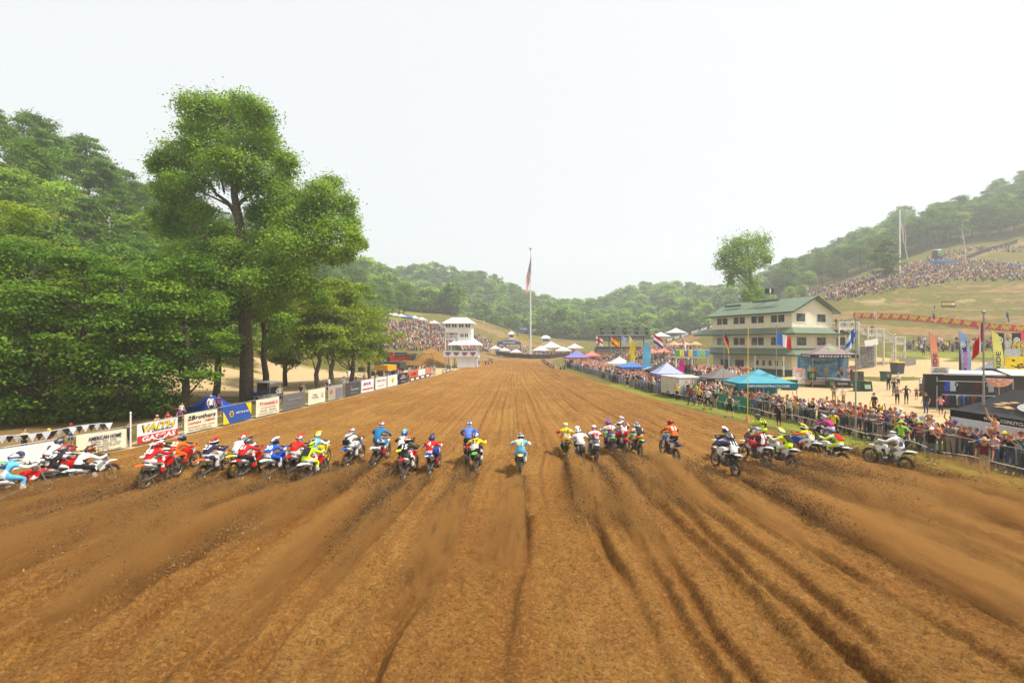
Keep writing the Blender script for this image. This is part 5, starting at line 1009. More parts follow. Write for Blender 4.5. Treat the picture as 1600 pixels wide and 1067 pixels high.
def patch(o, x0, x1, z0, z1, col, nm='print_panel', y=-.018, skew=0.0):
    mb = MB(); mb.prism([(x0, y, z0), (x1, y, z0), (x1 + skew, y, z1), (x0 + skew, y, z1)], (0, -.006, 0)); return mb.build(nm, paint(col, .6, .05, 2), o)
def disc(o, x, z, r, col, r0=0.0, y=-.03, nm='emblem', n=18):
    mb = MB()
    for i in range(n):
        a, b_ = 2 * math.pi * i / n, 2 * math.pi * (i + 1) / n; q = lambda t_, rr_: (x + rr_ * math.cos(t_), y, z + rr_ * math.sin(t_))
        mb.add([q(a, r0), q(b_, r0), q(b_, r), q(a, r)], [(0, 1, 2, 3)] if r0 else [(0, 2, 3)])
    return mb.build(nm, paint(col, .6, .05, 2), o)
CREAM = srgb(226, 218, 190); INK = srgb(30, 30, 34); INKB = srgb(34, 44, 92); BRED = srgb(190, 50, 42)
def b_icon(o, w, h): disc(o, .1, h * .62, .17, INK, .13); disc(o, .1, h * .62, .10, INK, .055); disc(o, .1, h * .62, .035, INK); [patch(o, 0.1 + a, 0.1 + b_, h * .62 + c, h * .62 + d, INK, 'emblem') for a, b_, c, d in ((-.018, .018, .03, .13), (-.12, -.03, -.015, .015), (.03, .12, -.015, .015))]; L_(o, 'ICON', .1, h * .2, .24, INK, 1.1, 0, .0, 1.3)
lb(-60, 97, 'white banner with black wheel emblem and ICON lettering', srgb(222, 224, 226), build=b_icon, bot=-.0)
def b_am(o, w, h): L_(o, 'AMERICAN HOME', .1, h * .72, .27, INKB, w * .66, 0, .02); L_(o, 'Fireplace · Patio · Home', .05, h * .54, .12, INK, w * .5); L_(o, 'Gas & Wood · Fireplaces · Inserts', .05, h * .40, .10, INK, w * .68); L_(o, 'Complete Installation & Service', 0, h * .28, .10, INK, w * .7); L_(o, 'Decorah, Iowa', -.2, h * .16, .09, INK, w * .4); L_(o, 'Highway 9 East · Decorah', -.1, h * .06, .10, INK, w * .84)
lb(118, 197, 'cream banner lettered AMERICAN HOME in dark blue', CREAM, build=b_am)
def b_va(o, w, h): patch(o, -w / 2, w / 2, 0, h * .38, BRED); L_(o, 'VAITH', -.05, h * .73, .52, INK, w * .84, .25, .035); lettering('VAITH', o, (-.05, -.045, h * .73), (RX, 0, 0), .50, paint(YEL, .6), .25, .012, w * .80); L_(o, 'EXCAVATING', .2, h * .53, .13, INK, w * .5, .2, .01); L_(o, 'GASGAS', 0, h * .19, .38, WHITE, w * .84, .15, .035)
lb(213, 276, 'white and red banner lettered VAITH and GASGAS', srgb(225, 225, 225), build=b_va)
def b_2b(o, w, h): L_(o, '2Brothers', 0, h * .76, .36, INK, w * .86, .2, .015); L_(o, 'HONDA', -w * .22, h * .47, .18, BRED, w * .38, .2, .01); L_(o, 'YAMAHA', w * .24, h * .50, .18, BRED, w * .34, .1, .01); L_(o, 'Powersports · Sales · Service', 0, h * .27, .13, BRED, w * .8); L_(o, 'Parts and accessories', -.1, h * .12, .12, INK, w * .7)
lb(287, 338, 'cream banner lettered 2Brothers with red brand names', CREAM, build=b_2b)
def b_na(o, w, h):
    for s in (-1, 1): m_ = MB(); m_.prism([(s * w / 2, -.02, h if s > 0 else 0), (s * (w / 2 - .55), -.02, h if s > 0 else 0), (s * w / 2, -.02, .25 * h if s > 0 else .75 * h)], (0, -.006, 0)); m_.build('print_panel', paint(YEL, .6), o)
    disc(o, -w * .22, h * .52, .22, YEL, nm='emblem', n=6); disc(o, -w * .22, h * .52, .16, INKB, y=-.036, n=6); L_(o, 'NAPA', -w * .22, h * .52, .12, YEL, .24); L_(o, 'GET UP & GO', w * .16, h * .52, .2, WHITE, w * .46, .15, .01)
lb(347, 391, 'blue banner with yellow corners reading GET UP & GO', srgb(45, 80, 160), build=b_na)
def b_tr(o, w, h): L_(o, "Trimble's", 0, h * .72, .34, BRED, w * .8, .3, .01); L_(o, 'CYCLE CENTER', 0, h * .47, .13, BRED, w * .66); L_(o, 'Honda   Yamaha', 0, h * .3, .14, INK, w * .7, .2); L_(o, 'Prairie du Chien, WI', 0, h * .13, .12, INK, w * .8, .2)
lb(399, 435, "cream banner lettered Trimble's in red script", CREAM, build=b_tr)
lb(441, 476, 'grey transparent looking banner with faint bridge drawing', srgb(105, 104, 100), build=lambda o, w, h: (L_(o, 'BRIDGE', 0, h * .62, .2, srgb(160, 160, 158), w * .6), L_(o, 'Motorsports', 0, h * .3, .16, srgb(150, 130, 120), w * .7)))
lb(481, 507, 'cream banner with pale grey lettering in two columns', CREAM, build=lambda o, w, h: (L_(o, 'Valley\nTrucking', -.35, h * .55, .26, GRY, w * .4), L_(o, 'call\nus\ntoday', w * .3, h * .55, .15, GRY, w * .18)))
lb(512, 534, 'tan banner with red round logo beside grey panel', srgb(170, 160, 145), build=lambda o, w, h: (disc(o, -w * .3, h * .6, .2, BRED, .12), patch(o, 0, w * .45, .1, h * .8, GRY)))
lb(539, 562, 'dark grey banner with orange flame shaped logo', srgb(70, 72, 76), build=lambda o, w, h: (L_(o, 'A', -.4, h * .6, .5, ORG, .35), L_(o, 'ASPIRE', .35, h * .42, .3, srgb(190, 190, 190), w * .55), L_(o, 'credit union', .2, h * .18, .14, srgb(170, 170, 170), w * .5)))
lb(564, 583, 'white banner lettered MVR in magenta over red', srgb(228, 228, 228), build=lambda o, w, h: (L_(o, 'MVR', -.2, h * .66, .45, srgb(170, 40, 120), w * .6, .2, .02), L_(o, 'KINGDOM', 0, h * .25, .3, BRED, w * .85, 0, .02)))
lb(586, 603, 'white banner with black and red track lettering', srgb(225, 222, 215), build=lambda o, w, h: (L_(o, 'TRUE', -w * .2, h * .72, .3, INK, w * .36), L_(o, 'TRAC', w * .22, h * .72, .3, BRED, w * .36), L_(o, 'dirt works', 0, h * .3, .2, GRY, w * .6)))
lb(605, 620, 'white banner with round yellow emblem', srgb(228, 228, 222), build=lambda o, w, h: (disc(o, 0, h * .55, .42, YEL), L_(o, 'MX', 0, h * .5, .3, INK, .5)))
lb(622, 636, 'black banner with white block lettering', BLACK, build=lambda o, w, h: (L_(o, 'PRO\nCIRCUIT', 0, h * .62, .32, WHITE, w * .7), L_(o, 'racing', 0, h * .2, .2, WHITE, w * .5)))
lb(639, 652, 'orange banner above low black barrier boards', srgb(225, 90, 35), top=1.5, bot=.6, build=lambda o, w, h: L_(o, 'KTM', 0, h * .5, .5, INK, w * .6, .2, .02))
lb(653, 664, 'plain white banner above low black barrier boards', srgb(225, 225, 225), top=1.5, bot=.6)
lb(665, 672, 'pale red banner above low black barrier boards', srgb(220, 120, 90), top=1.4, bot=.6)
for k, (u0, u1) in enumerate(((640, 647), (648, 655), (656, 663), (664, 671), (691, 696), (697, 702), (703, 708))):
    lb(u0, u1, f'low black barrier board with white print, {["first", "second", "third", "fourth", "fifth", "sixth", "seventh"][k]} of its row towards tower', BLACK, top=.62, bot=0.02, build=lambda o, w, h: patch(o, -w * .35, w * .35, h * .25, h * .75, WHITE), name='barrier_board')
lb(729, 752, 'long bright orange barrier board below the white tower', srgb(235, 95, 20), top=.95, bot=.02, build=lambda o, w, h: [L_(o, 'KTM', (k - 1.5) * w * .24, h * .5, .7, INK, w * .18, .2, .02) for k in range(4)], name='barrier_board')
# flags
def flag_mesh(w_, h_, cols, nu=14, nv=12, wave=.12, droop=0.0, ph=0.0, rows=None):
    """cols(s, t) -> material for the cell at s along the fly, t down the hoist"""
    mb = MB(); P_ = {}
    for i in range(nu + 1):
        for j in range(nv + 1):
            s, t_ = i / nu, j / nv; P_[i, j] = (s * w_ * (1 - .74 * droop), wave * h_ * math.sin(s * 7 + ph + t_ * 1.2) * (.25 + s), -t_ * h_ - droop * s * w_ * .75 - .05 * h_ * s)
    for i in range(nu):
        for j in range(nv): mb.add([P_[i, j], P_[i + 1, j], P_[i + 1, j + 1], P_[i, j + 1]], [(0, 1, 2, 3)], cols((i + .5) / nu, (j + .5) / nv))
    me = mb.mesh('flag', True); return me
FC = lambda c: paint(c, .8, .05, 2, transl=.3)
def pole_flag(u, vb, vt, D, label, cols, fw, fh, droop=0.0, ph=0.0, r=.04, rz=0.0, vflag=None, nu=14, nv=12, wave=.12, pole=None, name='flagpole'):
    p = P(u, vb, D); x = p.x; z0 = zt1(x, D); top = P(u, vt, D).z
    o = empty(name, (x, D, z0), 0, label, 'flag', 'flags on poles'); MB().tube([(0, 0, -.2), (0, 0, top - z0)], [r, r * .7], 8).build('pole', pole or galv, o); MB().ell((0, 0, top - z0 + r), (r * 1.6,) * 3, 8, 6).build('finial', galv, o)
    zf = (P(u, vflag, D).z if vflag else top - .1) - z0
    link('flag', flag_mesh(fw, fh, cols, nu, nv, wave, droop, ph), o, (r, 0, zf), (0, 0, rz)); return o
cW, cR, cB, cBk, cY = FC(WHITE), FC(srgb(190, 30, 40)), FC(srgb(35, 60, 140)), FC(BLACK), FC(srgb(240, 190, 30)); cLB = FC(srgb(60, 110, 200))
def usa(s, t_):
    if s < .42 and t_ < .54:
        i, j = int(s / .42 * 12), int(t_ / .54 * 10); return cW if (i + j) % 2 == 0 and i % 2 == 0 else cB
    return cR if int(t_ * 13) % 2 == 0 else cW
pole_flag(829, 548, 390, 165, 'tall white flagpole with drooping United States flag at straight end', usa, 10, 6.6, 1.08, .3, .28, math.pi, 400, 26, 26, .1, white_m)
pole_flag(1406, 420, 326, 172, 'white flagpole with hanging United States flag on the hillside', usa, 8.5, 5, 1.12, 1.2, .3, 0, 333, 26, 26, .06, white_m)
eng = lambda s, t_: cR if abs(t_ - .5) < .13 or abs(s - .4) < .09 else cW
uk = lambda s, t_: cR if abs(t_ - .5) < .1 or abs(s - .5) < .07 else cW if abs(t_ - .5) < .18 or abs(s - .5) < .12 or abs(abs(t_ - .5) - abs(s - .5)) < .09 else cB
stripe = lambda a, b_, c, k=(1 / 3, 2 / 3): lambda s, t_: a if t_ < k[0] else b_ if t_ < k[1] else c
vstripe = lambda a, b_, c: lambda s, t_: a if s < 1 / 3 else b_ if s < 2 / 3 else c
fin = lambda s, t_: cLB if abs(t_ - .5) < .15 or abs(s - .36) < .11 else cW
can = lambda s, t_: cR if s < .27 or s > .73 else (cR if (abs(s - .5) < .13 - .2 * abs(t_ - .5) and abs(t_ - .5) < .3) else cW)
jap = lambda s, t_: cR if (s - .5) ** 2 * 2.2 + (t_ - .5) ** 2 < .085 else cW
D_ = lambda vb: F * H / (vb - V0)
pole_flag(931, 588, 524, 74, 'pole with white and red cross flag, farthest of the national flags', eng, 1.7, 1.1, .45, .4)
pole_flag(955, 595, 523, 66, 'pole with red yellow red flag, second of national flags', stripe(cR, cY, cR, (.25, .75)), 1.9, 1.15, .55, 1.4)
pole_flag(971, 570, 524, 80, 'pole with small blue and white flag between red yellow flag and feather', lambda s, t_: cW if (s * 3 + t_ * 2) % 1 < .4 else cLB, 1.3, .9, .3, 2.2)
pole_flag(1021, 598, 520, 62, 'pole with red white blue striped flag above dark canopy', stripe(cR, cW, cB), 2.2, 1.2, .55, .2)
pole_flag(1066, 592, 522, 66, 'pole with drooping white and red flag and blue top pennant', lambda s, t_: cR if s < .3 and t_ > .3 else cW, 2.0, 1.1, .95, .7)
pole_flag(1131, 632, 515, 40, 'pole with black red gold flag hanging limp before building', stripe(cBk, cR, cY), 1.6, .95, .95, .2)
pole_flag(1213, 636, 510, 38.5, 'tall thin pole with blue white red tricolour flag', vstripe(cLB, cW, cR), 1.75, 1.0, .35, .9, vflag=519)
pole_flag(1337, 690, 499, 26.2, 'tall pole with white flag bearing blue cross', fin, 1.35, .85, .75, 1.9, rz=math.pi, vflag=508, r=.045)
pole_flag(1537, 712, 489, 22.6, 'tall pole with red and white maple flag by merchandise stall', can, 1.6, .95, .92, 2.4, rz=math.pi, vflag=497, r=.05)
pole_flag(1457, 530, 487, 88, 'distant pole with small red white and blue flag below hillside', vstripe(cB, cR, cW), 1.6, 1.1, .8, .3)
pole_flag(1572, 525, 485, 86, 'distant pole with dark blue flag near hillside banner', lambda s, t_: cB, 1.7, 1.1, .85, 1.3)
pole_flag(1366, 500, 485, 104, 'distant pole with red and white flag beyond the stair tower', jap, 1.6, 1.1, .8, .3)
# yellow foul pole on the verge
p = G(1168, 659); o = empty('marker_pole', (p.x, p.y, 0), 0, 'tall thin yellow pole with orange cone base at verge', 'pole'); ztop = P(1170, 510, p.y).z; MB().tube([(0, 0, 0), (.05, 0, ztop)], .03, 6).build('pole', paint(YEL, .5), o); MB().tube([(0, 0, 0), (0, 0, .5)], [.16, .04], 10).build('cone', paint(srgb(235, 130, 110), .6), o)
p = G(204, 702); o = empty('marker_pole', (p.x, p.y, 0), 0, 'short white pole between cream and yellow lettered banners', 'pole'); MB().tube([(0, 0, -.1), (0, 0, 1.9)], .035, 8).build('pole', white_m, o); MB().ell((0, 0, 1.93), (.05, .05, .05), 8, 5).build('cap', white_m, o)
# pennant strings
def pennants(pts, n, cols, label, size=(.34, .34), alt=True, emb=None):
    o = empty('pennant_string', pts[0], 0, label, 'pennants'); org = Vector(pts[0]); pts = [Vector(p) for p in pts]; acc = [0.0]
    for a, b_ in zip(pts, pts[1:]): acc.append(acc[-1] + (b_ - a).length)
    at_ = lambda s: Vector([float(np.interp(s, acc, [p[i] for p in pts])) for i in range(3)])
    MB().tube([p - org for p in pts], .012, 5).build('cord', white_m, o); cache = {}
    for i in range(n):
        a = at_(acc[-1] * (i + .1) / n) - org; b_ = at_(acc[-1] * (i + .1) / n + size[0]) - org; d = b_ - a; c = cols[i % len(cols)]
        if c not in cache: m_ = MB(); m_.prism([(0, 0, 0), (size[0], 0, 0), (size[0] * .5, .03, -size[1])], (0, .006, 0)); cache[c] = m_.mesh('pennant')
        q = link('pennant', cache[c], o, a, (random.uniform(-.25, .25), 0, math.atan2(d.y, d.x)), [paint(c, .6)])
        if emb: link('emblem', emb, q, (size[0] * .5, -.008, -size[1] * .36), (RX, 0, 0), [paint(srgb(120, 200, 40), .5)])
    return o
vp = [(float(interp(FENCE_R, y)) - 1.05 - .25 * math.sin(y), y, .66 + .08 * math.sin(y * 1.7)) for y in np.arange(15.5, 45, 1.4)]
pennants(vp, 46, [BLACK], 'string of black triangular pennants with green marks along verge', (.36, .44), emb=text_mesh('M', .2, 0, .02, .003))
a0 = on_left(-50); vp = [(float(interp(LEFT, y)) - .75, y, 1.45 + .06 * math.sin(y * 2)) for y in np.arange(a0, on_left(192), .6)]
pennants(vp, 22, [BLACK, srgb(200, 205, 210)], 'string of black and silver pennants above the white banner', (.34, .36))
# tents
def canopy(name, label, c, w_, d_, eave, peak, col, val=None, rz=0.0, valh=.3, txt=None, tcol=WHITE, legs=True, group='canopy tents', tsize=.2, ridge=0.0, top_emb=None, back=None):
    z0 = zt1(c[0], c[1]); o = empty(name, (c[0], c[1], z0), rz, label, 'tent', group); x, y = w_ / 2, d_ / 2; mb = MB(); N = 6
    # sagging four sided roof
    cs = [(-x, -y), (x, -y), (x, y), (-x, y)]
    for k in range(4):
        a, b_ = cs[k], cs[(k + 1) % 4]; pa = (0, -ridge / 2) if k == 0 else (0, ridge / 2) if k == 2 else None
        for j in range(N):
            t0, t1 = j / N, (j + 1) / N
            def row(t_, s):
                e = (a[0] + (b_[0] - a[0]) * s, a[1] + (b_[1] - a[1]) * s); pk = (0, (-ridge / 2 if k == 0 else ridge / 2 if k == 2 else (ridge * (s - .5) * (1 if k == 1 else -1))))
                return (e[0] + (pk[0] - e[0]) * t_, e[1] + (pk[1] - e[1]) * t_, eave + (peak - eave) * (t_ ** 1.25) - .05 * math.sin(math.pi * s) * (1 - t_))
            for i in range(4): mb.add([row(t0, i / 4), row(t0, (i + 1) / 4), row(t1, (i + 1) / 4), row(t1, i / 4)], [(0, 1, 2, 3)])
    cn = mb.build('canopy', paint(col, .6, .04, 1.2, transl=.2), o, True); m_ = MB()
    for k in range(4):
        a, b_ = cs[k], cs[(k + 1) % 4]; m_.add([(a[0], a[1], eave + .01), (b_[0], b_[1], eave + .01), (b_[0], b_[1], eave - valh), (a[0], a[1], eave - valh)], [(0, 1, 2, 3)])
    vl = m_.build('valance', paint(val or col, .6, .05, 1.5, transl=.2), cn)
    if txt:
        for k in (0, 3): 
            a, b_ = cs[k], cs[(k + 1) % 4]; L = math.hypot(b_[0] - a[0], b_[1] - a[1]); mid = ((a[0] + b_[0]) / 2, (a[1] + b_[1]) / 2); nr = Vector((mid[0], mid[1], 0)).normalized() * .02
            link('lettering', text_mesh(txt, tsize, 0, .015, .004, w=L * .7), vl, (mid[0] + nr.x, mid[1] + nr.y, eave - valh * .55), (RX, 0, 0 if k == 0 else -math.pi / 2), [paint(tcol, .6)])
    if legs:
        lg = MB().tube([(0, 0, 0), (0, 0, eave)], .03, 6).mesh('leg'); lg.materials.append(galv)
        for a in cs: link('leg', lg, o, (a[0] * .96, a[1] * .96, 0))
    if back is not None: MB().b2(-x * .98, x * .98, y * .96, y * .96 + .02, .05, eave).build('wall', paint(back, .7, .06, 1.5), o)
    return o
# ------------------------------------------------------------------ structures and stalls
def siding(col, k=8.0):
    m, t, b = newmat('siding'); tc = node(t, 'ShaderNodeTexCoord'); mp = node(t, 'ShaderNodeMapping'); t.links.new(tc.outputs['Object'], mp.inputs[0])
    wv = node(t, 'ShaderNodeTexWave'); wv.inputs['Scale'].default_value = 1.2; wv.bands_direction = 'DIAGONAL'; t.links.new(mp.outputs[0], wv.inputs[0]); mp.inputs['Scale'].default_value = (1, 1, 0)
    n = noisen(t, .8, 5); t.links.new(mixc(t, ramp(t, n, [(.3, 0.), (.7, 1.)]), [c * .86 for c in col], col), b.inputs['Base Color']); b.inputs['Roughness'].default_value = .7
    bp = node(t, 'ShaderNodeBump'); bp.inputs['Strength'].default_value = .35; bp.inputs['Distance'].default_value = .05; t.links.new(ramp(t, wv.outputs[0], [(.82, 0.), (.9, 1.)]), bp.inputs['Height']); t.links.new(bp.outputs[0], b.inputs['Normal']); return m
cream = siding(srgb(226, 219, 196)); green_roof = paint(srgb(98, 114, 92), .5, .08, .6); dgreen = paint(srgb(38, 74, 56), .5, .1, 2); wtrim = paint(srgb(222, 220, 208), .5, .04, 2); deckw = paint(srgb(206, 202, 190), .8, .15, 3)
def window(o, c, w_, h_, axis, out, double=False):
    """c centre on wall, axis 'x' or 'y' = run of the wall, out = outward sign"""
    def bx_(nm, a0, a1, z0, z1, d0, d1, mat, par):
        mb = MB(); mb.b2(*((c[0] + a0, c[0] + a1, c[1] + d0 * out, c[1] + d1 * out) if axis == 'x' else (c[0] + d0 * out, c[0] + d1 * out, c[1] + a0, c[1] + a1)), c[2] + z0, c[2] + z1); return mb.build(nm, mat, par)
    mb = MB()
    for a0, a1, z0, z1 in ((-w_ / 2 - .17, w_ / 2 + .17, h_ / 2, h_ / 2 + .17), (-w_ / 2 - .17, w_ / 2 + .17, -h_ / 2 - .17, -h_ / 2), (-w_ / 2 - .17, -w_ / 2, -h_ / 2, h_ / 2), (w_ / 2, w_ / 2 + .17, -h_ / 2, h_ / 2)) + (((-.07, .07, -h_ / 2, h_ / 2),) if double else ()):
        mb.b2(*((c[0] + a0, c[0] + a1, c[1], c[1] + .07 * out) if axis == 'x' else (c[0], c[0] + .07 * out, c[1] + a0, c[1] + a1)), c[2] + z0, c[2] + z1)
    wn = mb.build('window', wtrim, o)
    for a0, a1 in (((-w_ / 2, -.07), (.07, w_ / 2)) if double else ((-w_ / 2, w_ / 2),)): bx_('pane', a0, a1, -h_ / 2, h_ / 2, .01, .03, glass(), wn)
    return wn
def roof_poly(o, nm, pts, th, mat): MB().prism(pts, (0, 0, -th), mat).build(nm, None, o)
# the clubhouse, local x along the gable end, y along the long side away from camera
C0 = Vector((44, 75, 0)); B = empty('clubhouse', C0, math.atan2(.42, .91), 'cream three storey clubhouse with green metal roofs and skirts', 'building')
W1, W2, Ly = 10.6, 15.3, 16.4
MB().b2(0, W2, 0, Ly, -.5, 7.9, cream).build('lower_wall', None, B); MB().b2(0, W1, 0, Ly, 7.9, 11.0, cream).build('upper_wall', None, B)
mb = MB(); mb.prism([(0, .0, 11.0), (W1, .0, 11.0), (W1 / 2, .0, 13.3)], (0, Ly, 0), cream); mb.build('gable_wall', None, B)
for s, nm in ((0, 'roof'), (1, 'roof')):
    x0, x1 = (-.9, W1 / 2) if s == 0 else (W1 + .9, W1 / 2); MB().prism([(x0, -.9, 10.62), (x1, -.9, 13.42), (x1, Ly + .9, 13.42), (x0, Ly + .9, 10.62)], (0, 0, .14), green_roof).build(nm, None, B)
mb = MB()
for s in (0, 1): mb.prism([((-.9, W1 + .9)[s], -.92, 10.55), (W1 / 2, -.92, 13.35), (W1 / 2, -.92, 13.6), ((-.9, W1 + .9)[s], -.92, 10.8)], (0, -.06, 0))
mb.b2(-.98, -.9, -.95, Ly + .9, 10.52, 10.78); mb.build('fascia', dgreen, B)
def skirt(z0, z1, ov, x1_, xl=0.0, ye=0.0, nm='skirt_roof'):
    mb = MB(); mb.prism([(-ov, -ov, z0), (x1_ + ov, -ov, z0), (x1_, -.02, z1), (-.02, -.02, z1)], (0, 0, .08), green_roof); mb.prism([(-ov, -ov, z0), (-.02, -.02, z1), (-.02, Ly + ye, z1), (-ov, Ly + ye, z0)], (0, 0, .08), green_roof)
    r = mb.build(nm, None, B); mb = MB(); mb.b2(-ov - .05, x1_ + ov, -ov - .06, -ov, z0 - .16, z0 + .08); mb.b2(-ov - .06, -ov, -ov - .05, Ly + ye, z0 - .16, z0 + .08); mb.build('fascia', dgreen, r)
skirt(7.15, 8.15, 1.5, W1 + 1.5, ye=3.5); skirt(3.65, 4.65, 1.9, W2, ye=.5)
for i in range(4):
    y = 2.5 + 3.85 * i; window(B, (0, y, 9.75), 2.5, 1.25, 'y', -1, True); window(B, (0, y, 5.9), 2.5, 1.35, 'y', -1, True)
for x in (2.2, 7.6): window(B, (x, 0, 9.85), 2.3, 1.35, 'x', -1)
for x in (2.4, 7.6, 13.0): window(B, (x, 0, 5.9), 2.5, 1.4, 'x', -1)
MB().b2(-.06, W2 + .06, -.06, Ly, 0, 1.15).build('wainscot', dgreen, B)
for i in range(5): window(B, (0, 1.4 + 1.25 * i, 2.15), .62, .9, 'y', -1)
MB().b2(-.1, 0, 9.2, 11.0, .1, 2.5).build('door', paint(srgb(60, 48, 40), .6), B); MB().b2(-.1, 0, 12.2, 14.4, .9, 2.5).build('shutter', dark_m, B)
for y in (.2, 5.5, 11, 16.2): MB().b2(-1.8, -1.62, y - .09, y + .09, 0, 3.6).build('porch_post', wtrim, B)
mb = MB(); mb.b2(2.0, 2.5, 4, 9, 13.0, 13.28); mb.b2(2.2, 2.6, 12, 15.5, 12.6, 12.95); mb.build('roof_vent', dgreen, B)
# external deck and stairs beside it
def railing(o, a, b_, h=1.05, mat=None, n=None):
    a, b_ = Vector(a), Vector(b_); mat = mat or deckw; n = n or max(2, int((b_ - a).length / .17)); up = Vector((0, 0, 1)); mb = MB(); mb.tube([a + up * h, b_ + up * h], .07, 5); mb.tube([a + up * .12, b_ + up * .12], .05, 5)
    for i in range(n + 1): q = a.lerp(b_, i / n); mb.tube([q + up * .1, q + up * h], .034, 4, cap=False)
    return mb.build('railing', mat, o)
S = empty('stair_tower', (57, 79.5, 0), .1, 'weathered wooden stair tower and deck beside the clubhouse', 'stairs')
def deckbox(x0, x1, y0, y1, z): MB().b2(x0, x1, y0, y1, z - .25, z).build('deck', deckw, S)
deckbox(-3.4, .4, -1.2, 1.2, 8.1); deckbox(2.0, 5.2, -1.2, 1.2, 7.0); deckbox(7.2, 9.2, -1.2, 1.2, 5.6)
for x0, x1, z0, z1 in ((.4, 2.0, 8.1, 7.0), (5.2, 7.2, 7.0, 5.6)):
    n = 6
    for k in range(n): q = k / n; xx = x0 + (x1 - x0) * q; zz = z0 + (z1 - z0) * (k + 1) / n; MB().b2(xx, xx + (x1 - x0) / n + .04, -1.1, 1.1, zz - .06, zz).build('tread', deckw, S)
    for y in (-1.15, 1.1): MB().prism([(x0, y, z0), (x1, y, z1), (x1, y, z1 - .3), (x0, y, z0 - .3)], (0, .06, 0), deckw).build('stringer', None, S); railing(S, (x0, y, z0), (x1, y, z1))
for x0, x1, z in ((-3.4, .4, 8.1), (2.0, 5.2, 7.0), (7.2, 9.2, 5.6)):
    for y in (-1.15, 1.15): railing(S, (x0, y, z), (x1, y, z))
railing(S, (9.2, -1.15, 5.6), (9.2, 1.15, 5.6))
for x, z in ((-3.3, 8.1), (.35, 8.1), (2.1, 7.0), (3.6, 7.0), (5.1, 7.0), (7.3, 5.6), (9.1, 5.6)):
    for y in (-1.15, 1.15): MB().b2(x - .11, x + .11, y - .11, y + .11, -.5, z - .25 + (1.4 if y < 0 else 0)).build('post', deckw, S)
for a, b_ in (((7.3, .5), (9.1, 4.8)), ((9.1, .8), (7.3, 5.0)), ((5.1, .6), (7.3, 4.6))): MB().tube([(a[0], -1.2, a[1]), (b_[0], -1.2, b_[1])], .07, 4).build('brace', deckw, S)
o = empty('poster_panel', (58.6, 77.9, zt1(58.6, 77.9)), .1, 'tall dark poster panel with pale crowd print under the stair tower', 'sign'); flat('sheet', 2.6, 3.6, paint(srgb(110, 108, 104), .7, .7, 2.2), o, loc=(0, 0, .1)); MB().b2(-1.35, 1.35, .03, .08, 3.7, 3.85).build('rail', deckw, o); [MB().tube([(x, .05, 0), (x, .05, 3.8)], .05, 6).build('post', deckw, o) for x in (-1.3, 1.3)]
o = empty('banner_sheet', (58.9, 77.6, 0), .1, 'white sheet banner hanging under the upper stair landing', 'banner'); flat('sheet', 2.5, 1.0, white_m, o, loc=(.3, 0, 5.2), rot=(0, -.15, 0)); MB().tube([(-1, .03, 6.15), (1.6, .03, 6.45)], .02, 5).build('cord', galv, o)
o = empty('metal_barrier', (63.5, 75.5, zt1(63.5, 75.5)), .1, 'grey mesh barrier panel at the foot of the stairs', 'barrier'); MB().b2(-1.5, 1.5, 0, .05, .1, 1.35).build('panel', paint(srgb(140, 138, 130), .7), o); [MB().tube([(x, 0, 0), (x, 0, 1.45)], .04, 6).build('post', galv, o) for x in (-1.5, 1.5)]
# people on the stairs and stage are placed after
def claw(o, x, z, s, y=-.03, col=srgb(120, 200, 40), rot=(0, 0, 0)):
    mb = MB()
    for k in (-1, 0, 1):
        cx_ = x + k * s * .3; mb.prism([(cx_ - s * .10, y, z + s * .5), (cx_ + s * .12, y, z + s * .46), (cx_ + s * .04, y, z + s * .1), (cx_ + s * .1, y, z - s * .1), (cx_, y, z - s * (.55 - .1 * abs(k))), (cx_ - s * .08, y, z - s * .05), (cx_ - s * .02, y, z + s * .12)], (0, -.008, 0))
    return mb.build('emblem', paint(col, .5), o)
# podium stage
q = G(1294, 604); T = empty('podium_stage', (q.x, q.y, 0), -.25, 'low trailer stage with black skirts and green claw emblems', 'stage')
MB().b2(-3.2, 3.2, -1.8, 2.0, .82, .95).build('deck', paint((.3, .3, .3), .7), T); MB().b2(-1.0, 1.7, -2.1, -1.9, .1, .95).build('front_panel', black_m, T); claw(T, -.3, .52, .55, -2.13); lettering('MONSTER', T, (.85, -2.13, .55), (RX, 0, 0), .26, white_m, 0, .01, 1.1)
MB().b2(-3.2, 3.2, -1.7, 1.9, .45, .8).build('chassis', paint(srgb(150, 130, 110), .7, .3, 1.5), T)
for x in (-2.4, 2.4): MB().torus((x, -1.5, .36), .28, .1, 16, 6, 'X').build('wheel', tyre_m, T)
MB().b2(-2.9, -2.0, -1.9, -1.6, .95, 1.9).build('drum', black_m, T); claw(T, -2.45, 1.45, .6, -1.93)
MB().b2(1.9, 3.2, -1.9, -1.5, .95, 2.1).build('counter', paint(srgb(80, 70, 58), .7, .4, 3), T); flat('backdrop', 5.6, 2.9, paint(srgb(120, 170, 205), .7, .35, 1.4), T, loc=(0, 1.8, 1.0)); lettering('SPRING CREEK', T, (-.2, 1.74, 3.0), (RX, 0, 0), .5, black_m, .2, .01, 2.6)
[MB().b2(x - .12, x + .12, 1.55, 1.75, .95, 3.9).build('banner_post', paint(srgb(50, 130, 190), .6), T) for x in (-2.9, 2.0)]
canopy('podium_canopy', 'grey peaked canopy with green claw over the podium stage', (q.x + .1, q.y + .1), 5.1, 4.2, 4.1, 5.5, srgb(140, 122, 122), BLACK, -.25, .45, 'MONSTER', WHITE, True, None, .3)
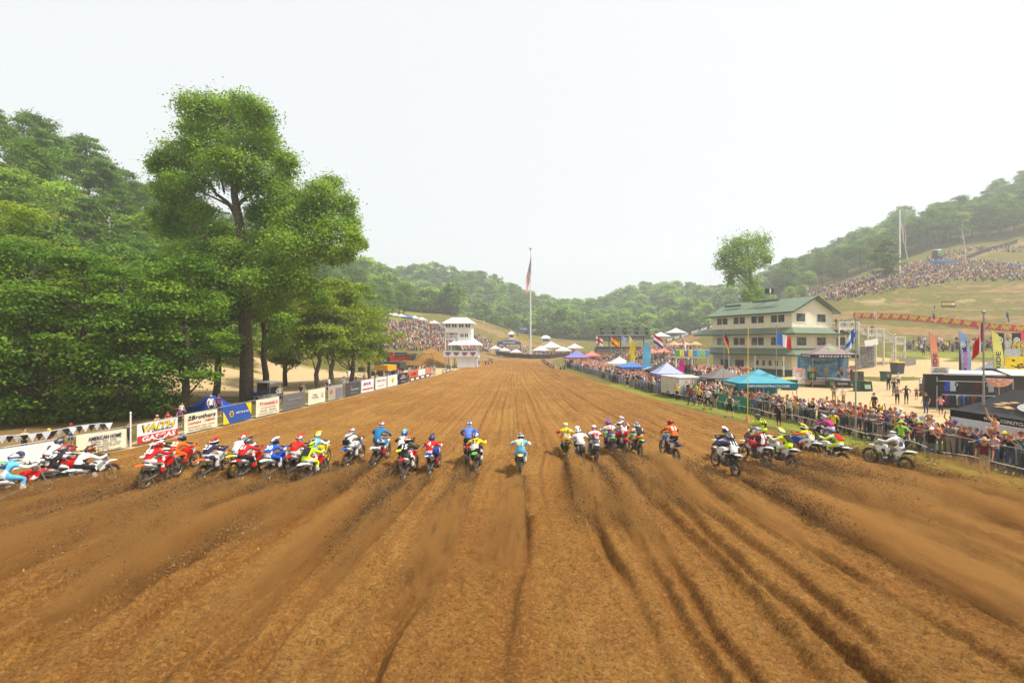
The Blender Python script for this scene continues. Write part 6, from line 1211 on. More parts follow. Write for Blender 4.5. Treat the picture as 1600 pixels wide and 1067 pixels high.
cn = [c for c in bpy.data.objects['podium_canopy'].children if c.name.startswith('canopy')][0]; claw(cn, 0, 0, .8).matrix_basis = Matrix.Translation((0, -1.05, 4.72)) @ Euler((-.75, 0, 0)).to_matrix().to_4x4()
k = 0
for dx, dy, sh, pose, lab in [(-2.3, -.6, 'lime', 'lean', 'podium person in lime shirt leaning at stage edge'), (-1.7, -.4, 'orange', 'down', 'podium person in orange tank nearest the drum'), (-1.2, .7, 'black', 'hips', 'podium person in black shirt at the back'), (-.3, -.2, 'tan', 'crossed', 'podium person in tan top and black shorts mid stage'), (.9, -.7, 'lime', 'down', 'child in lime shirt mid stage'), (1.5, -.1, 'orange', 'phone', 'podium person in rust orange shirt'), (2.1, -.4, 'white', 'down', 'podium person in white tee beside the counter'), (2.6, .5, 'red', 'phone', 'podium person in red shirt behind counter'), (3.0, .9, 'red', 'down', 'podium person in red at stage corner')]:
    r_ = Euler((0, 0, -.25)).to_matrix() @ Vector((dx, dy, 0)); person((q.x + r_.x, q.y + r_.y, .95), face_dir(-.4, -1), pose, '', 'people on the podium stage', sh, None, 'cap', False, .7 if 'child' in lab else .98, label=lab)
for (x, y, z, pose, sh, lab) in [(-2.8, 0, 8.1, 'lean', 'navy', 'person in navy leaning on the upper deck rail'), (-1.6, 0, 8.1, 'lean', 'light blue', 'person in light blue on the upper deck'), (-.9, .3, 8.1, 'lean', 'blue', 'person in blue on the upper deck'), (.1, -.2, 8.1, 'down', 'white', 'person in white shirt and sun hat at stair top'), (2.9, .2, 7.0, 'lean', 'teal', 'person in teal bending on the stair landing'), (4.2, .2, 7.0, 'lean', 'black', 'person in black on the stair landing'), (8.6, .2, 5.6, 'phone', 'grey', 'person in grey cap on the lowest stair landing')]:
    r_ = Euler((0, 0, .1)).to_matrix() @ Vector((x, y, 0)); person((57 + r_.x, 79.5 + r_.y, z), face_dir(-.8, -.8), pose, '', 'people on the stair tower', sh, None, 'hat' if 'hat' in lab else 'cap', False, label=lab)
# canopies along the fence and beyond
canopy('canopy_tent', 'bright teal canopy with drop logos behind the fence crowd', (20.3, 39.5), 4.9, 3.4, 2.25, 3.35, srgb(70, 160, 178), srgb(10, 112, 130), -.05, .42, 'AMPLIFIEDEXTRACTS.COM', WHITE, tsize=.26, back=srgb(15, 120, 140))
canopy('canopy_tent', 'grey brown canopy with white blots next to the teal one', (19.6, 45.2), 3.8, 3.0, 2.2, 3.2, srgb(112, 104, 100), srgb(40, 44, 60), 0, .3, 'MX SUPPLY', WHITE, tsize=.22)
canopy('canopy_tent', 'dark charcoal canopy in the middle of the fence tents', (17.6, 57.5), 4.0, 3.2, 2.2, 3.4, srgb(62, 58, 60), BLACK)
canopy('canopy_tent', 'lavender and pale blue canopy beside the charcoal one', (16.4, 52.5), 3.2, 3.0, 2.15, 3.4, srgb(172, 176, 214), srgb(120, 120, 200))
canopy('canopy_tent', 'plain blue canopy between white and charcoal canopies', (15.4, 66), 3.6, 3.0, 2.2, 3.0, srgb(80, 124, 190), srgb(60, 110, 190))
canopy('canopy_tent', 'white peaked canopy next to the blue one', (15.6, 75), 3.8, 3.0, 2.3, 3.4, srgb(222, 220, 214))
canopy('canopy_tent', 'flat light blue canopy over a colourful counter', (18.2, 64), 3.4, 2.4, 2.0, 2.4, srgb(120, 190, 215), srgb(225, 215, 150))
canopy('canopy_tent', 'blue canopy with red valance at far fence bend', (11.8, 103), 5.6, 4.5, 2.4, 4.0, srgb(120, 130, 190), srgb(190, 30, 50))
for u, v, D, wd, col, lab in [(905, 544, 122, 4.2, srgb(225, 120, 105), 'salmon red canopy beyond the fence bend'), (925, 543, 118, 4.2, srgb(228, 130, 115), 'salmon red canopy second from the fence bend'), (1019, 541, 112, 3.6, srgb(225, 130, 110), 'salmon red canopy behind the striped flag'), (1036, 541, 112, 3.6, srgb(230, 140, 120), 'salmon canopy beside the striped flag')]:
    p = P(u, v, D); canopy('canopy_tent', lab, (p.x, D), wd, wd, 2.2, 3.4, col)
far_t = [(774, 549, 172, 5.5, WHITE, 'white pointed tent nearest the tower on the far turn'), (788, 549, 172, 5.5, WHITE, 'second white pointed tent on the far turn'), (806, 549, 174, 5.5, WHITE, 'third white pointed tent on the far turn'), (782, 546, 182, 5.0, srgb(60, 80, 130), 'navy tent behind the white pointed tents'), (800, 546, 184, 5.0, srgb(60, 80, 130), 'navy tent second behind the white pointed tents'),
    (845, 544, 188, 9, WHITE, 'large white marquee beside the tall flagpole'), (862, 541, 196, 12, WHITE, 'widest white marquee right of the tall flagpole'), (880, 545, 182, 8, WHITE, 'low white marquee before the widest one'), (898, 541, 190, 9, srgb(225, 215, 205), 'cream marquee near the orange banners'), (1032, 522, 175, 8, WHITE, 'white peaked marquee up the dirt ramp'), (1056, 523, 178, 9, WHITE, 'long white tent beside the ramp marquee')]
for u, v, D, wd, col, lab in far_t:
    p = P(u, v, D); canopy('marquee_tent', lab, (p.x, D), wd * .8, 5, 2.2, 2.2 + wd * .2, col, group='tents at the far turn')
for i, (u, v) in enumerate([(607, 505), (617, 505), (627, 507), (638, 507), (648, 509), (659, 513), (679, 515)]):
    D = 176 + i; p = P(u, v + 6, D); canopy('hilltop_tent', ['first', 'second', 'third', 'fourth', 'fifth', 'sixth', 'last'][i] + (' pale' if i != 3 else ' blue') + ' canopy from the trees along the far slope crest', (p.x, D), 4.2, 3.6, 2.2, 3.3, WHITE if i != 3 else srgb(70, 110, 180), group='canopies on the far slope crest')
# the black clinic tent at the right edge and its white back sheet
X0, Y0, Y1 = 22.15, 17.2, 23.7; T = canopy('event_tent', 'large black canopy lettered MCGINLEYCLINIC.COM above a white sheet', (X0 + 1.6, (Y0 + Y1) / 2), 3.2, Y1 - Y0, 2.15, 3.35, srgb(62, 60, 62), srgb(22, 22, 28), 0, .34, None, ridge=3.4)
cn = [c for c in T.children if c.name.startswith('canopy')][0]; lettering('WWW.MCGINLEYCLINIC.COM', cn, (-1.625, .2, 1.97), (RX, 0, -math.pi / 2), .22, white_m, .2, .012, 2.6)
mb = MB(); mb.add([(-1.59, y, z) for y, z in ((-3.2, .1), (-3.2, 1.8), (3.2, 1.8), (3.2, .1))], [(0, 1, 2, 3)]); mb.build('wall', paint(srgb(214, 216, 222), .7, .05, 1.0), T)
slope = math.atan2(1.1, 1.6); Mx = Matrix.Translation((-.85, -.4, 2.66)) @ Euler((0, 0, -math.pi / 2)).to_matrix().to_4x4() @ Euler((slope, 0, 0)).to_matrix().to_4x4()
for me_, mt, dz in ((None, None, 0),):
    mb = MB(); n = 28; mb.add([(1.05 * math.cos(2 * math.pi * i / n), .42 * math.sin(2 * math.pi * i / n), .05) for i in range(n)], [tuple(range(n))]); e = mb.build('emblem', paint(srgb(176, 172, 166), .6, .15, 3), cn); e.matrix_basis = Mx
    l = link('lettering', text_mesh('The\nMcGinley\nClinic', .3, .15, .01, .004, w=1.6), cn, mats=[white_m]); l.matrix_basis = Mx @ Matrix.Translation((0, 0, .07))
    for dx, w_ in ((1.55, .8), (-1.55, .8)):
        mb = MB(); r2 = random.Random(4)
        for k in range(7): a = dx + r2.uniform(-.35, .35); zz = r2.uniform(-.32, .3); mb.add([(a - r2.uniform(.1, .3), zz, .05), (a, zz - .06, .05), (a + r2.uniform(.15, .4), zz + .02, .05), (a, zz + .07, .05)], [(0, 1, 2, 3)])
        e = mb.build('print', paint(srgb(205, 165, 115), .6), cn); e.matrix_basis = Mx
# merchandise stall with hanging clothes
q = G(1490, 642); M_ = empty('clothing_stall', (q.x, q.y, 0), -.35, 'clothing stall with white awning and two rows of hanging shirts', 'stall')
MB().prism([(-.4, .5, 2.95), (3.6, .5, 2.95), (3.6, 2.4, 3.1), (-.4, 2.4, 3.1)], (0, 0, .14), white_m).build('awning', None, M_); MB().b2(-1.2, 3.5, 1.8, 2.2, 0, 2.9).build('back_wall', black_m, M_)
for x in (-1.3, 3.5): MB().tube([(x, -.5, 0), (x, -.5, 2.8)], .04, 6).build('post', galv, M_)
for z in (1.45, 2.5): MB().tube([(-1.3, -.75 - (.55 if z < 2 else 0), z), (2.1, -.75 - (.55 if z < 2 else 0), z)], .025, 6).build('rail', galv, M_)
MB().b2(-.1, 2.6, -1.3, -.9, 0, .55).build('counter', black_m, M_); lettering('PREMIUM\nPRINTING', M_, (.6, -1.32, .3), (RX, 0, 0), .16, white_m, 0, .01, .7); MB().b2(.1, 1.6, -1.32, -1.3, .02, .09).build('stripe', paint(GRN, .5), M_)
def garment(col, x, z, y, tilt, big=False):
    w_ = .42 if not big else .5; mb = MB(); mb.prism([(-w_ * .5, 0, 0), (-w_ * .16, 0, .07), (w_ * .16, 0, .07), (w_ * .5, 0, 0), (w_ * .62, 0, -.26), (w_ * .44, 0, -.3), (w_ * .36, 0, -.16), (w_ * .34, 0, -.72), (-w_ * .34, 0, -.72), (-w_ * .36, 0, -.16), (-w_ * .44, 0, -.3), (-w_ * .62, 0, -.26)], (0, .05, 0)); return mb.build('shirt', cloth(col), M_, loc=(x, y, z - .08), rot=(0, 0, tilt))
rg = random.Random(8); gc = [BLACK, BLACK, srgb(150, 30, 90), srgb(40, 60, 120), BLACK, (.03, .03, .03), BLACK, srgb(120, 170, 180), srgb(120, 24, 40), srgb(40, 60, 120), srgb(30, 120, 200), BLACK, srgb(50, 60, 90), BLACK, srgb(160, 20, 30), srgb(60, 64, 70)]
for i in range(24): garment(gc[i % 16], -1.25 + i * .14, 1.45, -1.3, .95 + rg.uniform(-.15, .15))
for i, c in enumerate([BLACK, srgb(30, 70, 190), srgb(180, 190, 200), BLACK, BLACK, srgb(40, 30, 34), srgb(70, 20, 26), BLACK, srgb(150, 150, 150)]): garment(c, -1.15 + i * .4, 2.5, -.75, rg.uniform(-.1, .1), True)
o = empty('roof_sign', (q.x - .6, q.y + .6, 2.95), -.35, 'white sign reading ON-SITE PRINTING on the stall roof', 'sign'); MB().b2(-.6, .6, -.03, .03, .05, .65).build('board', white_m, o); lettering('ON-SITE\nPRINTING', o, (0, -.045, .36), (RX, 0, 0), .24, black_m, 0, .015, .95)
# helmet rack
q = G(1441, 622); o = empty('helmet_rack', (q.x, q.y, 0), -.3, 'tall rack of black and white helmets beside clothing stall', 'rack'); MB().tube([(0, 0, 0), (0, 0, 1.9)], .04, 6).build('post', black_m, o)
MB().b2(-.35, .35, -.3, .3, 0, .06).build('base', black_m, o)
for k in range(7):
    for j in (-1, 1): link('helmet', helm_me, o, (j * .17, -.05, .35 + k * .25), (0, 0, 2.6 + .3 * j), [gloss(BLACK if k < 5 else (WHITE if j < 0 else RED)), gloss(WHITE if k % 2 else GRY)])
# yellow lettered trailer
q = G(1585, 652); o = empty('sales_trailer', (q.x + 4.9, q.y + 2.6, 0), -.3, 'yellow and grey sales trailer lettered MOTO TEES with folded awning', 'trailer'); MB().b2(-2.2, 4, 0, 3, .4, 3.4).build('body', dark_m, o); MB().b2(-2.25, 4, -.08, 0, 3.4, 4.5).build('lower_panel', paint(YEL, .5), o); MB().b2(-2.25, 4, -.1, 0, 4.5, 5.75).build('upper_panel', paint(srgb(190, 192, 194), .5), o); MB().prism([(-2.8, -1.6, 3.0), (4, -1.6, 3.0), (4, 0, 3.4), (-2.8, 0, 3.4)], (0, 0, .08), white_m).build('awning', None, o)
lettering('MOTO\n  TEES', o, (-.9, -.13, 5.1), (RX, 0, 0), .72, black_m, .25, .04, 2.2); lettering('MOTO\n  TEES', o, (-.9, -.14, 5.12), (RX, 0, 0), .68, paint(YEL, .5), .25, .015, 2.1)
mb = MB(); r2 = random.Random(3); [mb.b2(x, x + r2.uniform(.08, .22), -.1, -.085, z, z + r2.uniform(.05, .16)) for x, z in [(r2.uniform(-2.0, 1.2), 3.5 + abs(r2.gauss(0, .3))) for _ in range(46)]]; mb.build('print', black_m, o); [MB().torus((x, .3, .42), .32, .1, 16, 6, 'X').build('wheel', tyre_m, o) for x in (-1.6, 3)]
m_ = MB(); m_.ell((0, 0, 0), (.7, .7, .6), 16, 8, v0=.5); o = empty('umbrella', (34.6, 33.2, 0), 0, 'folded back pink patterned umbrella under the trailer awning', 'umbrella'); u_ = m_.build('canopy', paint(srgb(215, 170, 165), .7, .35, 6), o, loc=(0, 0, 3.0)); MB().tube([(0, 0, 0), (0, 0, 3.0)], .03, 6).build('pole', galv, o)
# ramp and green mat
q = P(1532, 580, 60); o = empty('jump_ramp', (q.x, q.y, zt1(q.x, q.y)), -.2, 'grey curved jump ramp on a green platform', 'ramp'); n = 10
for x0 in (0,):
    pr = [(-1.6 + 3.6 * i / n, -.9, .5 + 1.6 * (i / n) ** 2) for i in range(n + 1)]; MB().prism(pr + [(2.0, -.9, .5)], (0, 2.0, 0), paint(srgb(130, 130, 134), .5)).build('deck', None, o); MB().b2(-2.2, 3.6, -1.2, 1.4, 0, .5).build('platform', paint(srgb(70, 140, 60), .6), o)
# feather flags
def feather(u, vb, vt, D, label, col, txt=None, tc=INK, wd=.75, lean=.12):
    p = P(u, vb, D); z0 = zt1(p.x, D); top = P(u, vt, D).z - z0; o = empty('feather_flag', (p.x, D, z0), 0, label, 'flag', 'feather flags'); n = 12
    MB().tube([(lean * top * (k / 8) ** 2 * -.5, 0, top * k / 8) for k in range(9)], .025, 5).build('pole', galv, o); mb = MB(); vs_ = []; zb = top * .22
    for k in range(n + 1):
        t_ = k / n; z = zb + (top - zb) * t_; x = -lean * top * (z / top) ** 2 * .5; w_ = wd * (1 if t_ < .6 else math.sqrt(max(0, 1 - ((t_ - .6) / .4) ** 2))) + .02; vs_ += [(x, -.01, z), (x + w_, .04 * math.sin(k), z), (x, .012, z), (x + w_, .05 * math.sin(k) + .015, z)]
    mb.add(vs_, [f for k in range(n) for f in ((4 * k, 4 * k + 1, 4 * k + 5, 4 * k + 4), (4 * k + 2, 4 * k + 6, 4 * k + 7, 4 * k + 3), (4 * k + 1, 4 * k + 3, 4 * k + 7, 4 * k + 5))]); mb.build('sail', paint(col, .7, .04, 2, transl=.3), o)
    if txt: lettering(txt, o, (wd * .42 - lean * top * .08, -.06, top * .5), (RX, -math.pi / 2, 0), .62, paint(tc, .6), 0, .01, top * .3)
    return o
feather(1457, 600, 518, 47, 'peach feather flag reading RIDE', srgb(240, 165, 130), 'RIDE', INKB); feather(1503, 600, 517, 47, 'pale blue feather flag reading RIDE in pink', srgb(150, 185, 235), 'RIDE', srgb(215, 90, 190), 1.0); feather(1554, 600, 516, 44, 'pale yellow feather flag reading RIDE', srgb(235, 232, 130), 'RIDE', INKB, .95); feather(1597, 600, 515, 46, 'pink feather flag at the picture edge', srgb(235, 90, 110), None)
feather(977, 590, 533, 72, 'tall yellow feather flag leaning among the fence tents', srgb(222, 200, 40), 'MOTUL', INK, 1.0, -.35); feather(1003, 590, 534, 72, 'tall light blue feather flag among the fence tents', srgb(110, 185, 220), None, INK, 1.3, -.12); feather(986, 575, 524, 78, 'small pale yellow feather flag above the taller yellow one', srgb(235, 225, 150), None, INK, .7); feather(1057, 590, 562, 52, 'short magenta feather flag beside the charcoal canopy', srgb(205, 40, 140), None, INK, .7, -.2)
for u0, u1, vt, vb, D, lab in ((1506, 1518, 527, 600, 46.5, 'tall black banner with white wheel emblem behind pale blue feather'), (1561, 1577, 520, 600, 46, 'black banner with white wheel emblem beside yellow feather'), (1590, 1604, 520, 600, 44, 'black banner at the picture edge behind pink feather')):
    p = P((u0 + u1) / 2, vb, D); z0 = zt1(p.x, D); top = P(u0, vt, D).z; w_ = (u1 - u0) * D / F; o = empty('tall_banner', (p.x, D + .5, z0), 0, lab, 'banner', 'black wheel emblem banners'); flat('sheet', w_, top - z0 - .4, black_m, o, loc=(0, 0, .4)); disc(o, 0, top - z0 - .75, w_ * .36, WHITE, w_ * .26); disc(o, 0, top - z0 - .75, w_ * .17, WHITE, .05); lettering('ICON', o, (0, -.04, (top - z0) * .6), (RX, -math.pi / 2, 0), w_ * .5, white_m); [MB().tube([(x, .02, 0), (x, .02, top - z0)], .02, 5).build('pole', galv, o) for x in (-w_ / 2, w_ / 2)]
# bins, signs and small things on the gravel
def bin_(u, v, col, lid, label, s=1.0):
    p = G(u, v); o = empty('waste_bin', (p.x, p.y, zt1(p.x, p.y)), random.uniform(-.4, .4), label, 'bin', 'waste bins'); MB().box((0, 0, .5 * s), (.62 * s, .7 * s, 1.0 * s), taper=1.18).build('body', paint(col, .6, .15, 4), o); MB().box((0, 0, 1.05 * s), (.8 * s, .88 * s, .1 * s)).build('lid', paint(lid, .5), o); [MB().torus((x * s, .32 * s, .1 * s), .07 * s, .03 * s, 10, 5, 'X').build('wheel', tyre_m, o) for x in (-.3, .3)]
bin_(1229, 609, srgb(50, 60, 66), YEL, 'dark bin with yellow lid beside the podium stage', 1.25); bin_(1238, 609, srgb(30, 66, 48), srgb(20, 50, 36), 'dark green bin beside the yellow lidded bin', 1.1); bin_(1402, 592, srgb(60, 66, 78), YEL, 'large grey bin with yellow rim near the stairs', 1.7); bin_(1342, 611, srgb(34, 84, 56), srgb(20, 60, 40), 'green bin next to the black folding sign', 1.1); bin_(1384, 600, srgb(40, 90, 66), srgb(20, 60, 40), 'green bin near the group on gravel', 1.2)
bin_(1158, 588, srgb(40, 60, 50), BLACK, 'dark bin under the green awning', 1.2); bin_(1132, 591, srgb(60, 64, 60), BLACK, 'grey bin beside the patio under awning', 1.2)
p = G(1354, 612); o = empty('folding_sign', (p.x, p.y, 0), -.2, 'black folding sign with pale green print on gravel', 'sign'); [MB().box((0, s * .22, .6), (.95, .04, 1.25), rot=(s * .22, 0, 0)).build('board', black_m, o) for s in (-1, 1)]; MB().box((0, -.26, .6), (.6, .02, .5), rot=(-.22, 0, 0)).build('print', paint(srgb(150, 190, 160), .6), o)
p = G(1248, 605); o = empty('menu_stand', (p.x, p.y, 0), .1, 'white patterned menu stand between bins and podium', 'sign'); MB().b2(-.8, .8, -.1, .1, .5, 2.4).build('board', paint(srgb(205, 200, 190), .7, .4, 5), o); MB().b2(-.55, .55, -.12, -.1, 2.0, 2.35).build('header', paint(srgb(220, 130, 120), .6), o); [MB().tube([(x, 0, 0), (x, 0, .6)], .05, 6).build('leg', galv, o) for x in (-.6, .6)]; MB().b2(-1.1, -.6, -.2, .2, 1.0, 1.3).build('shelf', white_m, o)
p = Vector((17.9, 37.6, 0)); y0 = 36.2; a = Vector((float(interp(FENCE_R, 36.0)) - .1, 36.0, 0)); b_ = Vector((float(interp(FENCE_R, 40.5)) - .1, 40.5, 0)); o = empty('fence_banner', ((a + b_) / 2), yaw_to(b_, a), 'green banner reading THC on the chain link fence', 'banner'); flat('sheet', (b_ - a).length, 1.2, paint(srgb(40, 128, 108), .6, .08, 1.5), o, loc=(0, 0, .05), sag=.02); lettering('THC', o, (.9, -.05, .75), (RX, 0, 0), .5, white_m, 0, .01, .9); disc(o, -.2, .72, .2, WHITE, .13)
# white box trailer between tents
o = empty('box_trailer', (16.6, 45.8, 0), .25, 'white box trailer with open side among the fence tents', 'trailer'); MB().b2(-1.2, 1.2, 0, 3.4, .35, 2.1).build('body', paint(srgb(196, 196, 190), .5, .08, 1.5), o); MB().b2(-1.25, 1.25, -.05, 3.45, 2.1, 2.2).build('roof', white_m, o); MB().b2(.3, 1.1, -.04, 0, .4, 2.0).build('door', paint(srgb(140, 140, 136), .5), o); [MB().torus((x, 2, .33), .25, .09, 14, 6, 'X').build('wheel', tyre_m, o) for x in (-1.15, 1.15)]
# viewing deck with colourful banner and umbrellas left of the clubhouse
p = P(1082, 556, 83); o = empty('viewing_deck', (p.x, 83, zt1(p.x, 83)), .2, 'raised timber viewing deck with colourful banner rail', 'deck'); dz = 3.2; MB().b2(-3.4, 3.4, 0, 4, dz - .3, dz).build('platform', deckw, o); [MB().b2(x - .12, x + .12, y - .12, y + .12, 0, dz - .3).build('post', deckw, o) for x in (-3.2, 0, 3.2) for y in (.2, 3.8)]
for i, c in enumerate([srgb(70, 150, 60), YEL, srgb(90, 90, 140), srgb(230, 190, 40), srgb(60, 140, 190), srgb(90, 190, 200), srgb(150, 190, 90), srgb(70, 150, 200)]): flat('banner_panel', .82, 1.1, paint(c, .7, .3, 2.5), o, loc=(-3.0 + i * .86, -.06, dz))
railing(o, (-3.4, 0, dz), (3.4, 0, dz), 1.2)
for i, (dx, c) in enumerate(((-2.4, srgb(215, 150, 105)), (-.3, srgb(220, 155, 110)), (2.0, srgb(215, 150, 110)))):
    w_ = Euler((0, 0, .2)).to_matrix() @ Vector((dx, 2.2, 0)); g = empty('parasol', (p.x + w_.x, 83 + w_.y, zt1(p.x, 83) + dz), 0, ['first', 'middle', 'last'][i] + ' tan parasol on the viewing deck towards the clubhouse', 'parasol', 'parasols on the viewing deck'); MB().tube([(0, 0, 0), (0, 0, 2.6)], .03, 6).build('pole', galv, g); mb = MB(); mb.tube([(0, 0, 2.1), (0, 0, 2.75)], [1.35, .05], 8); mb.build('canopy', paint(c, .7), g)
for i in range(16):
    w_ = Euler((0, 0, .2)).to_matrix() @ Vector((-3.0 + i * .4, .5 + (i % 3) * .7, 0)); person((p.x + w_.x, 83 + w_.y, zt1(p.x, 83) + dz), face_dir(-.5, -1), random.choice(['lean', 'down', 'phone']), 'on the viewing deck', 'people on the viewing deck')
# stand with black roof and five boards on top
p = P(970, 552, 122); z0 = zt1(p.x, 122); o = empty('timing_stand', (p.x, 122, z0), 0, 'wide dark roofed stand with five black boards on top', 'building'); zr = P(970, 524, 122).z - z0
MB().b2(-6.6, 6.6, 0, 5, zr - .5, zr).build('roof', paint(srgb(70, 72, 74), .5), o); MB().b2(-6.7, 6.7, -.1, 0, zr - .1, zr + .15).build('fascia', galv, o); MB().b2(-6.3, 6.3, 3.5, 4.8, 0, zr * .45).build('back_wall', dark_m, o); MB().b2(-6.4, 6.4, 0, 4.8, .4, .9).build('floor', deckw, o); [MB().b2(x - .12, x + .12, .1, .34, 0, zr - .5).build('post', paint(srgb(60, 60, 60), .5), o) for x in (-6.2, -3.1, 0, 3.1, 6.2)]; railing(o, (-6.3, .1, .9), (6.3, .1, .9), 1.0, galv)
for u in (941, 959, 977, 995, 1011):
    x = (u - 970) * 122 / F; b2 = MB().b2(x - .45, x + .45, .4, .55, zr + .3, zr + 2.0).build('board', black_m, o); MB().tube([(x, .5, zr), (x, .5, zr + .4)], .05, 5).build('stem', black_m, o); claw(b2, x, zr + 1.2, .7, .38)
MB().b2(-6.7, 1.8, -1.6, -1.5, -.4, 1.3).build('screen_wall', paint(srgb(150, 120, 80), .8, .2, 1), o)
# white judges tower
T = empty('judges_tower', (-18.4, 105, 0), 0, 'white timber judges tower with two hipped roofs', 'building'); ww = paint(srgb(226, 228, 228), .6, .05, 1.0)
def hip(o, x0, x1, y0, y1, z0, z1, rin, nm='roof'): mb = MB(); mb.add([(x0, y0, z0), (x1, y0, z0), (x1, y1, z0), (x0, y1, z0), (x0 + rin, (y0 + y1) / 2, z1), (x1 - rin, (y0 + y1) / 2, z1), (x0, y0, z0 - .15), (x1, y0, z0 - .15), (x1, y1, z0 - .15), (x0, y1, z0 - .15)], [(0, 1, 5, 4), (1, 2, 5), (2, 3, 4, 5), (3, 0, 4), (0, 6, 7, 1), (1, 7, 8, 2), (2, 8, 9, 3), (3, 9, 6, 0), (9, 8, 7, 6)]); return mb.build(nm, ww, o)
MB().b2(0, 6.1, 0, 4.2, 8.0, 10.2).build('cabin', ww, T); hip(T, -.6, 6.7, -.6, 4.8, 10.25, 11.6, 1.9); MB().b2(2.9, 6.1, .05, 4.2, 5.2, 8.0).build('stair_house', ww, T); MB().b2(2.9, 7.4, .1, 4.1, -.3, 2.5).build('base', ww, T)
for x in (.1, 1.6, 7.5): [MB().b2(x - .12, x + .12, y - .12, y + .12, -.3, 8 if x < 1 else 5.2).build('post', ww, T) for y in (-1.0 if x > 1 else .1, 4.0)]
MB().b2(-.1, 7.7, -1.2, 4.2, 2.3, 2.5).build('floor', ww, T); MB().b2(-.1, 7.7, -1.26, -1.2, 2.5, 3.85).build('parapet', ww, T); hip(T, .9, 8.3, -1.6, 4.6, 5.25, 6.7, 1.9, 'lower_roof'); MB().b2(0, 2.9, 4.0, 4.15, 2.5, 5.2).build('back_wall', paint(srgb(190, 188, 180), .7), T); MB().b2(0, 2.9, .1, 4, 6.35, 6.5).build('floor', ww, T); railing(T, (0, .1, 6.5), (2.9, .1, 6.5), .9, ww)
for x in (.45, 1.9, 3.5, 5.0): window(T, (x + .25, 0, 9.6), 1.05, .72, 'x', -1, True)
for x in (3.7, 4.75): window(T, (x + .2, .05, 7.35), .7, .75, 'x', -1, True)
MB().b2(2.95, 7.3, -1.0, -.9, -.1, 2.3).build('front_panel', ww, T)
for i in range(4):
    x = .9 + i * 1.9; mb = MB(); mb.prism([(x - .6, -1.28, 3.5), (x + .6, -1.28, 3.5), (x + .6, -1.28, 3.2), (x - .6, -1.28, 3.2)], (0, -.02, 0)); mb.build('emblem', paint(srgb(60, 75, 130), .6), T); mb = MB(); mb.prism([(x - .55, -1.28, 3.17), (x + .55, -1.28, 3.17), (x + .3, -1.28, 2.85), (x, -1.28, 2.7), (x - .3, -1.28, 2.85)], (0, -.02, 0)); mb.build('emblem', paint(srgb(200, 60, 60), .6), T)
for (x, y, z, sh, lab) in [(-14.7, 105, 2.5, 'white', 'official in white on the tower balcony'), (-13.2, 104.6, 2.5, 'black', 'official in black at the tower balcony end'), (-12.6, 105.2, 2.5, 'black', 'second official in black at the balcony end'), (-15.4, 106, 2.5, 'navy', 'official in navy on the tower balcony'), (-17.2, 106, 6.5, 'red', 'official in red on the upper tower landing'), (-10.7, 106, 0, 'black', 'person in black standing beside the tower base'), (-9.2, 107, 0, 'black', 'person in black by the tower, second from base'), (-8.6, 107.5, 0, 'grey', 'person in grey by the tower, third from base'), (-9.4, 122, 0, 'navy', 'person in navy on the dirt beyond the tower'), (-8.8, 122, 0, 'black', 'person in black on the dirt beyond the tower')]:
    person((x, y, z if z else zt1(x, y)), face_dir(.2, -1), 'down', '', 'officials around the tower', sh, 'black', 'cap', False, label=lab)
# dirt jump beside the tower
mb = MB(); n, m = 22, 12; vs_ = []
for j in range(m + 1):
    for i in range(n + 1):
        a, b_ = i / n * 2 - 1, j / m * 2 - 1; h = 4.2 * math.exp(-(a * 1.7) ** 2) * (1 - b_ * b_) ** .7; vs_.append((-24.5 + a * 7, 118 + b_ * 9, h - .05 + .08 * float(vn(np.array([a * 9.]), np.array([b_ * 9.]))[0])))
mb.add(vs_, [(j * (n + 1) + i, j * (n + 1) + i + 1, (j + 1) * (n + 1) + i + 1, (j + 1) * (n + 1) + i) for j in range(m) for i in range(n)]); mb.build('dirt_jump', soil_m, smooth=True, kind='structure')
# finish arches, booth and far barriers
def arch(u0, u1, vt, vb, D, label, col, txt):
    a, b_ = P(u0, vb, D), P(u1, vb, D); zg = zt1((a.x + b_.x) / 2, D); w_ = b_.x - a.x; o = empty('finish_arch', ((a.x + b_.x) / 2, D, zg), 0, label, 'arch'); zt_, zb = P(u0, vt, D).z - zg, P(u0, vb, D).z - zg; n = 12; mb = MB()
    top = [(-w_ / 2 + w_ * i / n, 0, zb + (zt_ - zb) * (.55 + .45 * math.sin(math.pi * i / n))) for i in range(n + 1)]; mb.prism(top + [(w_ / 2, 0, zb), (-w_ / 2, 0, zb)], (0, .6, 0)); mb.build('banner', paint(col, .6, .08, .5), o); lettering(txt, o, (0, -.05, zb + (zt_ - zb) * .45), (RX, 0, 0), (zt_ - zb) * .6, white_m, 0, .01, w_ * .5); [MB().tube([(x, .3, 0), (x, .3, zb + .3)], .25, 8).build('leg', paint(col, .6), o) for x in (-w_ / 2 + .3, w_ / 2 - .3)]
arch(777, 814, 531.5, 538.5, 178, 'dark blue arched finish banner above the white pointed tents', srgb(50, 70, 125), 'MOTOCROSS'); arch(808, 828, 510.5, 517, 232, 'smaller dark blue arch banner up the far slope', srgb(50, 75, 135), 'MOTOCROSS')
p = P(799, 527, 215); z0 = zt1(p.x, 215); o = empty('marshal_booth', (p.x, 215, z0), 0, 'small white marshal booth with peaked roof on far slope', 'booth'); MB().b2(-1.3, 1.3, 0, 2.4, 0, 2.6).build('body', ww, o); hip(o, -1.7, 1.7, -.4, 2.8, 2.75, 4.0, 1.6); MB().b2(-1.1, 1.1, -.06, 0, 1.1, 2.2).build('window', glass(), o)
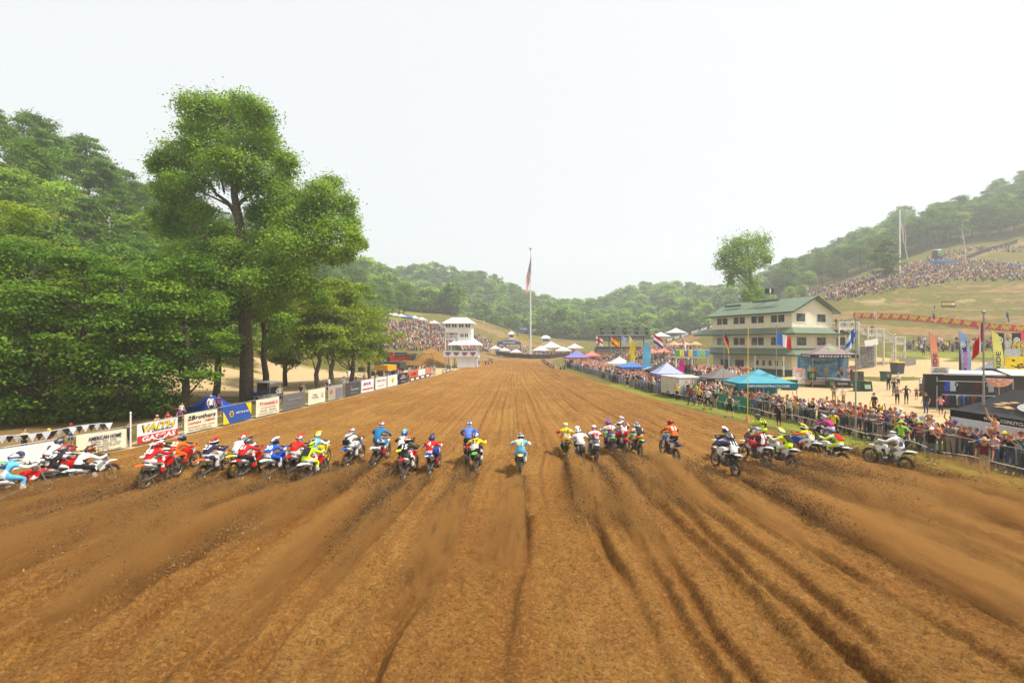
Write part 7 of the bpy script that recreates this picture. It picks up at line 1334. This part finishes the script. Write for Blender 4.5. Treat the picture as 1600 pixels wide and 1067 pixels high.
p = P(853, 530, 225); z0 = zt1(p.x, 225); o = empty('marshal_booth', (p.x, 225, z0), 0, 'cream booth with hipped roof right of the tall flagpole', 'booth'); MB().b2(-2.0, 2.0, 0, 3, 0, 2.8).build('body', wtrim, o); hip(o, -2.5, 2.5, -.5, 3.5, 2.95, 4.2, 1.6); MB().b2(-1.6, 1.6, -.06, 0, 1.2, 2.3).build('window', glass(), o)
def strip_banner(pts, h, col, label, name='trackside_banner', txt=None, tcol=YEL, n=0, drop=0.0, cat='banner'):
    o = empty(name, pts[0], 0, label, cat); org = Vector(pts[0]); pts = [Vector(p) for p in pts]; mb = MB()
    for a, b_ in zip(pts, pts[1:]): a, b_ = a - org, b_ - org; mb.add([a, b_, b_ + Vector((0, 0, h)), a + Vector((0, 0, h))], [(0, 1, 2, 3)]); mb.add([a + Vector((0, .06, 0)), b_ + Vector((0, .06, 0)), b_ + Vector((0, .06, h)), a + Vector((0, .06, h))], [(3, 2, 1, 0)])
    mb.build('sheet', paint(col, .6, .06, .8), o)
    for a, b_ in zip(pts, pts[1:]): MB().tube([a - org + Vector((0, .1, -.6)), a - org + Vector((0, .1, h + .1))], .05, 5).build('post', galv, o)
    if txt:
        acc = np.concatenate([[0], np.cumsum([(b_ - a).length for a, b_ in zip(pts, pts[1:])])])
        for k in range(n):
            s = acc[-1] * (k + .5) / n; q = Vector([float(np.interp(s, acc, [p[i] for p in pts])) for i in range(3)]); q2 = Vector([float(np.interp(min(s + .5, acc[-1]), acc, [p[i] for p in pts])) for i in range(3)]); d = q2 - q; pitch = math.atan2(d.z, math.hypot(d.x, d.y)); nr = Vector((d.y, -d.x, 0)).normalized() * .08
            link('lettering', text_mesh(txt, h * .95, .3, .04, .004, w=acc[-1] / n * .8), o, q - org + Vector((0, 0, h * .5)) + nr, (RX, -pitch, math.atan2(d.y, d.x)), [paint(tcol, .5)])
    return o
pts = []
for i in range(22):
    u = 1334 + i * (1650 - 1334) / 21; v = np.interp(u, [1334, 1400, 1480, 1560, 1650], [498, 500.5, 507.5, 518, 524]); lo_d, hi_d = 85, 150
    ds = np.linspace(lo_d, hi_d, 200); zz = zt((u - U0) * ds / F, ds); vv_ = V0 - F * (zz - H) / ds; k = int(np.argmin(np.abs(vv_ - v) + .02 * np.abs(ds - 115))); q = P(u, v, ds[k]); pts.append((q.x, q.y, zz[k] + .2))
strip_banner(pts, 1.5, srgb(205, 28, 22), 'long red banner with yellow FMF lettering along the hillside foot', txt='FMF', n=19)
for pa, h, col, lab in (([P(778, 549, 168), P(800, 552, 165), P(830, 554.5, 160), P(860, 553.5, 162), P(890, 549, 172)], 1.5, BLACK, 'low black barrier along the far turn'), ([P(795, 507, 240), P(812, 512, 236)], 1.2, srgb(225, 200, 50), 'yellow strip banner high on the far slope'), ([P(812, 515, 225), P(832, 522, 220), P(845, 528, 216)], 1.2, srgb(225, 195, 60), 'yellow strip banner curving below the far arch')):
    q = [(p.x, p.y, zt1(p.x, p.y) + .1) for p in pa]; strip_banner(q, h, col, lab, 'barrier', cat='barrier')
a = [(847, 563), (852, 568), (858, 572), (866, 577)]; strip_banner([tuple(G(u, v)) for u, v in a], .8, srgb(60, 60, 62), 'short dark and white barrier at the track corner', 'barrier', 'AMA', WHITE, 3, cat='barrier')
def drape(us, vs2, D0_, D1_, off=.1):
    out = []
    for u, v in zip(us, vs2):
        ds = np.linspace(D0_, D1_, 200); zz = zt((u - U0) * ds / F, ds); k = int(np.argmin(np.abs(V0 - F * (zz - H) / ds - v))); out.append(((u - U0) * ds[k] / F, ds[k], zz[k] + off))
    return out
strip_banner(drape([1508, 1525, 1545, 1565, 1590], [407, 400, 393, 388, 380], 170, 225), 1.6, BLACK, 'black netting barrier up the hillside track', 'barrier', cat='barrier'); strip_banner(drape([1560, 1580, 1600, 1630], [412, 416, 420, 424], 140, 200), 1.2, srgb(190, 195, 200), 'white and black barrier beyond the hillside spectators', 'barrier', cat='barrier'); strip_banner(drape([1330, 1350, 1370, 1384], [452, 446, 438, 432], 150, 215), 1.4, BLACK, 'black barrier behind the lower hillside spectators', 'barrier', cat='barrier')
strip_banner(drape([1040, 1065, 1090, 1120], [536, 528, 520, 510], 140, 190, .1), 1.2, srgb(60, 60, 64), 'dark barrier with pale boards up the dirt ramp', 'barrier', 'FOX', WHITE, 6, cat='barrier')
# hillside drum tower, canopy and sign
q = drape([1464], [408], 165, 215)[0]; o = empty('drum_tower', q, 0, 'black drum tower with green claw emblem on the hillside', 'tower'); MB().tube([(0, 0, -.5), (0, 0, 4.3)], [1.75, 1.75], 16).build('drum', black_m, o, True); MB().ell((0, 0, 4.3), (1.85, 1.85, .6), 16, 5, v1=.5).build('lid', galv, o, True); claw(o, -.3, 2.5, 2.4, -1.85)
q = drape([1470], [417], 160, 205)[0]; canopy('shade_canopy', 'flat blue shade canopy above the hillside spectators', (q[0], q[1]), 9, 4, 2.3, 2.8, srgb(90, 140, 215), rz=.25)
q = drape([1482], [482], 110, 150)[0]; o = empty('hillside_sign', q, 0, 'black framed yellow and white sign on the grass slope', 'sign'); MB().b2(-2.0, 2.0, 0, .1, .3, 1.9).build('frame', black_m, o); MB().b2(-1.8, 1.1, -.03, 0, .8, 1.6).build('panel', paint(YEL, .5), o); MB().b2(1.15, 1.8, -.03, 0, .8, 1.6).build('panel', white_m, o); lettering('DUNLOP', o, (-.35, -.05, 1.2), (RX, 0, 0), .55, paint(srgb(190, 60, 20), .5), .2, .01, 2.4); [MB().tube([(x, .05, -.5), (x, .05, .4)], .06, 5).build('post', black_m, o) for x in (-1.6, 1.6)]
q = drape([1460], [486], 110, 150)[0]; person(q, 0, 'walk', '', 'people on the hillside', 'black', 'black', 'cap', False, label='person in black climbing the slope beside the hillside sign')
# loudspeakers and aerials above the clubhouse roof
for u, v, D, lab, big in ((1202, 455, 84, 'pair of black loudspeakers on a pole above the green roof', 1), (1154, 464, 92, 'small grey loudspeaker mast at the far roof end', 0), (1260, 452, 79, 'small grey loudspeaker mast near the roof peak', 0)):
    p = P(u, v, D); o = empty('loudspeaker_mast', (p.x, p.y, 12.0), .2, lab, 'loudspeaker'); MB().tube([(0, 0, 0), (0, 0, p.z - 12.0)], .05, 6).build('pole', galv, o)
    if big: [MB().box((s * .5, 0, p.z - 12.0), (.62, .5, .95), rot=(0, 0, s * .3)).build('speaker', black_m, o) for s in (-1, 1)]; MB().b2(-.12, .12, -.3, .1, p.z - 12.4, p.z - 11.6).build('horn', white_m, o)
    else: MB().b2(-.35, .35, -.2, .2, p.z - 12.2, p.z - 11.6).build('speaker', galv, o); [MB().tube([(s * .5, 0, 0), (0, 0, p.z - 12.3)], .025, 4).build('stay', galv, o) for s in (-1, 1)]
# machinery and stored things behind the left fence
def vehicle_parts(o, spec):
    for nm, kind, a, b_, c in spec:
        mt = paint(c, .45, .12, 2) if not hasattr(c, 'node_tree') else c
        if kind == 'b': MB().b2(*a, *b_).build(nm, mt, o) if False else MB().b2(a[0], b_[0], a[1], b_[1], a[2], b_[2]).build(nm, mt, o)
        elif kind == 'w': mb = MB(); mb.torus(a, b_ * .68, b_ * .32, 20, 7, 'Y' if False else 'X', sq=1.1); mb.tube([(a[0] - b_ * .2, a[1], a[2]), (a[0] + b_ * .2, a[1], a[2])], b_ * .55, 12); mb.build(nm, mt, o)
        elif kind == 't': MB().tube(a, b_, 7).build(nm, mt, o)
p = P(627, 580, 98); o = empty('combine_harvester', (p.x, 98, zt1(p.x, 98)), math.pi / 2 + .15, 'red combine harvester parked beyond the fence crowd', 'vehicle'); vehicle_parts(o, [('body', 'b', (-1.3, -2.4, 1.1), (1.3, 2.2, 3.0), srgb(185, 25, 30)), ('cab', 'b', (-.9, 1.6, 1.6), (.9, 3.0, 3.5), glass()), ('cab_roof', 'b', (-1.0, 1.5, 3.5), (1.0, 3.1, 3.7), srgb(185, 25, 30)), ('grain_tank', 'b', (-1.1, -1.2, 3.0), (1.1, 1.3, 3.6), dark_m), ('wheel', 'w', (-1.35, 1.7, .85), .85, tyre_m), ('wheel', 'w', (1.35, 1.7, .85), .85, tyre_m), ('wheel', 'w', (-1.2, -1.9, .6), .6, tyre_m), ('wheel', 'w', (1.2, -1.9, .6), .6, tyre_m), ('auger', 't', [(-1.3, 1.2, 2.9), (-1.5, -3.4, 3.2)], .2, srgb(60, 62, 60)), ('header', 'b', (-2.2, 3.1, .3), (2.2, 3.9, 1.2), srgb(190, 160, 40))])
def excavator(u, v, D, rz, label, col):
    p = P(u, v, D); o = empty('excavator', (p.x, D, zt1(p.x, D)), rz, label, 'vehicle'); vehicle_parts(o, [('track_left', 'b', (-1.4, -1.6, .05), (-.85, 1.6, .8), tyre_m), ('track_right', 'b', (.85, -1.6, .05), (1.4, 1.6, .8), tyre_m), ('house', 'b', (-1.2, -1.7, .95), (1.2, .9, 1.9), col), ('cab', 'b', (-1.2, -.2, 1.9), (-.2, 1.1, 2.9), glass()), ('cab_roof', 'b', (-1.25, -.3, 2.9), (-.15, 1.2, 3.0), col), ('boom', 't', [(.2, .6, 1.6), (.2, 2.4, 3.6), (.2, 4.2, 3.4)], [.22, .26, .18], col), ('stick', 't', [(.2, 4.2, 3.5), (.2, 5.0, 1.4)], [.18, .13], col), ('bucket', 'b', (-.3, 4.6, .6), (.7, 5.3, 1.4), dark_m)])
excavator(600, 590, 78, 1.2, 'yellow excavator beside the red combine', srgb(215, 160, 30)); excavator(357, 640, 82, -1.0, 'yellow excavator glimpsed between the fence trees', srgb(215, 165, 30)); excavator(642, 575, 96, -1.3, 'dark and yellow excavator right of the combine', srgb(150, 120, 50))
p = P(610, 580, 84); o = empty('farm_wagon', (p.x, 84, zt1(p.x, 84)), 1.4, 'dark green farm wagon between excavator and combine', 'trailer'); vehicle_parts(o, [('bed', 'b', (-1.2, -2.5, 1.0), (1.2, 2.5, 2.2), srgb(50, 66, 58)), ('wheel', 'w', (-1.2, 1.6, .5), .5, tyre_m), ('wheel', 'w', (1.2, 1.6, .5), .5, tyre_m), ('wheel', 'w', (-1.2, -1.6, .5), .5, tyre_m), ('wheel', 'w', (1.2, -1.6, .5), .5, tyre_m), ('drawbar', 't', [(0, 2.5, .9), (0, 4.2, .5)], .07, dark_m)])
p = P(436, 637, 43.5); o = empty('golf_cart', (p.x - 1.0, 43.5, zt1(p.x, 43.5)), 1.2, 'white roofed golf cart parked behind the fence', 'vehicle'); vehicle_parts(o, [('body', 'b', (-.6, -1.1, .3), (.6, 1.2, .75), WHITE), ('seat', 'b', (-.55, -.4, .75), (.55, .2, .95), dark_m), ('backrest', 'b', (-.55, -.5, .95), (.55, -.4, 1.4), dark_m), ('roof', 'b', (-.65, -1.0, 1.85), (.65, .9, 1.93), WHITE), ('windscreen', 'b', (-.55, .85, .9), (.55, .88, 1.8), glass())] + [('pillar', 't', [(x, y, .7), (x, y * .9, 1.9)], .025, galv) for x in (-.58, .58) for y in (-.9, .85)] + [('wheel', 'w', (x, y, .24), .24, tyre_m) for x in (-.58, .58) for y in (-.75, .8)])
p = G(313, 642); mb = MB(); n, m = 18, 10; vs_ = []
for j in range(m + 1):
    for i in range(n + 1):
        a, b_ = i / n * 2 - 1, j / m * 2 - 1; h = max(0, 1.05 * (1 - abs(a) ** 3) * (1 - b_ ** 4) * (.7 + .3 * math.sin(a * 4 + 1)) + .14 * math.sin(7 * a + 5 * b_) * math.cos(6 * b_ - 3 * a)); vs_.append((a * 2.0, b_ * 1.1, h))
mb.add(vs_, [(j * (n + 1) + i, j * (n + 1) + i + 1, (j + 1) * (n + 1) + i + 1, (j + 1) * (n + 1) + i) for j in range(m) for i in range(n)]); o = empty('tarped_load', (p.x, p.y + 1, zt1(p.x, p.y)), .2, 'load covered with a crumpled bright blue tarp under trees', 'tarp'); mb.build('tarp', paint(srgb(25, 70, 165), .35, .2, 3, bump=.4), o); MB().b2(-1.3, 1.3, -.9, .9, .02, .4).build('pallet', wood_m, o)
p = G(405, 632); o = empty('parked_motorcycle', (p.x - .8, p.y + 1.5, zt1(p.x, p.y)), 1.9, 'dark blue motorcycle parked behind the blue banner', 'motorcycle'); vehicle_parts(o, [('frame', 't', [(0, -.5, .7), (0, .1, .85), (0, .8, .75)], .16, srgb(30, 50, 120)), ('wheel', 'w', (0, -.7, .33), .33, tyre_m), ('wheel', 'w', (0, .8, .33), .33, tyre_m), ('handlebar', 't', [(-.35, .5, 1.1), (.35, .5, 1.1)], .03, dark_m), ('seat', 'b', (-.13, -.6, .8), (.13, .1, .92), dark_m)])
for i, (u, v) in enumerate(((170, 648), (205, 640), (425, 622), (545, 588))):
    p = G(u, v); o = empty('waste_barrel', (p.x, p.y, zt1(p.x, p.y)), 0, ['black barrel in shade under the dark trees', 'second black barrel nearer the leaning trunk', 'dark barrel near the golf cart', 'white barrel near the yellow green trees'][i], 'barrel'); MB().tube([(0, 0, 0), (0, 0, .3), (0, 0, .6), (0, 0, .9)], [.28, .3, .3, .28], 12).build('body', [black_m, black_m, dark_m, white_m][i], o, True); MB().torus((0, 0, .9), .28, .025, 14, 5, 'Z').build('rim', galv, o)
# camera held by the nearest photographer, backpack of the man beside
for u, v, h, lab in ((1456, 726, 1.52, 'black camera raised by photographer in grey shorts'), (1217, 669, 1.52, 'black camera held by photographer below teal tent')):
    p = G(u, v); d = Vector((math.sin(-face_dir(-1, -.5)), math.cos(face_dir(-1, -.5)), 0)) * .36; o = empty('camera_body', (p.x + d.x, p.y + d.y, h), face_dir(-1, -.5), lab, 'camera'); MB().b2(-.07, .07, -.04, .04, -.05, .05).build('body', black_m, o); MB().tube([(0, .04, 0), (0, .2, 0)], [.035, .05], 10).build('lens', black_m, o)
dedupe()
make_haze()
